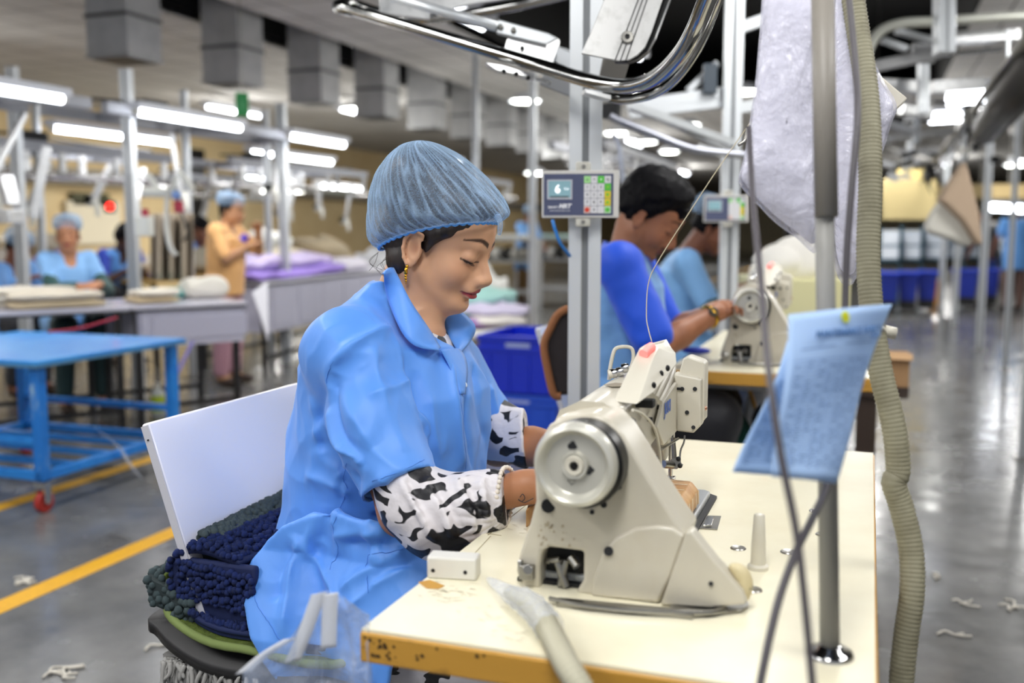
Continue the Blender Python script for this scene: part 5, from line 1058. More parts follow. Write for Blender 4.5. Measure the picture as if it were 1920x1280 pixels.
# ================================================================ chair with its pile of mats
def chair(o, label, near=True):
    t = thing('chair', label, 'chair', (o[0], o[1], 0), 'white backed work chairs'); T = lambda x, y, z: V((o[0]+x, o[1]+y, z))
    # back panel: leaning, front face towards +x
    b0, b1 = T(-.075, -.235, .60), T(-.185, -.235, .94)
    n = (b1-b0).normalized(); xb = V((n.z, 0, -n.x)); W_ = V((0, .50, 0))
    pts = [b0, b1-n*.006+V((0, .0, 0)), b1+W_, b0+W_]
    obj('backrest', MB().prism([b0-n*.12, b1, b1+W_, b0-n*.12+W_], -xb*.016), mat('back_board', '#f2f1fa', .3, coat=.3), t, bevel=.004)
    obj('edge_band', MB().prism([b0-n*.12, b1-n*.004, b1-n*.004-xb*.016, b0-n*.12-xb*.016], V((0, -.0018, 0))), mat('edge_strip', '#c9c9d2', .4), t)
    obj('edge_screw', MB().cyl(b1-n*.03-xb*.008+V((0, -.004, 0)), b1-n*.03-xb*.008, .0016, 10), dark, t)
    # seat board with a black rim, dished up at the back
    s_ = MB(); rim = []
    ol = [(-.20, -.2), (-.17, -.25), (-.08, -.275), (.05, -.275), (.24, -.25), (.26, .24), (.2, .27), (-.14, .27), (-.2, .2)]
    zf = lambda x: .535+.05*max(0, (-.02-x)/.18)**1.5
    P_ = [T(x, y, zf(x)) for x, y in smoothpath3(ol)]; Q_ = [p-V((0, 0, .022)) for p in P_]; n_ = len(P_)
    s_.add(P_+Q_+[T(.03, 0, .535), T(.03, 0, .513)], [(i, (i+1) % n_, n_+(i+1) % n_, n_+i) for i in range(n_)]+[(2*n_, (i+1) % n_, i) for i in range(n_)]+[(2*n_+1, n_+i, n_+(i+1) % n_) for i in range(n_)])
    obj('seat', s_, mat('black_seat_rim', '#1b1a1c', .5), t, smooth='all')
    for x in (-.1, .2):
        for y in (-.19, .2): obj('leg', MB().bb(T(x-.014, y-.014, 0), T(x+.014, y+.014, .52)), blackm, t, bevel=.002)
    for x in (-.1, .2): obj('stretcher', MB().bb(T(x-.01, -.19, .16), T(x+.01, .2, .18)), blackm, t)
    for y in (-.19, .2): obj('back_support', MB().bar(T(-.1, y, .5), b0+V((0, y+.235, .05))-xb*.02, .02, .03), blackm, t)
    return t
def smoothpath3(L): return [(p.x, p.y) for p in smoothpath([V((x, y, 0)) for x, y in L], 5, True)]
co_ = (-1.01, 1.655)
ch1 = chair(co_, 'chair with tall tilted white panel backrest, piled with mats, under the seated woman')
def nubby(outline, z, th, name, label, col, r=.009, dens=.017, seed=1, tilt=None, cat='mat', col2=None, rim=None, parent=None):
    """a chenille mat lying level: a slab carrying rows of soft nubs"""
    t = thing(name, label, cat, (outline[0][0], outline[0][1], z)); S = smoothpath3(outline) if len(outline) > 5 else outline
    zz = tilt or (lambda x, y: z); P = [V((x, y, zz(x, y))) for x, y in S]; m1 = mat(name+col, col2 or col, .9)
    sl = MB(); n = len(P); c = sum(P, V())/n; c.z = zz(c.x, c.y); sl.add(P+[p+V((0, 0, th)) for p in P]+[c, c+V((0, 0, th))], [(i, (i+1) % n, n+(i+1) % n, n+i) for i in range(n)]+[(2*n, (i+1) % n, i) for i in range(n)]+[(2*n+1, n+i, n+(i+1) % n) for i in range(n)])
    obj('mat_base', sl, m1, t, smooth=True); rr = random.Random(seed); g = MB(); x0 = min(p.x for p in P); x1 = max(p.x for p in P); y0 = min(p.y for p in P); y1 = max(p.y for p in P)
    def inside(x, y):
        c_ = False; j = n-1
        for i in range(n):
            if (P[i].y > y) != (P[j].y > y) and x < (P[j].x-P[i].x)*(y-P[i].y)/(P[j].y-P[i].y)+P[i].x: c_ = not c_
            j = i
        return c_
    x = x0
    while x < x1:
        y = y0
        while y < y1:
            if inside(x, y) and (y < y0+.16 or x < x0+.16): g.ball((x+rr.uniform(-.004, .004), y+rr.uniform(-.004, .004), zz(x, y)+th+rr.uniform(-.002, .005)), (r*rr.uniform(.7, 1), r*rr.uniform(.7, 1.1), r*rr.uniform(.9, 1.3)), 6)
            y += dens
        x += dens
    for i in range(len(P)):
        a, b = P[i], P[(i+1) % n]; k_ = max(1, int((b-a).length/dens*1.35))
        for j in range(k_):
            q = a.lerp(b, j/k_)
            if th > .03 and q.y < y0+.3:
                for hq in (.15, .5, .85): g.ball(q+V((rr.uniform(-.006, .006), rr.uniform(-.006, .006), th*hq+rr.uniform(-.004, .004))), (r*rr.uniform(.8, 1.2),)*3, 6)
    obj('chenille_pile', g, mat(name+col+'p', col, .95, bump=(300, .5, .001)), t, smooth='all', kind='stuff'); return t
ox, oy = co_
# grey shaggy mat hanging below the rim
g = MB(); rr = random.Random(4)
for i in range(420):
    x = rr.uniform(-.15, .24); y = -.262+rr.uniform(-.012, .03); L_ = rr.uniform(.02, .055)*(1 if x < .2 else .7); a = V((ox+x, oy+y, .52)); q = a+V((rr.uniform(-.012, .012), rr.uniform(-.01, .006), -L_*.6)); e = q+V((rr.uniform(-.012, .012), rr.uniform(-.01, .006), -L_*.5)); g.tube(smoothpath([a, q, e], 3), [.0035, .004, .004, .0036, .0034, .003, .002], 5)
t = thing('shaggy_mat', 'grey shaggy mat hanging in tufts below the black chair rim', 'mat', (ox, oy, .52)); obj('mat_base', MB().bb((ox-.16, oy-.25, .516), (ox+.24, oy+.2, .5225)), mat('shag_base', '#8f8e8c', .9), t); obj('shag_pile', g, mat('shag_grey', '#9c9b98', .95), t, smooth='all', kind='stuff')
tz = lambda x, y: .556+.05*max(0, (-.02-(x-ox))/.18)**1.5
# olive towelling mat with a folded hem
gm = thing('olive_mat', 'olive green towelling mat on the chair, edge folded over, just under the navy mat', 'mat', (ox, oy, .56))
ol = [(ox-.17, oy-.12), (ox-.165, oy-.225), (ox-.10, oy-.262), (ox+.02, oy-.268), (ox+.23, oy-.24), (ox+.24, oy+.2), (ox-.14, oy+.24)]
S = smoothpath3(ol); P = [V((x, y, tz(x, y)+.002)) for x, y in S]; n = len(P); c = V((ox, oy, .585))
obj('mat_cloth', MB().add(P+[p+V((0, 0, .012)) for p in P]+[c], [(i, (i+1) % n, n+(i+1) % n, n+i) for i in range(n)]+[(2*n, n+i, n+(i+1) % n) for i in range(n)]), mat('olive_towel', '#5a6b26', .95, bump=(350, 1, .003), var=(60, '#3f4d18', .3, .6)), gm, smooth=True)
obj('bound_hem', MB().tube([p+V((0, 0, .008)) for p in P], .0075, 8, closed=True), mat('olive_hem', '#73834a', .85), gm, smooth='all')
ft = smoothpath([V((ox-.172, oy-.215, .615)), V((ox-.176, oy-.205, .65)), V((ox-.165, oy-.20, .662)), V((ox-.15, oy-.205, .65))], 5); obj('folded_corner', MB().grid(lambda u, v: ft[round(v*(len(ft)-1))]+V((u*.03, .05*u-.02, -.01*u)), 6, len(ft)), mat('olive_towel', '#5a6b26'), gm, smooth='all', solid=.006)
# grey-green chenille mat behind (against the backrest) and navy mat folded in front
gz = lambda x, y: tz(x, y)+.010
nubby([(ox-.205, oy-.19), (ox-.15, oy-.24), (ox-.09, oy-.22), (ox-.07, oy-.05), (ox-.06, oy+.22), (ox-.13, oy+.25)], .6, .045, 'chenille_mat', 'dark grey green chenille mat tucked against the white backrest', '#39474a', .0085, .0155, 2, gz, col2='#2b3638')
g0 = thing('chenille_roll', 'grey green chenille mat roll along the foot of the backrest', 'mat', (ox-.1, oy, .7)); g = MB(); rr = random.Random(12)
for i in range(950):
    y = rr.uniform(-.2, .25); a = rr.uniform(-.6, 2.6); rad = .034; q = V((ox-.098, oy+y, .70+.03*(y+.2)))+V((math.cos(a)*rad, 0, math.sin(a)*rad)); g.ball(q, (.0075*rr.uniform(.8, 1.4), .0085, .0075*rr.uniform(.8, 1.4)), 6)
obj('chenille_pile', g, mat('chen_dark', '#3f4b4e', .95, bump=(300, .5, .001)), g0, smooth='all', kind='stuff'); obj('mat_core', MB().cyl((ox-.098, oy-.2, .70), (ox-.098, oy+.25, .713), .03, 12), mat('chen_core', '#2b3638', .9), g0, smooth=True)
nv = thing('navy_mat', 'folded navy blue chenille bath mat on the chair beside the coat hem', 'mat', (ox, oy, .6))
navy = mat('navy_binding', '#0b1c4a', .8); nvp = mat('navy_chenille', '#0a2058', .95, bump=(300, .5, .001), var=(90, '#071436', .3, .6))
lo = [(-.135, -.17), (-.115, -.225), (-.07, -.248), (.04, -.25), (.2, -.235), (.2, .1), (-.08, .1)]
S = smoothpath3([(ox+a, oy+b) for a, b in lo]); P = [V((x, y, tz(x, y)+.018)) for x, y in S]; n = len(P); c = V((ox+.02, oy-.08, .59))
obj('lower_layer', MB().add(P+[p+V((0, 0, .014)) for p in P]+[c+V((0, 0, .012))], [(i, (i+1) % n, n+(i+1) % n, n+i) for i in range(n)]+[(2*n, n+i, n+(i+1) % n) for i in range(n)]), navy, nv, smooth=True)
fold = smoothpath([V((0, 0, .60)), V((-.012, 0, .64)), V((-.014, 0, .685)), V((.012, 0, .712)), V((.055, 0, .715)), V((.12, 0, .70))], 6)
obj('upper_fold', MB().grid(lambda u, v: V((ox-.095-.03*(1-u)+fold[round(v*(len(fold)-1))].x+.05*u, oy-.232+.3*u, fold[round(v*(len(fold)-1))].z+.016*u)), 10, len(fold)), navy, nv, smooth='all', solid=.012)
g = MB(); rr = random.Random(8)
for i in range(900):
    x = rr.uniform(-.11, .19); y = rr.uniform(-.25, -.1); 
    g.ball((ox+x, oy+y, tz(ox+x, oy+y)+.036+rr.uniform(-.002, .004)), (.0062, .0062, .007), 6)
for j in range(26):
    for i in range(24):
        u = i/23*.9; v = .18+.8*j/25; q = fold[round(v*(len(fold)-1))]; p = V((ox-.095-.03*(1-u)+q.x+.05*u, oy-.232+.3*u, q.z+.016*u)); 
        nr_ = V((-.2, -.2, 1)) if v > .6 else V((-.7, -.6, .2)); g.ball(p+nr_.normalized()*.009+V([rr.uniform(-.004, .004) for _ in range(3)]), rr.uniform(.0055, .0078), 6)
nvb = MB().bb((ox-.148, oy-.236, .585), (ox+.03, oy-.22, .70)).bb((ox-.137, oy-.236, .60), (ox-.122, oy+.05, .71))
obj('side_fold', nvb, navy, nv, bevel=.006)
for k_ in range(19):
    for j in range(6): g.ball((ox-.125+k_*.0105*.8, oy-.239+rr.uniform(-.004, .003)+.0*k_, .632+j*.0125+rr.uniform(-.004, .004)-.0008*k_), (rr.uniform(.006, .0078),)*3, 6)
obj('chenille_pile', g, nvp, nv, smooth='all', kind='stuff')
for k_ in range(3):
    y0 = -.21+.02*k_; obj('bound_edge', MB().tube(smoothpath([V((ox-.10+.01*k_, oy-.225, .718+.003*k_)), V((ox-.06, oy-.05, .728+.003*k_)), V((ox-.03, oy+.15, .742+.003*k_))], 6), .0055, 8), navy, nv, smooth='all')
obj('bound_edge', MB().tube([p+V((0, 0, .012)) for p in P], .0055, 8, closed=True), navy, nv, smooth='all')
# ================================================================ clear bag with tape at the lower left of the table
bg = thing('taped_bag', 'clear plastic bag edged with white tape hanging at the lower left of the near table', 'bag', PD(560, 1230, 1.22))
P_ = {}
top = smoothpath([PD(u, v, d) for u, v, d in [(455, 1262, 1.16), (500, 1222, 1.18), (545, 1195, 1.2), (590, 1120, 1.22), (604, 1108, 1.22), (640, 1118, 1.22), (665, 1135, 1.21), (692, 1152, 1.2)]], 6)
bot = [p+V((.0, -.01, -.22)) for p in top]
for k_, off in ((0, 0), (1, .03)):
    obj('film', MB().grid(lambda u, v: top[round(u*(len(top)-1))].lerp(bot[round(u*(len(top)-1))], v)+CF*(off*math.sin(min(1, v*3)*1.57)+.012*mn.noise(V((u*9+k_*5, v*7, 1)))), len(top), 26), film_mat('taped_film', '#cfdcf4', .2, 30, .9), bg, smooth='all')
for L in [[(548, 1240), (570, 1190), (592, 1130), (598, 1112)], [(620, 1112), (618, 1150), (616, 1215)], [(455, 1262), (500, 1224), (546, 1196)]]:
    q = smoothpath([PD(u, v, 1.205) for u, v in L], 5); obj('tape_strip', MB().grid(lambda u, v: q[round(v*(len(q)-1))]+CR*(.019*(u-.5))+CU*(.003*(u-.5)), 3, len(q)), mat('white_tape', '#d9dce2', .4, alpha=.75), bg, smooth='all', solid=.0006)
# ================================================================ the other workers
def ik(S, H, a, b, pole):
    S, H, pole = V(S), V(H), V(pole); d = H-S; L = min(d.length, (a+b)*.995); u = d.normalized(); x = (a*a-b*b+L*L)/(2*L); h = math.sqrt(max(a*a-x*x, 0)); p = (pole-u*pole.dot(u)).normalized()
    return S+u*x+p*h, S+u*L
def worker(label, loc, yaw, sit=False, lean=.12, hands=((.34, .12, 1.05), (.34, -.12, 1.05)), headpitch=.4, headyaw=0, skinc='#8d5b42', shirt='#6aa7e6', sleeve=None, sleeve_long=None, trousers='#4a4f66', cap='net', hairc='#120e10', h=1.6, male=False, res=.011, beard=False, hem=None, seat=.46, group=None, collar=None, watch=False, curl=.6, bulk=1, yoke=None, hf=.035, hu=.10):
    """x forward, z up, feet at the origin"""
    s = h/1.65; t = thing('person', label, 'person', (0, 0, 0), group)
    hz = (seat+.10 if sit else .90*s); P0 = V((0, 0, hz)); ln = Matrix.Rotation(lean, 3, 'Y'); T = lambda x, y, z: P0+ln @ (V((x, y, z))*s)
    neck = T(0, 0, .50); HM = Matrix.Rotation(headyaw, 3, 'Z') @ Matrix.Rotation(headpitch, 3, 'Y'); O = neck+V((hf, 0, hu*s))+HM @ V((.02, 0, .02))
    sh = [T(0, q*.172*bulk, .44) for q in (1, -1)]; HW = [V(hands[0]), V(hands[1])]
    lo = np.array([-.45, -.5, -.02]); hi = np.array([.8, .5, O.z+.2]); F = Fld(*[np.arange(lo[i], hi[i], res) for i in range(3)])
    if res > .008: F2r = .0
    head_sdf(F, O, HM, s, res < .007, male); F.cap(O+HM @ V((-.03, 0, -.06)), T(-.0, 0, .46), .052*s, .06*s, .03)
    F.prof([-.05, .1, .25, .38, .46], [-.10, -.10, -.11, -.10, -.06], [.10, .10, .11, .09, .04], [0]*5, [.14, .13, .145, .15, .08], .03, ln @ Matrix.Scale(s, 3) if 0 else ln, P0)
    arms = []
    for q in (0, 1):
        el, wr = ik(sh[q], HW[q], .27*s, .235*s, (-.25, (1, -1)[q]*.55, -.8)); arms.append((sh[q], el, wr)); F.path([sh[q], el], [.05*s*bulk, .04*s*bulk], .02); F.path([el, el.lerp(wr, .4), wr], [.041*s*bulk, .037*s*bulk, .026*s], .02)
        hand_sdf(F, wr, (wr-el).normalized()+V((.1, (-1, 1)[q]*.3, 0)), (.1, (-1, 1)[q]*.5, -.8), .95*s, (-1, 1)[q], curl, .1, fr=max(.0078, res*.8))
    if sit: legs = [(V((0, q*.09, hz-.03)), V((.33, q*.12, hz-.02)), V((.30 if q > 0 else .24, q*.12, .09))) for q in (1, -1)]
    else: legs = [(V((0, q*.085, hz-.02)), V((.02, q*.1, .48*s)), V((-.0, q*.11, .09))) for q in (1, -1)]
    for a, b, c in legs: F.path([a, b, c], [.08, .055, .04], .03); F.cap(c, c+V((.1, 0, -.045)), .035, .03, .02)
    P, Q = F.surface(); me = npmesh('body', P, Q); colors(me, face_tint(P, O, HM, s, skinc, '#8b4a3c' if male else '#93303c', hairc, male)); obj('body', me, skin, t)
    # shirt
    shm = cloth('cloth_'+shirt[1:], shirt, 10, .5); hm_ = hem if hem is not None else -.12; C = Fld(*[np.arange(lo[i], hi[i]-.2, res) for i in range(3)])
    zz = np.array([hm_, -.02, .1, .25, .38, .45, .49])*s; k = bulk
    C.prof(zz, np.array([-.155, -.15, -.135, -.14, -.13, -.095, -.06])*k, np.array([.145, .145, .15, .145, .12, .075, .045])*k, [0]*7, np.array([.19, .185, .165, .17, .175, .12, .075])*k, .03, ln, P0)
    if sit or hm_ < -.25:
        for a, b, c in legs: C.cap(a, a.lerp(b, .55 if sit else .3), .105, .09, .05)
    S2_ = None
    for q in (0, 1):
        a, b, c = arms[q]; C.path([T(0, 0, .42), a], [.06*s, .068*s*bulk], .03)
        e = a.lerp(b, .8); tgt = C
        if sleeve is None: C.path([a, e], [.066*s*bulk, .06*s*bulk], .03); d = (e-a).normalized(); 
    C.cap(O+HM @ V((-.03, 0, -.07)), T(-.0, 0, .44), .056*s, .058*s, .004, True); C.ell(T(.07, 0, .45), (.05, .04, .07), ln, .01, True)
    P, Q = C.surface(2); P = P+(vnoise(P, 14)*.004+vnoise(P, 33)*.0015)[:, None]*np.array([1, 1, .2]); so = obj('shirt', npmesh('shirt', P, Q), shm, t)
    if sleeve or sleeve_long:
        col_ = sleeve or shirt
        for q in (0, 1):
            a, b, c = arms[q]
            if sleeve:
                S_ = Fld(*[np.arange(lo[i], hi[i]-.1, res) for i in range(3)]); S_.path([a+V((0, (-1, 1)[q]*.03, .0)), a, a.lerp(b, .85)], [.058*s*bulk, .066*s*bulk, .063*s*bulk], .02)
                P, Q = S_.surface(2); P = P+(vnoise(P, 18)*.004)[:, None]; obj('sleeve', npmesh('sleeve', P, Q), cloth('cloth_'+sleeve[1:], sleeve, 12, .4), so)
            if sleeve_long:
                S_ = Fld(*[np.arange(lo[i], hi[i]-.1, res) for i in range(3)]); S_.path([a.lerp(b, .6), b, b.lerp(c, .85)], [.055*s, .055*s, .042*s], .02)
                P, Q = S_.surface(); obj('sleeve', npmesh('sleeve', P, Q), cloth('cloth_'+sleeve_long[1:], sleeve_long, 20, .4), so)
    if collar:
        m_ = MB(); c0 = T(-.01, 0, .455)
        for sg in (1, -1):
            m_.grid(lambda u, v: c0+ln @ (V((math.cos(u*2.6+.25)*-.075+.01, sg*math.sin(u*2.6+.25)*.075, .05-.075*v-.04*u))*s*(1+.35*v)), 12, 4)
        obj('collar', m_, cloth('cloth_'+collar[1:], collar, 12, .4), so, smooth='all', solid=.005)
    # trousers
    T_ = Fld(np.arange(-.25, .6, .013), np.arange(-.3, .3, .013), np.arange(0, hz+.15, .013))
    T_.ell(P0+V((0, 0, -.01)), (.125, .165, .13), None, .03)
    for a, b, c in legs: T_.path([a, b, c.lerp(b, .12)], [.098, .08, .062], .03)
    P, Q = T_.surface(); obj('trousers', npmesh('trousers', P, Q), cloth('cloth_'+trousers[1:], trousers, 9, .6), t)
    for a, b, c in legs: obj('shoe', MB().ball(c+V((.07, 0, -.045)), (.125, .045, .042), 12), mat('dark_shoe', '#3b2c24', .5), t, smooth='all')
    # hair or net
    G = Fld(*[np.arange(O[i]-.19, O[i]+.21, .0055) for i in range(3)]); E = lambda c, r, k=.02, sub=False: G.ell(O+HM @ V(c)*s, [x*s for x in r], HM, k, sub)
    E((-.014, 0, .035), (.1, .079, .088)); E((-.05, 0, -.02), (.06, .068, .06), .03)
    if male or cap == 'none': E((-.012, 0, .055), (.118, .098, .098), .03); E((.042, 0, .074), (.062, .076, .042), .03); E((-.06, 0, 0), (.065, .08, .07), .03)
    G.plane(O+HM @ V((.01, 0, -.005))*s, HM @ V((.9, 0, -.62)), .02); G.plane(O+HM @ V((0, 0, -.055))*s, HM @ V((-.25, 0, -1)), .01)
    if male: E((.072, 0, .062), (.03, .06, .028), .02)
    for q in (1, -1): G.ell(O+HM @ V((-.012, q*.088, -.028))*s, (.02, .022, .03), HM, .004, True)
    P, Q = G.surface(); P = P+(vnoise(P, 60)*.003+(vnoise(P, 38)*.008 if male else 0))[:, None]; obj('hair', npmesh('hair', P, Q), mat('hair_'+hairc[1:], '#07060a', .6, bump=(70, .5, .004), spec=.12), t)
    if cap == 'net':
        a = O+HM @ V((-.02, 0, .045))*s; B = Matrix(HM) @ Matrix.Rotation(-.02, 3, 'Y'); rings = [(0, 1.0), (.25, 1.1), (.5, 1.12), (.9, 1.0), (1.15, .8), (1.4, .45), (1.57, .02)]; vs = []; U = 96
        for j, (e, k_) in enumerate(rings):
            for i in range(U):
                an = 2*math.pi*i/U; w = 1+.03*math.sin(an*13)*(1-j/7)+.02*math.sin(an*29+j); vs.append(a+B @ V((math.cos(an)*.108*k_*w*(1 if j else 1), math.sin(an)*.09*k_*w, math.sin(e)*.115*(1+.08*math.cos(an)*-1)-.004))*s)
        me = bpy.data.meshes.new('hairnet'); me.from_pydata([tuple(v) for v in vs], [], [(j*U+i, j*U+(i+1) % U, (j+1)*U+(i+1) % U, (j+1)*U+i) for j in range(len(rings)-1) for i in range(U)]); me.update(); colors(me, np.full((len(vs), 3), .12)); obj('hairnet', me, net, t, smooth='all')
    if watch:
        wv = arms[1][2]; d = (arms[1][2]-arms[1][1]).normalized(); q = wv-d*.02; ww = obj('wristwatch', MB().tube([q+(d.orthogonal().normalized()*math.cos(a)+d.cross(d.orthogonal().normalized())*math.sin(a))*.031*s for a in np.linspace(0, 2*math.pi, 20, endpoint=False)], .007, 8, closed=True), mat('gold_watch', '#c79b3a', .25, 1), t, smooth='all', label='gold wristwatch')
        sd = V((0, -1, .25)).normalized(); sd = (sd-d*sd.dot(d)).normalized(); obj('watch_face', MB().lathe([(0, .008), (.014, .008), (.017, .004), (.017, 0)], q+sd*.028*s, sd, 20), mat('watch_dial', '#3c3a30', .3), ww, smooth=True)
    t.location = loc; t.rotation_euler.z = yaw; return t
# ---------------------------------------------------------------- second station: copy of table, machine
S2 = V((0, 1.95, .062))
tbl2 = sewing_table(TX0+S2.x, TY0+S2.y, TDX, TDY, TZ+S2.z, 'second cream topped sewing table, orange wooden edge, in front of the dark haired man', 'sewing tables')
mach2 = dup(mach, S2, 'second cream sewing machine, blurred, in front of the dark haired man')
tag(obj('blue_scrap', MB().ball(PD(1305, 657, 3.35), (.05, .02, .012), 12), mat('blue_scrap', '#2338b0', .6), smooth='all'), 'small dark blue scrap lying on the second sewing table', 'scrap')
# green sack and white bundle under the second table
def sack(c, r, label, col, cat='sack', name='sack', seed=0, tint=None):
    t = tag(obj(name, MB().grid(lambda u, v: V(c)+V((r[0]*math.cos(u*2*math.pi), r[1]*math.sin(u*2*math.pi), 0))*(math.sin(max(.001, v)*math.pi)**.6)*(1+.18*mn.noise(V((math.cos(u*6.28)*2+seed, math.sin(u*6.28)*2, v*3))))+V((0, 0, r[2]*(1-math.cos(v*math.pi)))), 28, 20), mat('c_'+col[1:], col, .85, bump=(25, .6, .01)), smooth='all'), label, cat); return t
c = PD(1350, 800, 3.25); sack((c.x-.02, c.y-.0, 0), (.16, .13, .36), 'dark green sack under the second sewing table', '#124a40', seed=2)
sack((c.x+.24, c.y+.1, 0), (.1, .12, .33), 'white plastic bundle beside the dark green sack', '#d5d3cc', seed=5)
tag(obj('yellow_strip', MB().bar(PD(1402, 720, 3.5), PD(1418, 770, 3.5), .03, .01), yellow), 'yellow strap hanging under the second sewing table', 'strap')
# yellow covered box and white heap behind the second machine
bx = PD(1480, 590, 3.9); t = thing('cream_bin', 'pale yellow square bin behind the grey rod, filled with white cloth', 'bin', (bx.x, bx.y, .6)); a = PD(1437, 650, 4.7); b = PD(1592, 650, 4.7); 
obj('bin_body', MB().prism([a, V((b.x, b.y, a.z)), V((b.x-.2, b.y+.5, a.z)), V((a.x-.2, a.y+.5, a.z))], (0, 0, .32)), mat('pale_yellow', '#ddd9a8', .6), t, bevel=.01)
obj('bin_stand', MB().prism([V((a.x+.02, a.y+.02, 0)), V((b.x-.02, b.y+.02, 0)), V((b.x-.2, b.y+.45, 0)), V((a.x-.17, a.y+.45, 0))], (0, 0, a.z-.002)), mat('bin_grey', '#a7a8a6', .6), t)
for i, (u, v, r) in enumerate([(1470, 500, .1), (1500, 490, .11), (1520, 512, .09), (1450, 515, .08)]):
    r *= 1.2; q = PD(u, v, 4.9); tag(obj('white_cloth', MB().grid(lambda a_, b_: q+V((math.cos(a_*6.28)*r*1.2, math.sin(a_*6.28)*r, 0))*math.sin(max(.001, b_)*3.14)*(1+.3*mn.noise(V((a_*6, b_*4, i))))+V((0, 0, -r*math.cos(b_*3.14))), 24, 14), mat('bright_cloth', '#efece4', .85), smooth='all'), ['white crumpled cloth on the pale yellow bin, left of the bag tip', 'tall white crumpled cloth on the pale yellow bin', 'white crumpled cloth at the right of the pile on the yellow bin', 'small white crumpled cloth nearest the second machine'][i], 'cloth', 'white cloths on the pale yellow bin')
tag(obj('purple_cloth', MB().ball(PD(1530, 508, 4.95), (.06, .06, .09), 12), mat('purple', '#8a5fc0', .8), smooth='all'), 'small purple cloth behind the grey rod', 'cloth')
# ---------------------------------------------------------------- man at the second machine
mh = PD(1146, 470, 3.05); zt = 1.33
worker('man with dark hair and moustache in two tone blue shirt at the second machine', (mh.x-.03, mh.y+.17, 0), .12, True, .08, ((.32, .04, 1.02), (.32, -.07, 1.02)), .62, -.05, '#a06a4c', '#79aee8', sleeve='#0a4fd8', collar='#1a5ae0', trousers='#15151c', cap='none', h=1.7, male=True, res=.0062, seat=.62, watch=True, bulk=1.05, hem=-.1, hf=.045, hu=.085)
# chair of the man with a brown jacket
ch2 = dup(ch1, (.24, 1.50, .04), 'white panelled chair beside the near post, dark brown jacket hung over it')
jk = thing('jacket', 'dark brown jacket with tan edges hanging over the chair behind the near post', 'jacket', PD(1055, 660, 2.8))
L = [(1066, 578), (1046, 590), (1032, 615), (1020, 646), (1026, 690), (1038, 738), (1052, 742), (1085, 740), (1090, 580)]
obj('jacket_body', MB().prism([PD(u, v, 2.72) for u, v in L], V((-.02, .1, 0))), mat('brown_jacket', '#241c1c', .8, bump=(20, .5, .01)), jk, bevel=.012)
obj('jacket_trim', MB().tube(smoothpath([PD(u, v, 2.71) for u, v in L[:7]], 5), .011, 8), mat('tan_trim', '#8d5a36', .8), jk, smooth='all')
sack((PD(1062, 770, 2.75).x, PD(1062, 770, 2.75).y, .5), (.08, .08, .12), 'beige bundle on the chair under the brown jacket', '#a89f90', 'bundle', 'bundle', 3)
# second woman, third woman at the following machines
w2 = PD(1316, 412, 4.9)
worker('woman in pale blue tunic with dark green sleeves and hairnet, behind the dark haired man', (w2.x-.14, w2.y, 0), .2, True, .15, ((.33, .12, .98), (.36, -.12, .98)), .45, .0, '#7d4c36', '#7fb4ea', sleeve_long='#2b3a16', trousers='#33405c', h=1.6, res=.0085, seat=.60, hf=.09)
w3 = PD(1425, 425, 5.9)
worker('worker in blue tunic half hidden by the second display, bending over', (w3.x-.05, w3.y, 0), .2, True, .5, ((.45, .12, .9), (.45, -.12, .9)), .5, 0, '#7d4c36', '#6fa6e8', trousers='#33405c', h=1.6, res=.011, seat=.60)
# second post with its display and its beams
p2 = PD(1368, 400, 4.5); post2, R2 = profile_post((p2.x, p2.y), 0, 3.3, 'second pale aluminium post, right of the dark haired man, carrying the blurred display', .08, .05)
dsp2 = display(PD(1362, 391, 4.4), Rd, 'blurred keypad display on the second post above the woman with green sleeves', .97, False)
sp = thing('station_frame', 'pale aluminium frame beams joining the second post under the chrome rail', 'frame', PD(1368, 200, 4.5))
for (a, b, w_) in [((1190, 198), (1368, 172), .05), ((1180, 215), (1368, 192), .04), ((1290, 170), (1345, 118), .03), ((1368, 60), (1480, 20), .05), ((1368, 205), (1440, 196), .05)]:
    obj('beam', MB().bar(PD(*a, 4.5), PD(*b, 4.5), w_, w_), alum, sp, bevel=.003)
obj('control_box', MB().box(PD(1331, 148, 4.45), (.06, .05, .13), R2), mat('dark_box', '#3a4550', .5), sp, bevel=.004)
def farrail(L, z, r, label, d=None, m=chrome, closed=False, par=None, name='rail_tube'):
    t = thing('hanging_rail', label, 'rail', PZ(*L[0], z) if d is None else PD(*L[0], d)); P = [PZ(u, v, z) if d is None else PD(u, v, d) for u, v in L]
    obj(name, MB().tube(smoothpath(P, 8, closed), r, 14, closed), m, t, smooth='all'); return t
r2 = farrail([(1143, 218), (1165, 228), (1220, 250), (1300, 280), (1400, 292), (1440, 302)], 1.95, .016, 'second chrome rail descending behind the near post towards the second display', d=4.0, m=mat('rail_steel', '#8c8e96', .3, .6))
obj('beam', MB().bar(PD(1180, 198, 4.2), PD(1370, 268, 4.4), .05, .03), alum, r2); obj('beam', MB().bar(PD(1200, 205, 4.3), PD(1430, 310, 4.4), .03, .02), mat('grey_beam', '#9fa1a3', .4, .4), r2); obj('clip_plate', MB().bar(PD(1308, 276, 4.0), PD(1360, 290, 4.0), .02, .03), alum2, r2); obj('black_bracket', MB().box(PD(1146, 208, 4.1), (.07, .05, .06)), dark, r2)
tag(obj('hanging_strap', MB().tube(smoothpath([PD(u, v, 4.6) for u, v in [(1150, 250), (1160, 270), (1164, 300), (1170, 360)]], 5), .011, 8), mat('grey_strap', '#a9b0c0', .6), smooth='all'), 'thin grey cable dropping right of the near keypad display', 'cable')
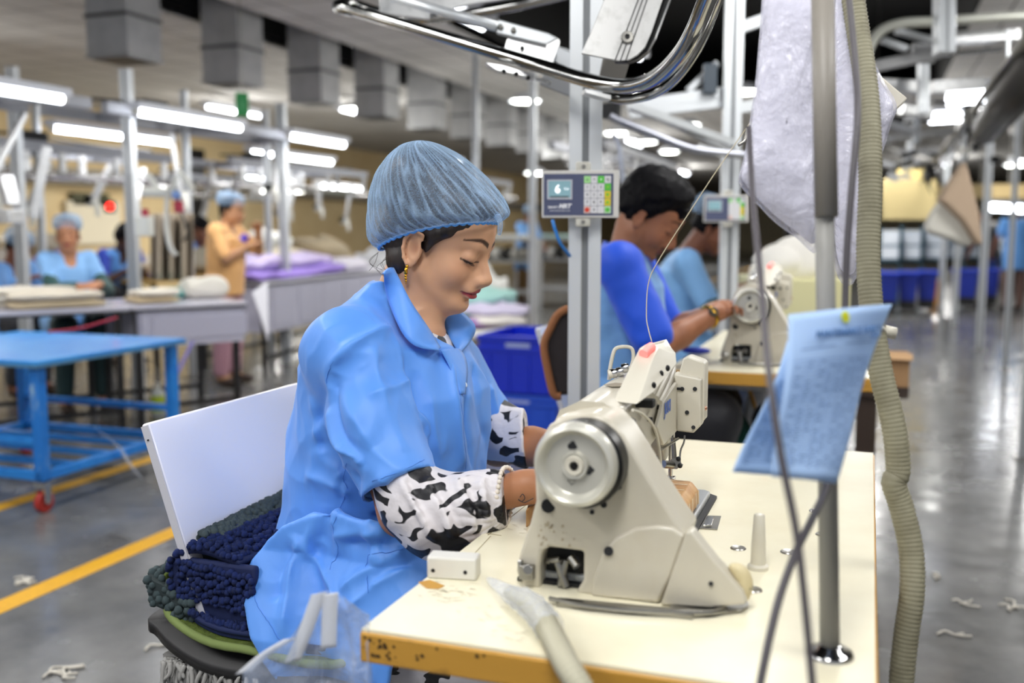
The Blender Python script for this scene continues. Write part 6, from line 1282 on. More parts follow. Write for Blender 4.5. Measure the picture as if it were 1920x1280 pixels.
# ================================================================ left side of the hall
# blue trolley
bt = thing('blue_trolley', 'blue painted steel trolley on castors standing at the left edge, streaks worn pale', 'trolley', (-4.0, 3.8, 0))
bx0, bx1, by0, by1, zt_ = -4.55, -3.47, 3.42, 4.38, .685
obj('trolley_top', MB().bb((bx0-.03, by0-.03, zt_), (bx1+.03, by1+.03, zt_+.018)), mat('blue_top', '#1f86dc', .42, coat=.05, var=(6, '#3a97e2', .4, .6)), bt, bevel=.003)
obj('top_rim', MB().bb((bx0-.034, by0-.034, zt_-.012), (bx1+.034, by1+.034, zt_)), mat('bare_blue_edge', '#5f8fb2', .4, .3), bt)
legm = mat('blue_worn', '#1f74cb', .4, var=(9, '#8fb4d4', .33, .42), stretch=(1, 1, .4))
for x in (bx0, bx1-.05):
    for y in (by0, by1-.05):
        obj('leg', MB().bb((x, y, .15), (x+.05, y+.05, zt_-.01)), legm if (x, y) == (bx1-.05, by0) else bluepaint, bt, bevel=.003)
for z in (.17, .33):
    for (a, b) in [((bx0, by0+.025), (bx1, by0+.025)), ((bx0, by1-.025), (bx1, by1-.025)), ((bx0+.025, by0), (bx0+.025, by1)), ((bx1-.025, by0), (bx1-.025, by1))]:
        if z > .3 and a[0] == b[0]: continue
        obj('rail', MB().bar((a[0], a[1], z), (b[0], b[1], z), .04, .04 if z < .3 else .03), bluepaint, bt, bevel=.002)
for i in range(3): y = by0+.25+i*.24; obj('shelf_bar', MB().bar((bx0, y, .17), (bx1, y, .17), .04, .025), bluepaint, bt)
for x in (bx0+.03, bx1-.03):
    for y in (by0+.03, by1-.03):
        c = obj('caster', MB().cyl((x-.014, y, .05), (x+.014, y, .05), .05, 24), mat('caster_red', '#a32a22', .5), bt, smooth=True, bevel=.006)
        obj('caster_fork', MB().bb((x-.026, y-.02, .05), (x-.02, y+.02, .13)).bb((x+.02, y-.02, .05), (x+.026, y+.02, .13)).bb((x-.03, y-.03, .125), (x+.03, y+.03, .145)).cyl((x-.028, y, .05), (x+.028, y, .05), .012, 12), chrome, c)
tag(obj('film_strip', MB().grid(lambda u, v: PD(175+u*14+v*90+8*math.sin(v*5), 800+v*90+u*10, 4.3+.04*math.sin(v*9+u*3)), 5, 12), film_mat('crinkled_film', a=.1, sc_=60), smooth='all', solid=.002), 'strip of clear film hanging from the near leg of the blue trolley', 'film')
# long folding table with grey panels, end to end with a second one
def panel_table(x0, x1, y0, y1, z, label, panel=True, leg=True, grp='white topped packing tables', ph=.27, rot=0, piv=None):
    t = thing('packing_table', label, 'table', ((x0+x1)/2, (y0+y1)/2, 0), grp)
    obj('tabletop', MB().bb((x0, y0, z-.025), (x1, y1, z)), mat('grey_white_top', '#d5d4e0', .25, coat=.3), t, bevel=.003)
    obj('top_edge', MB().bb((x0-.004, y0-.004, z-.04), (x1+.004, y1+.004, z-.025)), mat('edge_dark', '#3c3c40', .5), t)
    if panel:
        obj('side_panel', MB().bb((x1-.03, y0+.05, z-ph), (x1-.01, y1-.02, z-.04)), mat('panel_grey', '#bfbfd0', .5, var=(8, '#b0b0c2', .3, .6)), t)
        obj('end_panel', MB().bb((x0+.05, y0+.03, z-ph), (x1-.03, y0+.05, z-.04)), mat('panel_grey', '#bfbfd0'), t); obj('end_panel', MB().bb((x0+.05, y1-.05, z-ph), (x1-.03, y1-.03, z-.04)), mat('panel_grey', '#bfbfd0'), t)
        n = max(1, int((y1-y0)/.55))
        for i in range(n): y = y0+.12+i*(y1-y0-.1)/n; obj('panel_door', MB().bb((x1-.009, y, z-ph+.04), (x1-.003, y+(y1-y0)/n-.12, z-.08)), mat('panel_grey2', '#b6b6c8', .5), t, bevel=.004)
    for x in (x0+.04, x1-.06):
        for y in ([y0+.04, y1-.06] if y1-y0 < 1.3 else [y0+.04, (y0+y1)/2, y1-.06]): obj('leg', MB().bb((x-.018, y-.018, 0), (x+.018, y+.018, z-.04)), blackm, t)
    obj('stretcher', MB().bb((x1-.075, y0+.04, .12), (x1-.045, y1-.06, .15)).bb((x0+.025, y0+.04, .12), (x0+.055, y1-.06, .15)), blackm, t)
    if rot: bpy.context.view_layer.update(); q = Matrix.Rotation(rot, 3, 'Z') @ (V(t.location)-V((piv[0], piv[1], 0)))+V((piv[0], piv[1], 0)); t.location = q; t.rotation_euler.z = rot
    return t
PA = (-4.79, 4.46); RA = -math.radians(32.8)
panel_table(PA[0]-.8, PA[0], PA[1]-.9, PA[1]+.75, .80, 'white topped table without panels, beside the blue trolley, with towel stacks on it', False, rot=RA, piv=PA)
panel_table(PA[0]-.8, PA[0], PA[1]+.77, PA[1]+1.52, .80, 'grey panelled packing table left of the white hanging sheet', True, rot=RA, piv=PA)
def TA(s_, w_, z): q = Matrix.Rotation(RA, 3, 'Z') @ V((-w_, s_, 0)); return (PA[0]+q.x, PA[1]+q.y, z)
qa, qb = PZ(500, 528, .82), PZ(705, 506, .82); RC = -math.atan2(qb.x-qa.x, qb.y-qa.y); LC = (qb-qa).length
panel_table(qa.x-.7, qa.x, qa.y, qa.y+LC*1.25, .82, 'long grey panelled table piled with lilac cloth', True, ph=.46, rot=RC, piv=(qa.x, qa.y))
sw = [PD(472, 548, 6.95), PD(500, 528, 7.05), PD(501, 640, 6.95), PD(490, 600, 6.9)]
tag(obj('white_sheet', MB().prism(sw, (.012, 0, 0)), mat('sheet_white', '#e9e9f0', .8), bevel=.003), 'white sheet corner hanging down between the two grey panelled tables', 'cloth')
def folded(c, d, n, label, col, col2=None, rot=0, cat='towel', grp=None, name='folded_towel', amp=.012, seed=0):
    t = thing(name, label, cat, c, grp)
    for i in range(n):
        h = d[2]/n; z0 = c[2]+i*h; off = V((random.uniform(-.01, .01), random.uniform(-.01, .01), 0)); k = 1-.03*i
        def fn(u, v, k=k, z0=z0, off=off):
            a = u*2*math.pi; e = .28; x = math.copysign(abs(math.cos(a))**e, math.cos(a))*d[0]/2*k; y = math.copysign(abs(math.sin(a))**e, math.sin(a))*d[1]/2*k
            r = min(1, math.sin(max(.0, v)*math.pi)**.35+.0001); p = V((x*r, y*r, 0)); p = Matrix.Rotation(rot, 3, 'Z') @ p
            return V(c)+off+p+V((0, 0, i*h+h*(.5-.5*math.cos(v*math.pi))*.98+amp*mn.noise(V((p.x*6+seed, p.y*6, i+v)))*(1 if v > .3 else 0)))
        obj('fold', MB().grid(fn, 48, 12, True), mat(name+col, col, .9, bump=(90, .5, .004)) if i % 2 == 0 or not col2 else mat(name+col2, col2, .9, bump=(90, .5, .004)), t, smooth='all')
    return t
def onto(u, v, z): p = PZ(u, v, z); return (p.x, p.y, z)
folded(TA(.22, .42, .802), (.4, .62, .12), 3, 'flat pale towel stack nearest the left edge on the white topped table', '#cfc8ba', '#dcd8ce', RA, seed=1)
folded(TA(.36, .17, .802), (.26, .56, .10), 2, 'beige towel stack in front of the woman in light blue on the white topped table', '#c4b393', '#d8cfbd', RA, seed=2)
folded(TA(.98, .25, .802), (.3, .3, .09), 2, 'small beige towel stack on the grey panelled table, right of the white post', '#bba98a', '#e3dccd', RA, seed=3)
folded(TA(1.2, .6, .802), (.25, .25, .07), 1, 'turquoise cloth beside the elbow of the woman in orange', '#5fb0ac', None, RA, 'cloth', None, 'folded_cloth', seed=4)
folded(TA(1.4, .5, .802), (.3, .3, .14), 1, 'cream crumpled cloth left of the lilac pile', '#dcd8cd', None, RA, 'cloth', None, 'folded_cloth', .05, 5)
mc = lambda f, w_: qa.lerp(qb, f)+Matrix.Rotation(RC, 3, 'Z') @ V((-w_, 0, 0))
folded(tuple(mc(.36, .33)+V((0, 0, .002))), (.6, LC*.8, .1), 1, 'lilac cloth pile on the long grey panelled table, bottom layer', '#9f86d8', None, RC, 'cloth', 'cloth pile on the long table', 'cloth_pile', .05, 6)
folded(tuple(mc(.36, .38)+V((0, 0, .09))), (.5, LC*.7, .12), 1, 'pale lilac cloth on top of the pile on the long panelled table', '#d6c8ee', None, RC, 'cloth', 'cloth pile on the long table', 'cloth_pile', .06, 7)
folded(tuple(mc(.88, .33)+V((0, 0, .002))), (.5, LC*.3, .14), 1, 'white cloth at the right end of the lilac pile', '#dfdbe6', None, RC, 'cloth', 'cloth pile on the long table', 'cloth_pile', .05, 8)
# spray bottle on the floor
b = PD(297, 780, 6.0); b = PZ(297, 778, 0)
sb = thing('bottle', 'white bottle with a yellow green label standing on the floor beside the black table leg', 'bottle', b)
obj('bottle_body', MB().lathe([(0, 0), (.045, 0), (.048, .01), (.048, .15), (.03, .18), (.016, .19), (.016, .2)], b, n=20), mat('bottle_white', '#d7dcd6', .4), sb, smooth=True); obj('bottle_label', MB().lathe([(.0485, .03), (.0485, .14)], b, n=20), mat('label_lime', '#c0d62a', .5), sb, smooth=True); obj('bottle_cap', MB().lathe([(.019, .195), (.019, .225), (0, .227)], b, n=14), offwhite, sb, smooth=True)
tag(obj('red_strap', MB().tube(smoothpath([PD(90, 622, 4.9), PD(150, 615, 4.9), PD(220, 595, 5.0)], 5), .006, 8), mat('red_plastic', '#b0203a', .5), smooth='all'), 'thin red strap slung under the white topped table', 'strap')
tag(obj('lilac_strap', MB().bar(PD(332, 700, 6.2), PD(362, 640, 6.3), .02, .01), mat('lilac_strap', '#7d74b8', .7)), 'lilac strap hanging under the grey panelled table', 'strap')
# frames of the hanging transport system on the left: posts, beams, rail loops, arms
g1 = 'aluminium posts of the left stations'
for (u, v0, d, w_, l) in [(48, 560, 7.4, .085, 'pale post left of the woman in light blue, nearest the left edge'), (87, 520, 8.5, .06, 'thin post just behind the woman in light blue'), (258, 745, 6.0, .085, 'white post rising beside the towel stacks through the first frame'), (360, 520, 8.6, .06, 'thin pale post left of the woman in orange'),
                          (537, 480, 9.5, .085, 'pale post behind the woman in orange'), (508, 480, 10, .06, 'thin pale post just right of the woman in orange'), (998, 565, 11.5, .08, 'pale post behind the face, left of the near keypad display'), (893, 520, 12, .07, 'thin far post just right of the nose of the seated woman')]:
    p = PD(u, v0 if v0 > 600 else 600, d); x, y = p.x, p.y
    if l.startswith('white post'): p = PZ(262, 748, 0); x, y = p.x, p.y
    profile_post((x, y), 0, 2.45 if u < 600 else 3.4, l, w_, w_*.6, g1, 0)
def station(x, y0, y1, z, label, loop=True, arms=3, seed=1):
    t = thing('overhead_station', label, 'frame', (x, (y0+y1)/2, z), 'overhead hanging rail stations'); rr = random.Random(seed)
    for dx in (0, -.55):
        obj('beam', MB().bb((x+dx-.03, y0, z-.04), (x+dx+.03, y1, z+.04)), mat('dull_alum', '#a2a4aa', .5, .2), t, bevel=.004)
    for k_ in range(3): y = y0+(y1-y0)*(k_+.5)/3; obj('cross_beam', MB().bb((x-.55, y-.025, z-.03), (x, y+.025, z+.03)), mat('dull_alum', '#a2a4aa', .5, .2), t, bevel=.004)
    if loop:
        zl = z-.22; P = [(x+.05, y0, zl), (x+.05, y0+.5*(y1-y0), zl), (x+.05, y1-.1, zl), (x+.03, y1+.12, zl-.02), (x-.12, y1+.26, zl-.03), (x-.3, y1+.2, zl-.02), (x-.36, y1, zl), (x-.36, y0, zl)]
        obj('rail_tube', MB().tube(smoothpath(P, 8), .02, 12), chrome, t, smooth='all')
        for k_ in range(4): y = y0+.2+(y1-y0-.3)*k_/3; obj('hanger_bracket', MB().bb((x-.0, y-.03, zl), (x+.03, y+.03, z)).bb((x-.38, y-.03, zl), (x-.34, y+.03, z)), alum2, t, bevel=.003)
    for k_ in range(arms):
        y = y0+(y1-y0)*(k_+.6)/arms; xx = x-rr.uniform(.0, .3); a = V((xx, y, z-.1)); b_ = a+V((rr.uniform(-.1, .1), rr.uniform(-.25, .1), -rr.uniform(.3, .5)))
        ar = obj('lift_arm', MB().bar(a, b_, .07, .03), alum2, t, bevel=.004); obj('arm_lug', MB().box(b_, (.09, .06, .07)).cyl(b_+V((.05, 0, -.02)), b_+V((.05, 0, -.12)), .02, 10), offwhite, ar, bevel=.004); obj('arm_wheel', MB().cyl(b_+V((-.02, -.03, .02)), b_+V((-.02, .03, .02)), .04, 16), darkm, ar)
    obj('cable_box', MB().bb((x-.2, y0+.5, z+.04), (x-.05, y0+.75, z+.12)), dark, t, bevel=.006)
    obj('cable_run', MB().tube(smoothpath([(x-.1, y0, z+.06), (x-.15, y0+(y1-y0)*.3, z+.1), (x-.1, y0+(y1-y0)*.6, z+.06), (x-.2, y1, z+.08)], 6), .012, 6), dark, t, smooth='all')
    return t
station(-5.1, 3.7, 5.6, 2.14, 'pale overhead rail frame running out of the left edge below the highest lamp', False, 2, 3)
station(-5.1, 5.75, 8.9, 2.14, 'pale overhead rail frame behind the white post, with a curled rail end', False, 2, 5)
station(-6.15, 5.6, 7.75, 1.93, 'overhead rail frame with curled chrome end above the woman in light blue', True, 4, 7)
station(-6.1, 8.6, 11.5, 1.97, 'overhead rail frame under the second pair of lamps left of the big hairnet', True, 5, 9)
station(-7.6, 9.5, 12, 1.9, 'overhead rail frame far behind the woman in orange', True, 4, 11)
station(-5.4, 12, 15, 2.0, 'distant overhead rail frame hidden behind the big hairnet', True, 5, 13)
station(-2.6, 10, 14, 2.15, 'distant overhead rail frame left of the near post', True, 4, 15)
# hooks, hoses, small white box and red grips by the white post
hx = PD(300, 420, 6.2)
t = thing('sewing_attachment', 'cluster of white cylinders and red grips hanging right of the white post', 'equipment', PD(310, 400, 6.2))
obj('white_cylinder', MB().cyl(PD(268, 360, 6.2), PD(318, 361, 6.2), .032, 14), offwhite, t, smooth=True, bevel=.004); obj('red_grip', MB().cyl(PD(334, 378, 6.2), PD(336, 398, 6.2), .03, 12), mat('crimson', '#a8213c', .5), t, smooth=True); obj('blue_cap', MB().ball(PD(331, 366, 6.2), .032, 10), mat('cap_blue2', '#7f9fd8', .5), t, smooth='all')
obj('red_grip', MB().cyl(PD(272, 392, 6.25), PD(273, 410, 6.25), .022, 12), mat('crimson', '#a8213c', .5), t, smooth=True); obj('junction_box', MB().box(PD(271, 424, 6.1), (.1, .06, .12)), offwhite, t, bevel=.006)
obj('hose', MB().tube(smoothpath([PD(314, 362, 6.2), PD(312, 420, 6.2), PD(318, 460, 6.2), PD(330, 478, 6.2)], 6), .015, 8), offwhite, t, smooth='all'); obj('hook', MB().tube(smoothpath([PD(340, 400, 6.2), PD(348, 420, 6.2), PD(352, 440, 6.2), PD(342, 452, 6.2)], 6), .008, 8), darkm, t, smooth='all')
for (u, v, u2, v2) in [(276, 325, 300, 360), (335, 320, 355, 350), (345, 330, 362, 356), (330, 330, 322, 360)]: obj('link_arm', MB().bar(PD(u, v, 6.2), PD(u2, v2, 6.2), .03, .03), offwhite, t, bevel=.004)
tag(obj('hanging_cloth', MB().grid(lambda u, v: PD(283+u*78, 400+v*125, 7.2+.12*math.sin(u*22)), 40, 8), mat('taupe_cloth', '#a39684', .9, bump=(20, .6, .02)), smooth='all', solid=.01), 'taupe cloth strips hanging behind the white post, left of the woman in orange', 'cloth')
t = thing('lift_arm', 'slanted grey arm behind the posts at the left edge', 'arm', PD(75, 340, 7)); obj('arm_bar', MB().bar(PD(88, 275, 7), PD(62, 410, 7), .1, .06), alum2, t, bevel=.005); obj('arm_bar', MB().bar(PD(8, 330, 6.8), PD(22, 385, 6.8), .1, .06), alum2, t, bevel=.005); obj('lamp_box', MB().box(PD(12, 405, 6.8), (.2, .15, .1)), alum2, t, bevel=.01)
# wall fittings at the left
wx = -12.98
def wallbox(u, v, w_, h_, m, label, cat, name, d=.08, x=wx):
    p = PX(u, v, x); return tag(obj(name, MB().bb((x, p.y-w_/2, p.z-h_/2), (x+d, p.y+w_/2, p.z+h_/2)), m, bevel=.01), label, cat)
wallbox(172, 418, 1.3, .75, mat('cream_board', '#e5d9bd', .7), 'large cream board on the far left wall behind the woman in light blue', 'board', 'notice_board')
wallbox(165, 374, .9, .22, mat('dark_sign', '#3b3a14', .6), 'small dark yellow-green sign above the cream board', 'sign', 'wall_sign')
t = thing('beacon', 'round glowing red lamp beside the cream board', 'light', PD(206, 387, 12.5)); obj('lamp_body', MB().box(PD(206, 387, 12.6), (.12, .1, .16)), dark, t, bevel=.02); obj('red_lens', MB().ball(PD(206, 387, 12.5), .042, 14), mat('red_lens', '#ff2018', .4, emit=('#ff1a10', 7)), t, smooth='all')
wallbox(372, 400, .5, 2.6, mat('dark_opening', '#14110f', .9), 'tall dark doorway in the left wall behind the woman in orange', 'door', 'doorway', .02)
for (u0, v0, u1, v1) in [(0, 350, 360, 352)]:
    a = PX(u0, v0, wx); 
pb = MB().bb((-13, 0, 2.05), (-12.6, 60, 2.3)); obj('trim_1', pb, mat('grey_duct_run', '#8a8378', .7), kind='structure')
t = thing('exit_sign', 'green exit sign hanging under the second square duct', 'sign', PD(454, 196, 8.8)); xe = PD(454, 196, 8.9)
obj('sign_board', MB().box(xe, (.115, .02, .21), Matrix.Rotation(TH+.5, 3, 'Z')), mat('exit_green', '#0c7a3a', .5, emit=('#0c7a3a', .25)), t); X = Matrix.Rotation(TH+.5, 3, 'Z') @ V((1, 0, 0)); text('EXIT', .042, xe-Matrix.Rotation(TH+.5, 3, 'Z') @ V((0, .012, 0)), V((0, 0, 1)), -X, mat('exit_print', '#7fd0a0', .5), 'lettering', t); obj('hanger', MB().cyl(xe+V((0, 0, .1)), V((xe.x, xe.y, 3.4)), .006, 6), steel, t)
# people at the left
p = PD(124, 460, 7.1)
worker('woman in pale blue tunic and white hairnet behind the towel stacks, facing the viewer', (p.x, p.y, 0), -.55, True, .05, ((.33, .12, .90), (.36, -.02, .89)), .0, -.35, '#b98260', '#86b9ee', sleeve_long='#1d4a48', trousers='#1f3a3c', h=1.58, res=.0085, seat=.55, hem=-.25, bulk=.88)
p = PD(428, 440, 8.1)
worker('woman in orange top with blue hairnet, side view, holding a purple tool near her face', (p.x-.05, p.y, 0), .15, False, .06, ((.28, .06, 1.28), (.26, -.08, 1.15)), .1, 0, '#b98a66', '#f0b978', trousers='#b98a98', h=1.56, res=.0085, hem=-.1)
tag(obj('purple_tool', MB().cyl(PD(455, 452, 7.7), PD(462, 440, 7.7), .03, 10), mat('purple_plastic', '#6a4fc8', .5), smooth=True), 'small purple tool in the hand of the woman in orange', 'tool')
p = PD(225, 448, 9.4)
worker('man in two tone blue shirt bending over a table behind the white post', (p.x-.25, p.y, 0), -.2, True, .75, ((.5, .1, .9), (.5, -.1, .9)), .5, 0, '#4d3226', '#5f9ce6', sleeve='#1438a8', trousers='#26262c', cap='none', h=1.65, male=True, res=.012, seat=.62)
p = PD(377, 425, 11.0)
worker('person in blue shirt, hand raised to chin, far behind the woman in orange', (p.x, p.y, 0), -.9, True, .1, ((.2, .02, 1.22), (.3, -.1, 1.0)), .25, 0, '#7a4c38', '#5f95e8', sleeve='#3f6fe0', trousers='#26262c', cap='none', h=1.65, male=True, res=.013, seat=.55)
p = PD(8, 470, 7.6)
worker('worker in blue cut off by the left edge of the picture', (p.x-.1, p.y, 0), 0, True, .4, ((.4, .1, .9), (.4, -.1, .9)), .4, 0, '#7a4c38', '#6fa6e8', trousers='#26262c', h=1.55, res=.013, seat=.5)
pf = PZ(985, 572, 0)
worker('standing worker in light blue shirt and brown trousers, left of the near post', (pf.x, pf.y, 0), -.4, False, .08, ((.34, .1, 1.0), (.34, -.1, 1.0)), .3, 0, '#7a4c38', '#6fa3e0', trousers='#6b4c1c', h=1.66, res=.013, hem=-.3)
# benches, machines and cloth heaps filling the middle distance
def bench(x, y, dx, dy, z, label, col='#c9a462', grp='distant work benches'):
    t = thing('work_bench', label, 'table', (x, y, 0), grp); obj('bench_top', MB().bb((x-dx/2, y-dy/2, z-.04), (x+dx/2, y+dy/2, z)), mat('bt'+col[1:], col, .5), t); g = MB()
    for a in (-1, 1):
        for b in (-1, 1): obj('leg', MB().bb((x+a*(dx/2-.05)-.02, y+b*(dy/2-.05)-.02, 0), (x+a*(dx/2-.05)+.02, y+b*(dy/2-.05)+.02, z-.04)), blackm, t)
    return t
def heap(c, r, label, col, grp='cloth heaps of the middle distance', cat='cloth', name='cloth_heap', seed=0): 
    return tag(obj(name, MB().grid(lambda u, v: V(c)+V((r[0]*math.cos(u*6.2832), r[1]*math.sin(u*6.2832), 0))*math.sin(max(.002, min(.998, v))*math.pi)**.7*(1+.35*mn.noise(V((math.cos(u*6.28)*1.6+seed, math.sin(u*6.28)*1.6, v*2.5))))+V((0, 0, r[2]*(1-math.cos(v*math.pi))*(1+.3*mn.noise(V((u*5, v*5, seed)))))), 30, 18, True), mat('hp'+col[1:], col, .85, bump=(18, .5, .02)), smooth='all'), label, cat, grp)
bench(-6.6, 8.3, .7, 1.4, .82, 'bench with wooden edge behind the white post'); bench(-7.6, 7.2, .7, 1.6, .85, 'bench with wooden edge behind the woman in light blue'); bench(-6.9, 11.2, .8, 2.2, .85, 'bench with beige cloth behind the woman in orange', '#cfc2a8')
bench(-9.6, 9.6, .8, 2, .85, 'far bench by the left wall'); bench(-8.9, 14, .8, 3, .85, 'far bench behind the thin posts', '#cfc2a8')
hp = [(-6.6, 8.0, .82, .2, .35, .1, '#cbbfa8'), (-6.6, 8.7, .82, .22, .3, .13, '#8f8878'), (-7.6, 7.0, .85, .2, .4, .12, '#a89f94'), (-7.5, 7.7, .85, .2, .2, .1, '#7458b0'), (-6.9, 10.6, .85, .3, .5, .1, '#d8ccb4'), (-6.9, 11.7, .85, .3, .5, .16, '#b8a88c'), (-9.6, 9.4, .85, .3, .6, .2, '#9c9484'), (-8.9, 13.4, .85, .3, .6, .2, '#dcdcd8'),
      (-5.6, 10.2, .0, .3, .5, .4, '#dfe0e0'), (-5.5, 11.4, .0, .35, .4, .45, '#9c9c98'), (-5.1, 12.6, .0, .4, .5, .42, '#e6e6e2'), (-6.0, 13.2, .0, .5, .5, .5, '#5b7a52'), (-6.3, 12.2, .0, .35, .4, .5, '#d9dade')]
col_words = ['cream', 'olive grey', 'taupe', 'purple', 'pale cream', 'tan', 'grey beige', 'white', 'whitish', 'mid grey', 'bright white', 'leaf green', 'light grey']
wh = ['on the bench behind the white post, left one', 'on the bench behind the white post, right one', 'on the bench behind the woman in light blue', 'on the bench behind the woman in light blue', 'on the bench behind the woman in orange', 'on the bench behind the woman in orange', 'on the far bench by the left wall', 'on the far bench behind the thin posts', 'on the floor right of the woman in orange', 'on the floor left of the big hairnet', 'behind the lilac pile, right part', 'behind the lilac pile, under a white lamp', 'behind the lilac pile, middle part']
for i, (x, y, z, a, b, c, k_) in enumerate(hp): heap((x, y, z), (a, b, c), col_words[i]+' cloth heap '+wh[i], k_, seed=i*3)
# far work tables behind the face: grey rack with cloth, heaps on the floor
for i, (u, v, d, rx, rz_, col, l) in enumerate([(905, 560, 8.6, .3, .09, '#a5d4cc', 'mint green cloth heap on the low pallet right of her chin'), (930, 580, 8.4, .32, .06, '#cfc8e0', 'pale lilac cloth at the foot of the mint heap'), (880, 590, 8.5, .3, .07, '#6f9c98', 'teal cloth left of the mint heap'), (895, 605, 8.2, .25, .05, '#9a74b0', 'violet cloth at the bottom of the mint heap'), (925, 600, 8.2, .25, .05, '#e2ddd6', 'white cloth at the bottom right of the mint heap'), (885, 545, 8.8, .12, .05, '#c9a85c', 'mustard cloth on top of the heap beside her lips')]):
    q = PD(u, v, d); heap((q.x, q.y, max(q.z-rz_, .1)), (rx, rx, rz_), l, col, 'cloth heap on the low pallet', seed=i)
pl_ = PD(905, 612, 8.3); tag(obj('pallet', MB().bb((pl_.x-.45, pl_.y-.4, 0), (pl_.x+.45, pl_.y+.5, .14)).bb((pl_.x-.4, pl_.y-.35, .14), (pl_.x+.4, pl_.y+.45, .32)), mat('pallet_brown', '#5d4a3c', .7)), 'low dark pallet under the mint and lilac cloth heap', 'pallet')
for k_, (u, y_) in enumerate([(940, 15.5), (1040, 16.5)]):
    q = PY(u, 500, y_); t = thing('cloth_rack', ['grey rack of folded cloth left of the standing worker', 'grey rack of folded cloth right of the standing worker'][k_], 'rack', (q.x, y_, 0)); w_ = 1.2
    for z in (.25, .75, 1.1): obj('rack_shelf', MB().bb((q.x-w_/2, y_-.3, z), (q.x+w_/2, y_+.3, z+.04)), galv, t)
    for a in (-1, 1): obj('rack_post', MB().bb((q.x+a*w_/2-.02, y_-.3, 0), (q.x+a*w_/2+.02, y_+.3, 1.15)), galv, t)
    for i in range(7): heap((q.x-.5+i*.165, y_-.15, .79), (.09, .2, .1), ['dark', 'pale', 'grey', 'white', 'black', 'silver', 'ashen'][i]+' cloth bundle on the grey rack '+['left', 'right'][k_]+' of the standing worker', ['#4a4846', '#b8b6b2', '#77746f', '#d8d6d0', '#2e2d2c', '#a3a19b', '#8c8982'][i], 'bundles on the grey racks', seed=i+k_*9)
    heap((q.x-.1, y_, 1.14), (.5, .25, .06), ['white cloth spread on top of the left grey rack', 'pale green cloth spread on top of the right grey rack'][k_], ['#dfe0dc', '#b9d8d0'][k_], None, seed=3) if 0 else tag(obj('spread_cloth', MB().bb((q.x-.55, y_-.28, 1.141), (q.x+.5, y_+.28, 1.2)), mat(['spw', 'spg'][k_], ['#dfe0dc', '#b9d8d0'][k_], .85), bevel=.02), ['white cloth spread on top of the left grey rack', 'pale green cloth spread on top of the right grey rack'][k_], 'cloth')
# royal blue crates on the floor
def crate(c, w_, l_, h_, label, col=bluecrate):
    t = thing('crate', label, 'crate', c, 'royal blue plastic crates'); x, y, z = c
    g = MB(); th = .012; g.bb((x-w_/2, y-l_/2, z), (x+w_/2, y+l_/2, z+th))
    for s_ in (-1, 1): g.bb((x-w_/2, y+s_*(l_/2)-th/2, z), (x+w_/2, y+s_*(l_/2)+th/2, z+h_)); g.bb((x+s_*(w_/2)-th/2, y-l_/2, z), (x+s_*(w_/2)+th/2, y+l_/2, z+h_))
    obj('crate_shell', g, col, t); g = MB()
    for zz in (z+h_-.03, z+h_*.72): g.bb((x-w_/2-.02, y-l_/2-.02, zz), (x+w_/2+.02, y-l_/2, zz+.03)).bb((x-w_/2-.02, y+l_/2, zz), (x+w_/2+.02, y+l_/2+.02, zz+.03)).bb((x-w_/2-.02, y-l_/2, zz), (x-w_/2, y+l_/2, zz+.03)).bb((x+w_/2, y-l_/2, zz), (x+w_/2+.02, y+l_/2, zz+.03))
    obj('crate_rim', g, col, t, bevel=.003); g = MB()
    for k_ in range(4): xx = x-w_/2+w_*(k_+.5)/4; g.bb((xx-.01, y-l_/2-.015, z), (xx+.01, y-l_/2, z+h_*.72)); yy = y-l_/2+l_*(k_+.5)/4; g.bb((x+w_/2, yy-.01, z), (x+w_/2+.015, yy+.01, z+h_*.72))
    obj('crate_ribs', g, col, t); obj('hand_slot', MB().bb((x-.08, y-l_/2-.021, z+h_*.8), (x+.08, y-l_/2-.012, z+h_*.88)), mat('pale_slot', '#a7b4e8', .5), t); return t
cr = PZ(975, 815, 0)
crate((cr.x-.02, cr.y+.35, .26), .52, .64, .36, 'royal blue crate with pale hand slot, upper one left of the white panelled chair')
crate((cr.x-.02, cr.y+.33, 0), .5, .62, .25, 'royal blue crate, lower one of the pair left of the white panelled chair', mat('blue_crate_light', '#2456d8', .4))
tag(obj('cardboard_sheet', MB().bb((-4.2, 8.9, .0), (-3.6, 9.9, .22)), mat('brown_board', '#7c4b30', .7)), 'low brown carton with white lid right of the long panelled table', 'carton')
tag(obj('white_board', MB().bb((-4.25, 8.85, .221), (-3.55, 9.95, .26)), offwhite), 'white lid lying on the low brown carton', 'lid')
# ================================================================ right side of the hall
for (u, vf, l, w_) in [(1836, 655, 'pale post through the hanging beige cloth', .07), (1763, 585, 'thin far post left of the beige cloth', .08), (1789, 610, 'thin post under the beige cloth', .07), (1917, 860, 'pale post at the right frame edge', .05), (1884, 690, 'slim post beside the worker in blue on the far right', .05)]:
    p = PZ(u, vf, 0); profile_post((p.x, p.y), 0, 2.6, l, w_, w_*.7, 'slim posts of the right aisle', 0)
fr_ = thing('rail_structure', 'grey steel framing with curved white rail at the upper right corner', 'frame', PD(1780, 120, 5))
obj('curved_rail', MB().tube(smoothpath([PD(u, v, d) for u, v, d in [(1630, 150, 5.2), (1624, 120, 5.2), (1632, 85, 5.2), (1652, 58, 5.2), (1690, 44, 5.2), (1760, 40, 5.2), (1850, 34, 5.2), (1960, 28, 5.2)]], 8), .026, 14), mat('rail_white', '#c9cabf', .35, .3), fr_, smooth='all')
prs = [((1770, -30), (1770, 102), .085, 5.0), ((1731, 118), (1731, 214), .055, 6.0), ((1717, 215), (1717, 270), .05, 8), ((1706, 265), (1706, 300), .05, 11), ((1698, 290), (1698, 325), .05, 14)]
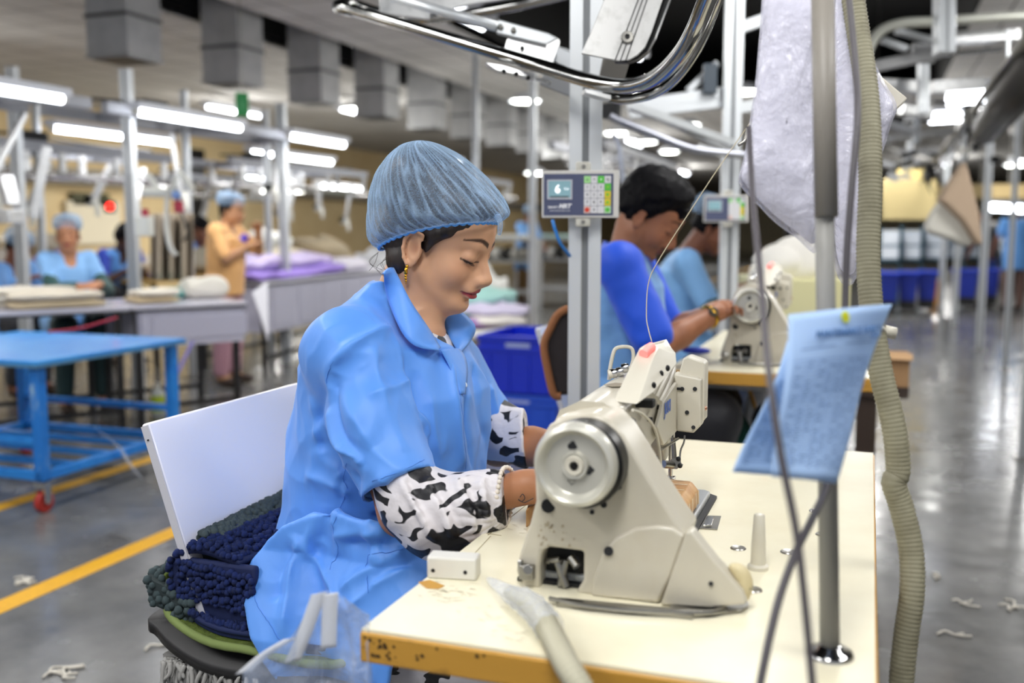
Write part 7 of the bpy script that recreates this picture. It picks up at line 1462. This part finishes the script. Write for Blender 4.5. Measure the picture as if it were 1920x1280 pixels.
for a, b, w_, d in prs: 
    obj('hanging_profile', MB().bar(PD(*a, d), PD(*b, d), w_, w_), alum, fr_, bevel=.004); n_ = CF*(-w_/2-.001); obj('profile_slot', MB().bar(PD(*a, d)+n_, PD(*b, d)+n_, w_*.14, .002, CF), mat('slot_grey', '#8f9396', .5, .3), fr_)
for a, b, w_, d, m_ in [((1640, 125), (1760, 100), .1, 5.6, galv), ((1784, 72), (1905, 66), .1, 5.4, alum2), ((1640, 160), (1735, 165), .12, 6.2, alum2), ((1690, 205), (1745, 215), .1, 6.4, alum2), ((1745, 165), (1840, 158), .14, 6.8, alum2), ((1655, 75), (1700, 92), .05, 5.4, alum), ((1680, 58), (1745, 75), .05, 5.4, alum),
                   ((1640, 225), (1720, 250), .1, 8, galv), ((1660, 260), (1800, 245), .1, 9, alum2), ((1680, 285), (1800, 280), .1, 12, galv), ((1795, 100), (1880, 92), .03, 5.4, darkm), ((1750, 190), (1850, 200), .03, 7, darkm), ((1700, 230), (1840, 215), .04, 8, darkm), ((1890, 55), (1890, 110), .02, 5.2, alum)]:
    obj('cross_member', MB().bar(PD(*a, d), PD(*b, d), w_, w_*.6), m_, fr_, bevel=.004)
obj('junction_plate', MB().box(PD(1731, 100, 5.6), (.12, .04, .11), Rd), galv, fr_, bevel=.004)
rail_ = thing('conveyor_rail', 'long dark conveyor rail running away from the top right corner', 'rail', PD(1800, 250, 9))
obj('rail_bar', MB().tube([PD(1935, 60, 4.2), PD(1800, 240, 8.5), PD(1745, 312, 14), PD(1722, 345, 22)], [.02, .025, .03, .04], 10), steel, rail_, smooth='all')
obj('motor_tube', MB().tube([PD(1960, 110, 4.6), PD(1890, 190, 5.6), PD(1850, 245, 6.6)], [.11, .11, .09], 16), mat('gunmetal', '#4a4845', .45, .6), rail_, smooth='all')
rr = random.Random(21); 
for i in range(46):
    f = rr.random()**.8; u = 1900-f*165+rr.gauss(0, 8); v = 120+f*200+rr.gauss(6, 10); d = 5+f*9; c_ = PD(u, v, d); k_ = rr.choice([steel, darkm, chrome, galv]); a = rr.uniform(0, 3.14)
    obj('trolley_hook', MB().bar(c_, c_+V((math.cos(a)*.06, math.sin(a)*.06, -.09-rr.random()*.05))*(.6+f), .02*(1+f), .012).ball(c_, .018*(1+f), 6), k_, rail_)
for i in range(34):
    u = rr.uniform(1650, 1900); v = rr.uniform(190, 335); d = rr.uniform(8, 13); c_ = PD(u, v, d)
    if v > 300 and u > 1850: continue
    obj('hanger_clip', MB().box(c_, (rr.uniform(.05, .2), .05, rr.uniform(.03, .09)), Matrix.Rotation(rr.uniform(-.5, .5), 3, 'Y')), rr.choice([galv, darkm, alum2, steel]), rail_)
# hanging beige and white cloth
t = thing('hanging_cloth', 'beige towel folded over white one, hung by a corner in the right aisle', 'cloth', PD(1800, 390, 5.6))
tw = [(1812, 300), (1820, 330), (1838, 400), (1845, 460), (1832, 458), (1806, 415), (1775, 385), (1762, 375), (1790, 330)]
obj('beige_towel', MB().prism([PD(u, v, 5.6) for u, v in tw], V((-.02, .09, 0))), mat('beige_terry', '#b59f88', .95, bump=(120, .6, .006)), t, bevel=.02)
ww_ = [(1775, 345), (1768, 380), (1740, 415), (1745, 435), (1790, 450), (1822, 462), (1828, 455), (1806, 418), (1778, 385), (1764, 372), (1752, 400)]
obj('white_towel', MB().prism([PD(u, v, 5.66) for u, v in [(1770, 372), (1780, 388), (1806, 415), (1828, 445), (1826, 460), (1812, 462), (1780, 448), (1742, 436), (1737, 424), (1752, 395)]], V((-.02, .09, 0))), mat('white_terry', '#d5d2c8', .95, bump=(120, .6, .006)), t, bevel=.02)
obj('hanger_line', MB().cyl(PD(1813, 302, 5.62), PD(1815, 200, 5.62), .006, 6), darkm, t)
# yellow panels and wall strips far right
for (u0, v0, u1, v1, d, l, c_) in [(1657, 336, 1756, 412, 15, 'large pale yellow panel hanging behind the ribbed hose', '#dcc890'), (1686, 318, 1734, 336, 15.2, 'small yellow panel on top of the large pale yellow one', '#d8c380'), (1758, 345, 1920, 372, 22, 'long cream beam across the far right', '#cfb98a'), (1860, 345, 1925, 372, 20, 'cream board at the far right edge', '#cbb380')]:
    a = PD(u0, v1, d); b = PD(u1, v0, d); t = thing('yellow_sheet', l, 'panel', (a+b)/2); obj('panel_sheet', MB().prism([PD(u0, v0, d), PD(u1, v0, d), PD(u1, v1, d), PD(u0, v1, d)], V((-.03, .08, 0))), mat('yp'+c_[1:], c_, .7), t, bevel=.01); obj('hanger', MB().cyl(PD((u0+u1)/2, v0, d), PD((u0+u1)/2, v0, d)+V((0, 0, 1.0)), .01, 6), steel, t)
# shelving with white goods above blue bins at the far end
for i in range(6):
    u = 1668+i*40; q = PD(u, 480, 17+i*.3); t = thing('goods_trolley', 'wheeled rack of white goods in the far right row, '+['leftmost', 'second', 'third', 'fourth', 'fifth', 'last by the worker in blue'][i], 'rack', (q.x, q.y, 0)); g = MB(); x, y = q.x, q.y
    obj('rack_frame', MB().bb((x-.17, y-.2, .75), (x-.15, y+.2, 1.35)).bb((x+.15, y-.2, .75), (x+.17, y+.2, 1.35)).bb((x-.17, y-.2, .75), (x+.17, y+.2, .78)).bb((x-.17, y-.2, 1.0), (x+.17, y+.2, 1.02)), mat('teal_frame', '#2d5b70', .5), t)
    obj('rack_legs', MB().bb((x-.16, y-.1, 0), (x-.14, y+.1, .75)).bb((x+.14, y-.1, 0), (x+.16, y+.1, .75)), mat('teal_frame', '#2d5b70'), t)
    for k_ in range(2): obj('goods', MB().bb((x-.14, y-.19, .785+k_*.24), (x+.14, y+.1, .98+k_*.24+.05)), mat('goods_white', '#dfe6ee', .7, bump=(12, .4, .02)), t, bevel=.02)
for i, (u, d, w_) in enumerate([(1668, 15, .22), (1704, 15.2, .22), (1740, 15.4, .22), (1812, 16, .3), (1858, 16.3, .2)]):
    q = PD(u, 520, d); t = thing('blue_bin', 'dark blue bin on the floor in the far right row, '+['first beside the ribbed hose', 'second from the ribbed hose', 'third from the ribbed hose', 'left of the cloth', 'nearest the worker in blue'][i], 'bin', (q.x, q.y, 0)); obj('bin_body', MB().prism([V((q.x-w_/2, q.y, .2)), V((q.x+w_/2, q.y, .2)), V((q.x+w_/2+.03, q.y, .62)), V((q.x-w_/2-.03, q.y, .62))], (0, .5, 0)), mat('bin_blue', '#0a2a9c', .5), t, bevel=.01); obj('bin_rim', MB().bb((q.x-w_/2-.05, q.y-.03, .6), (q.x+w_/2+.05, q.y+.53, .64)), mat('bin_blue2', '#0d3ac8', .5), t, bevel=.01); obj('bin_trolley', MB().bb((q.x-w_/2, q.y, .06), (q.x+w_/2, q.y+.5, .2)), blackm, t)
q = PZ(1752, 572, 0); tag(obj('orange_post', MB().bb((q.x-.06, q.y, 0), (q.x+.06, q.y+.12, .42)), mat('orange_paint', '#c98a1c', .5), bevel=.01), 'short orange post standing before the blue bins', 'post')
q = PZ(1898, 582, 0); worker('worker in blue shirt and hairnet standing at the far right edge, back turned', (q.x, q.y, 0), 1.9, False, .05, ((.1, .35, .85), (.1, -.35, .85)), .1, 0, '#6e4634', '#5f9be0', trousers='#6b5048', h=1.72, res=.014, hem=-.28)
q = PZ(1850, 575, 0); worker('person in dark top and blue trousers walking behind the pale post on the right', (q.x, q.y, 0), 2.4, False, .12, ((.2, .3, .85), (.1, -.3, .85)), .1, 0, '#6e4634', '#22262c', trousers='#3f5f94', cap='none', h=1.66, res=.014)
# carton and stand just right of the table
q = PD(1662, 700, 4.6); t = thing('carton', 'small cardboard carton behind the ribbed hose, right of the blue paper', 'carton', (q.x, q.y, .6)); obj('carton_body', MB().box(PD(1660, 690, 4.6), (.2, .22, .14)), mat('kraft', '#b08a62', .8), t, bevel=.003); obj('carton_flap', MB().box(PD(1660, 690, 4.6)+V((.02, -.12, .07)), (.18, .05, .004), Matrix.Rotation(.5, 3, 'X')), mat('kraft2', '#bf9a72', .8), t)
q = PD(1660, 690, 4.6); tag(obj('dark_stand', MB().bb((q.x-.14, q.y-.12, q.z-.12), (q.x+.1, q.y+.12, q.z-.07)).bb((q.x-.12, q.y-.1, 0), (q.x-.03, q.y+.1, q.z-.12)), mat('dark_wood', '#3e3028', .6)), 'dark stand carrying the cardboard carton', 'stand')
# lint and scraps on the floor
rr = random.Random(31); sc_pts = [(45, 1088), (40, 1092), (55, 1094), (118, 1270), (110, 1262), (1802, 1130), (1900, 1135), (1895, 1140), (120, 1250), (1760, 1080), (300, 1210), (1790, 1190)]
for i, (u, v) in enumerate(sc_pts):
    p = PZ(u, v, .003); g = MB(); 
    for k_ in range(3): a = rr.uniform(0, 6.28); L_ = rr.uniform(.012, .035); g.tube(smoothpath([p, p+V((math.cos(a)*L_, math.sin(a)*L_, .006)), p+V((math.cos(a+.6)*L_*1.8, math.sin(a+.6)*L_*1.8, .002))], 3), .004, 5)
    tag(obj('lint_scrap', g, mat('lint', '#cfcabf', .9), smooth='all'), 'pale scrap of lint lying on the concrete floor', 'scrap', 'lint scraps on the floor')
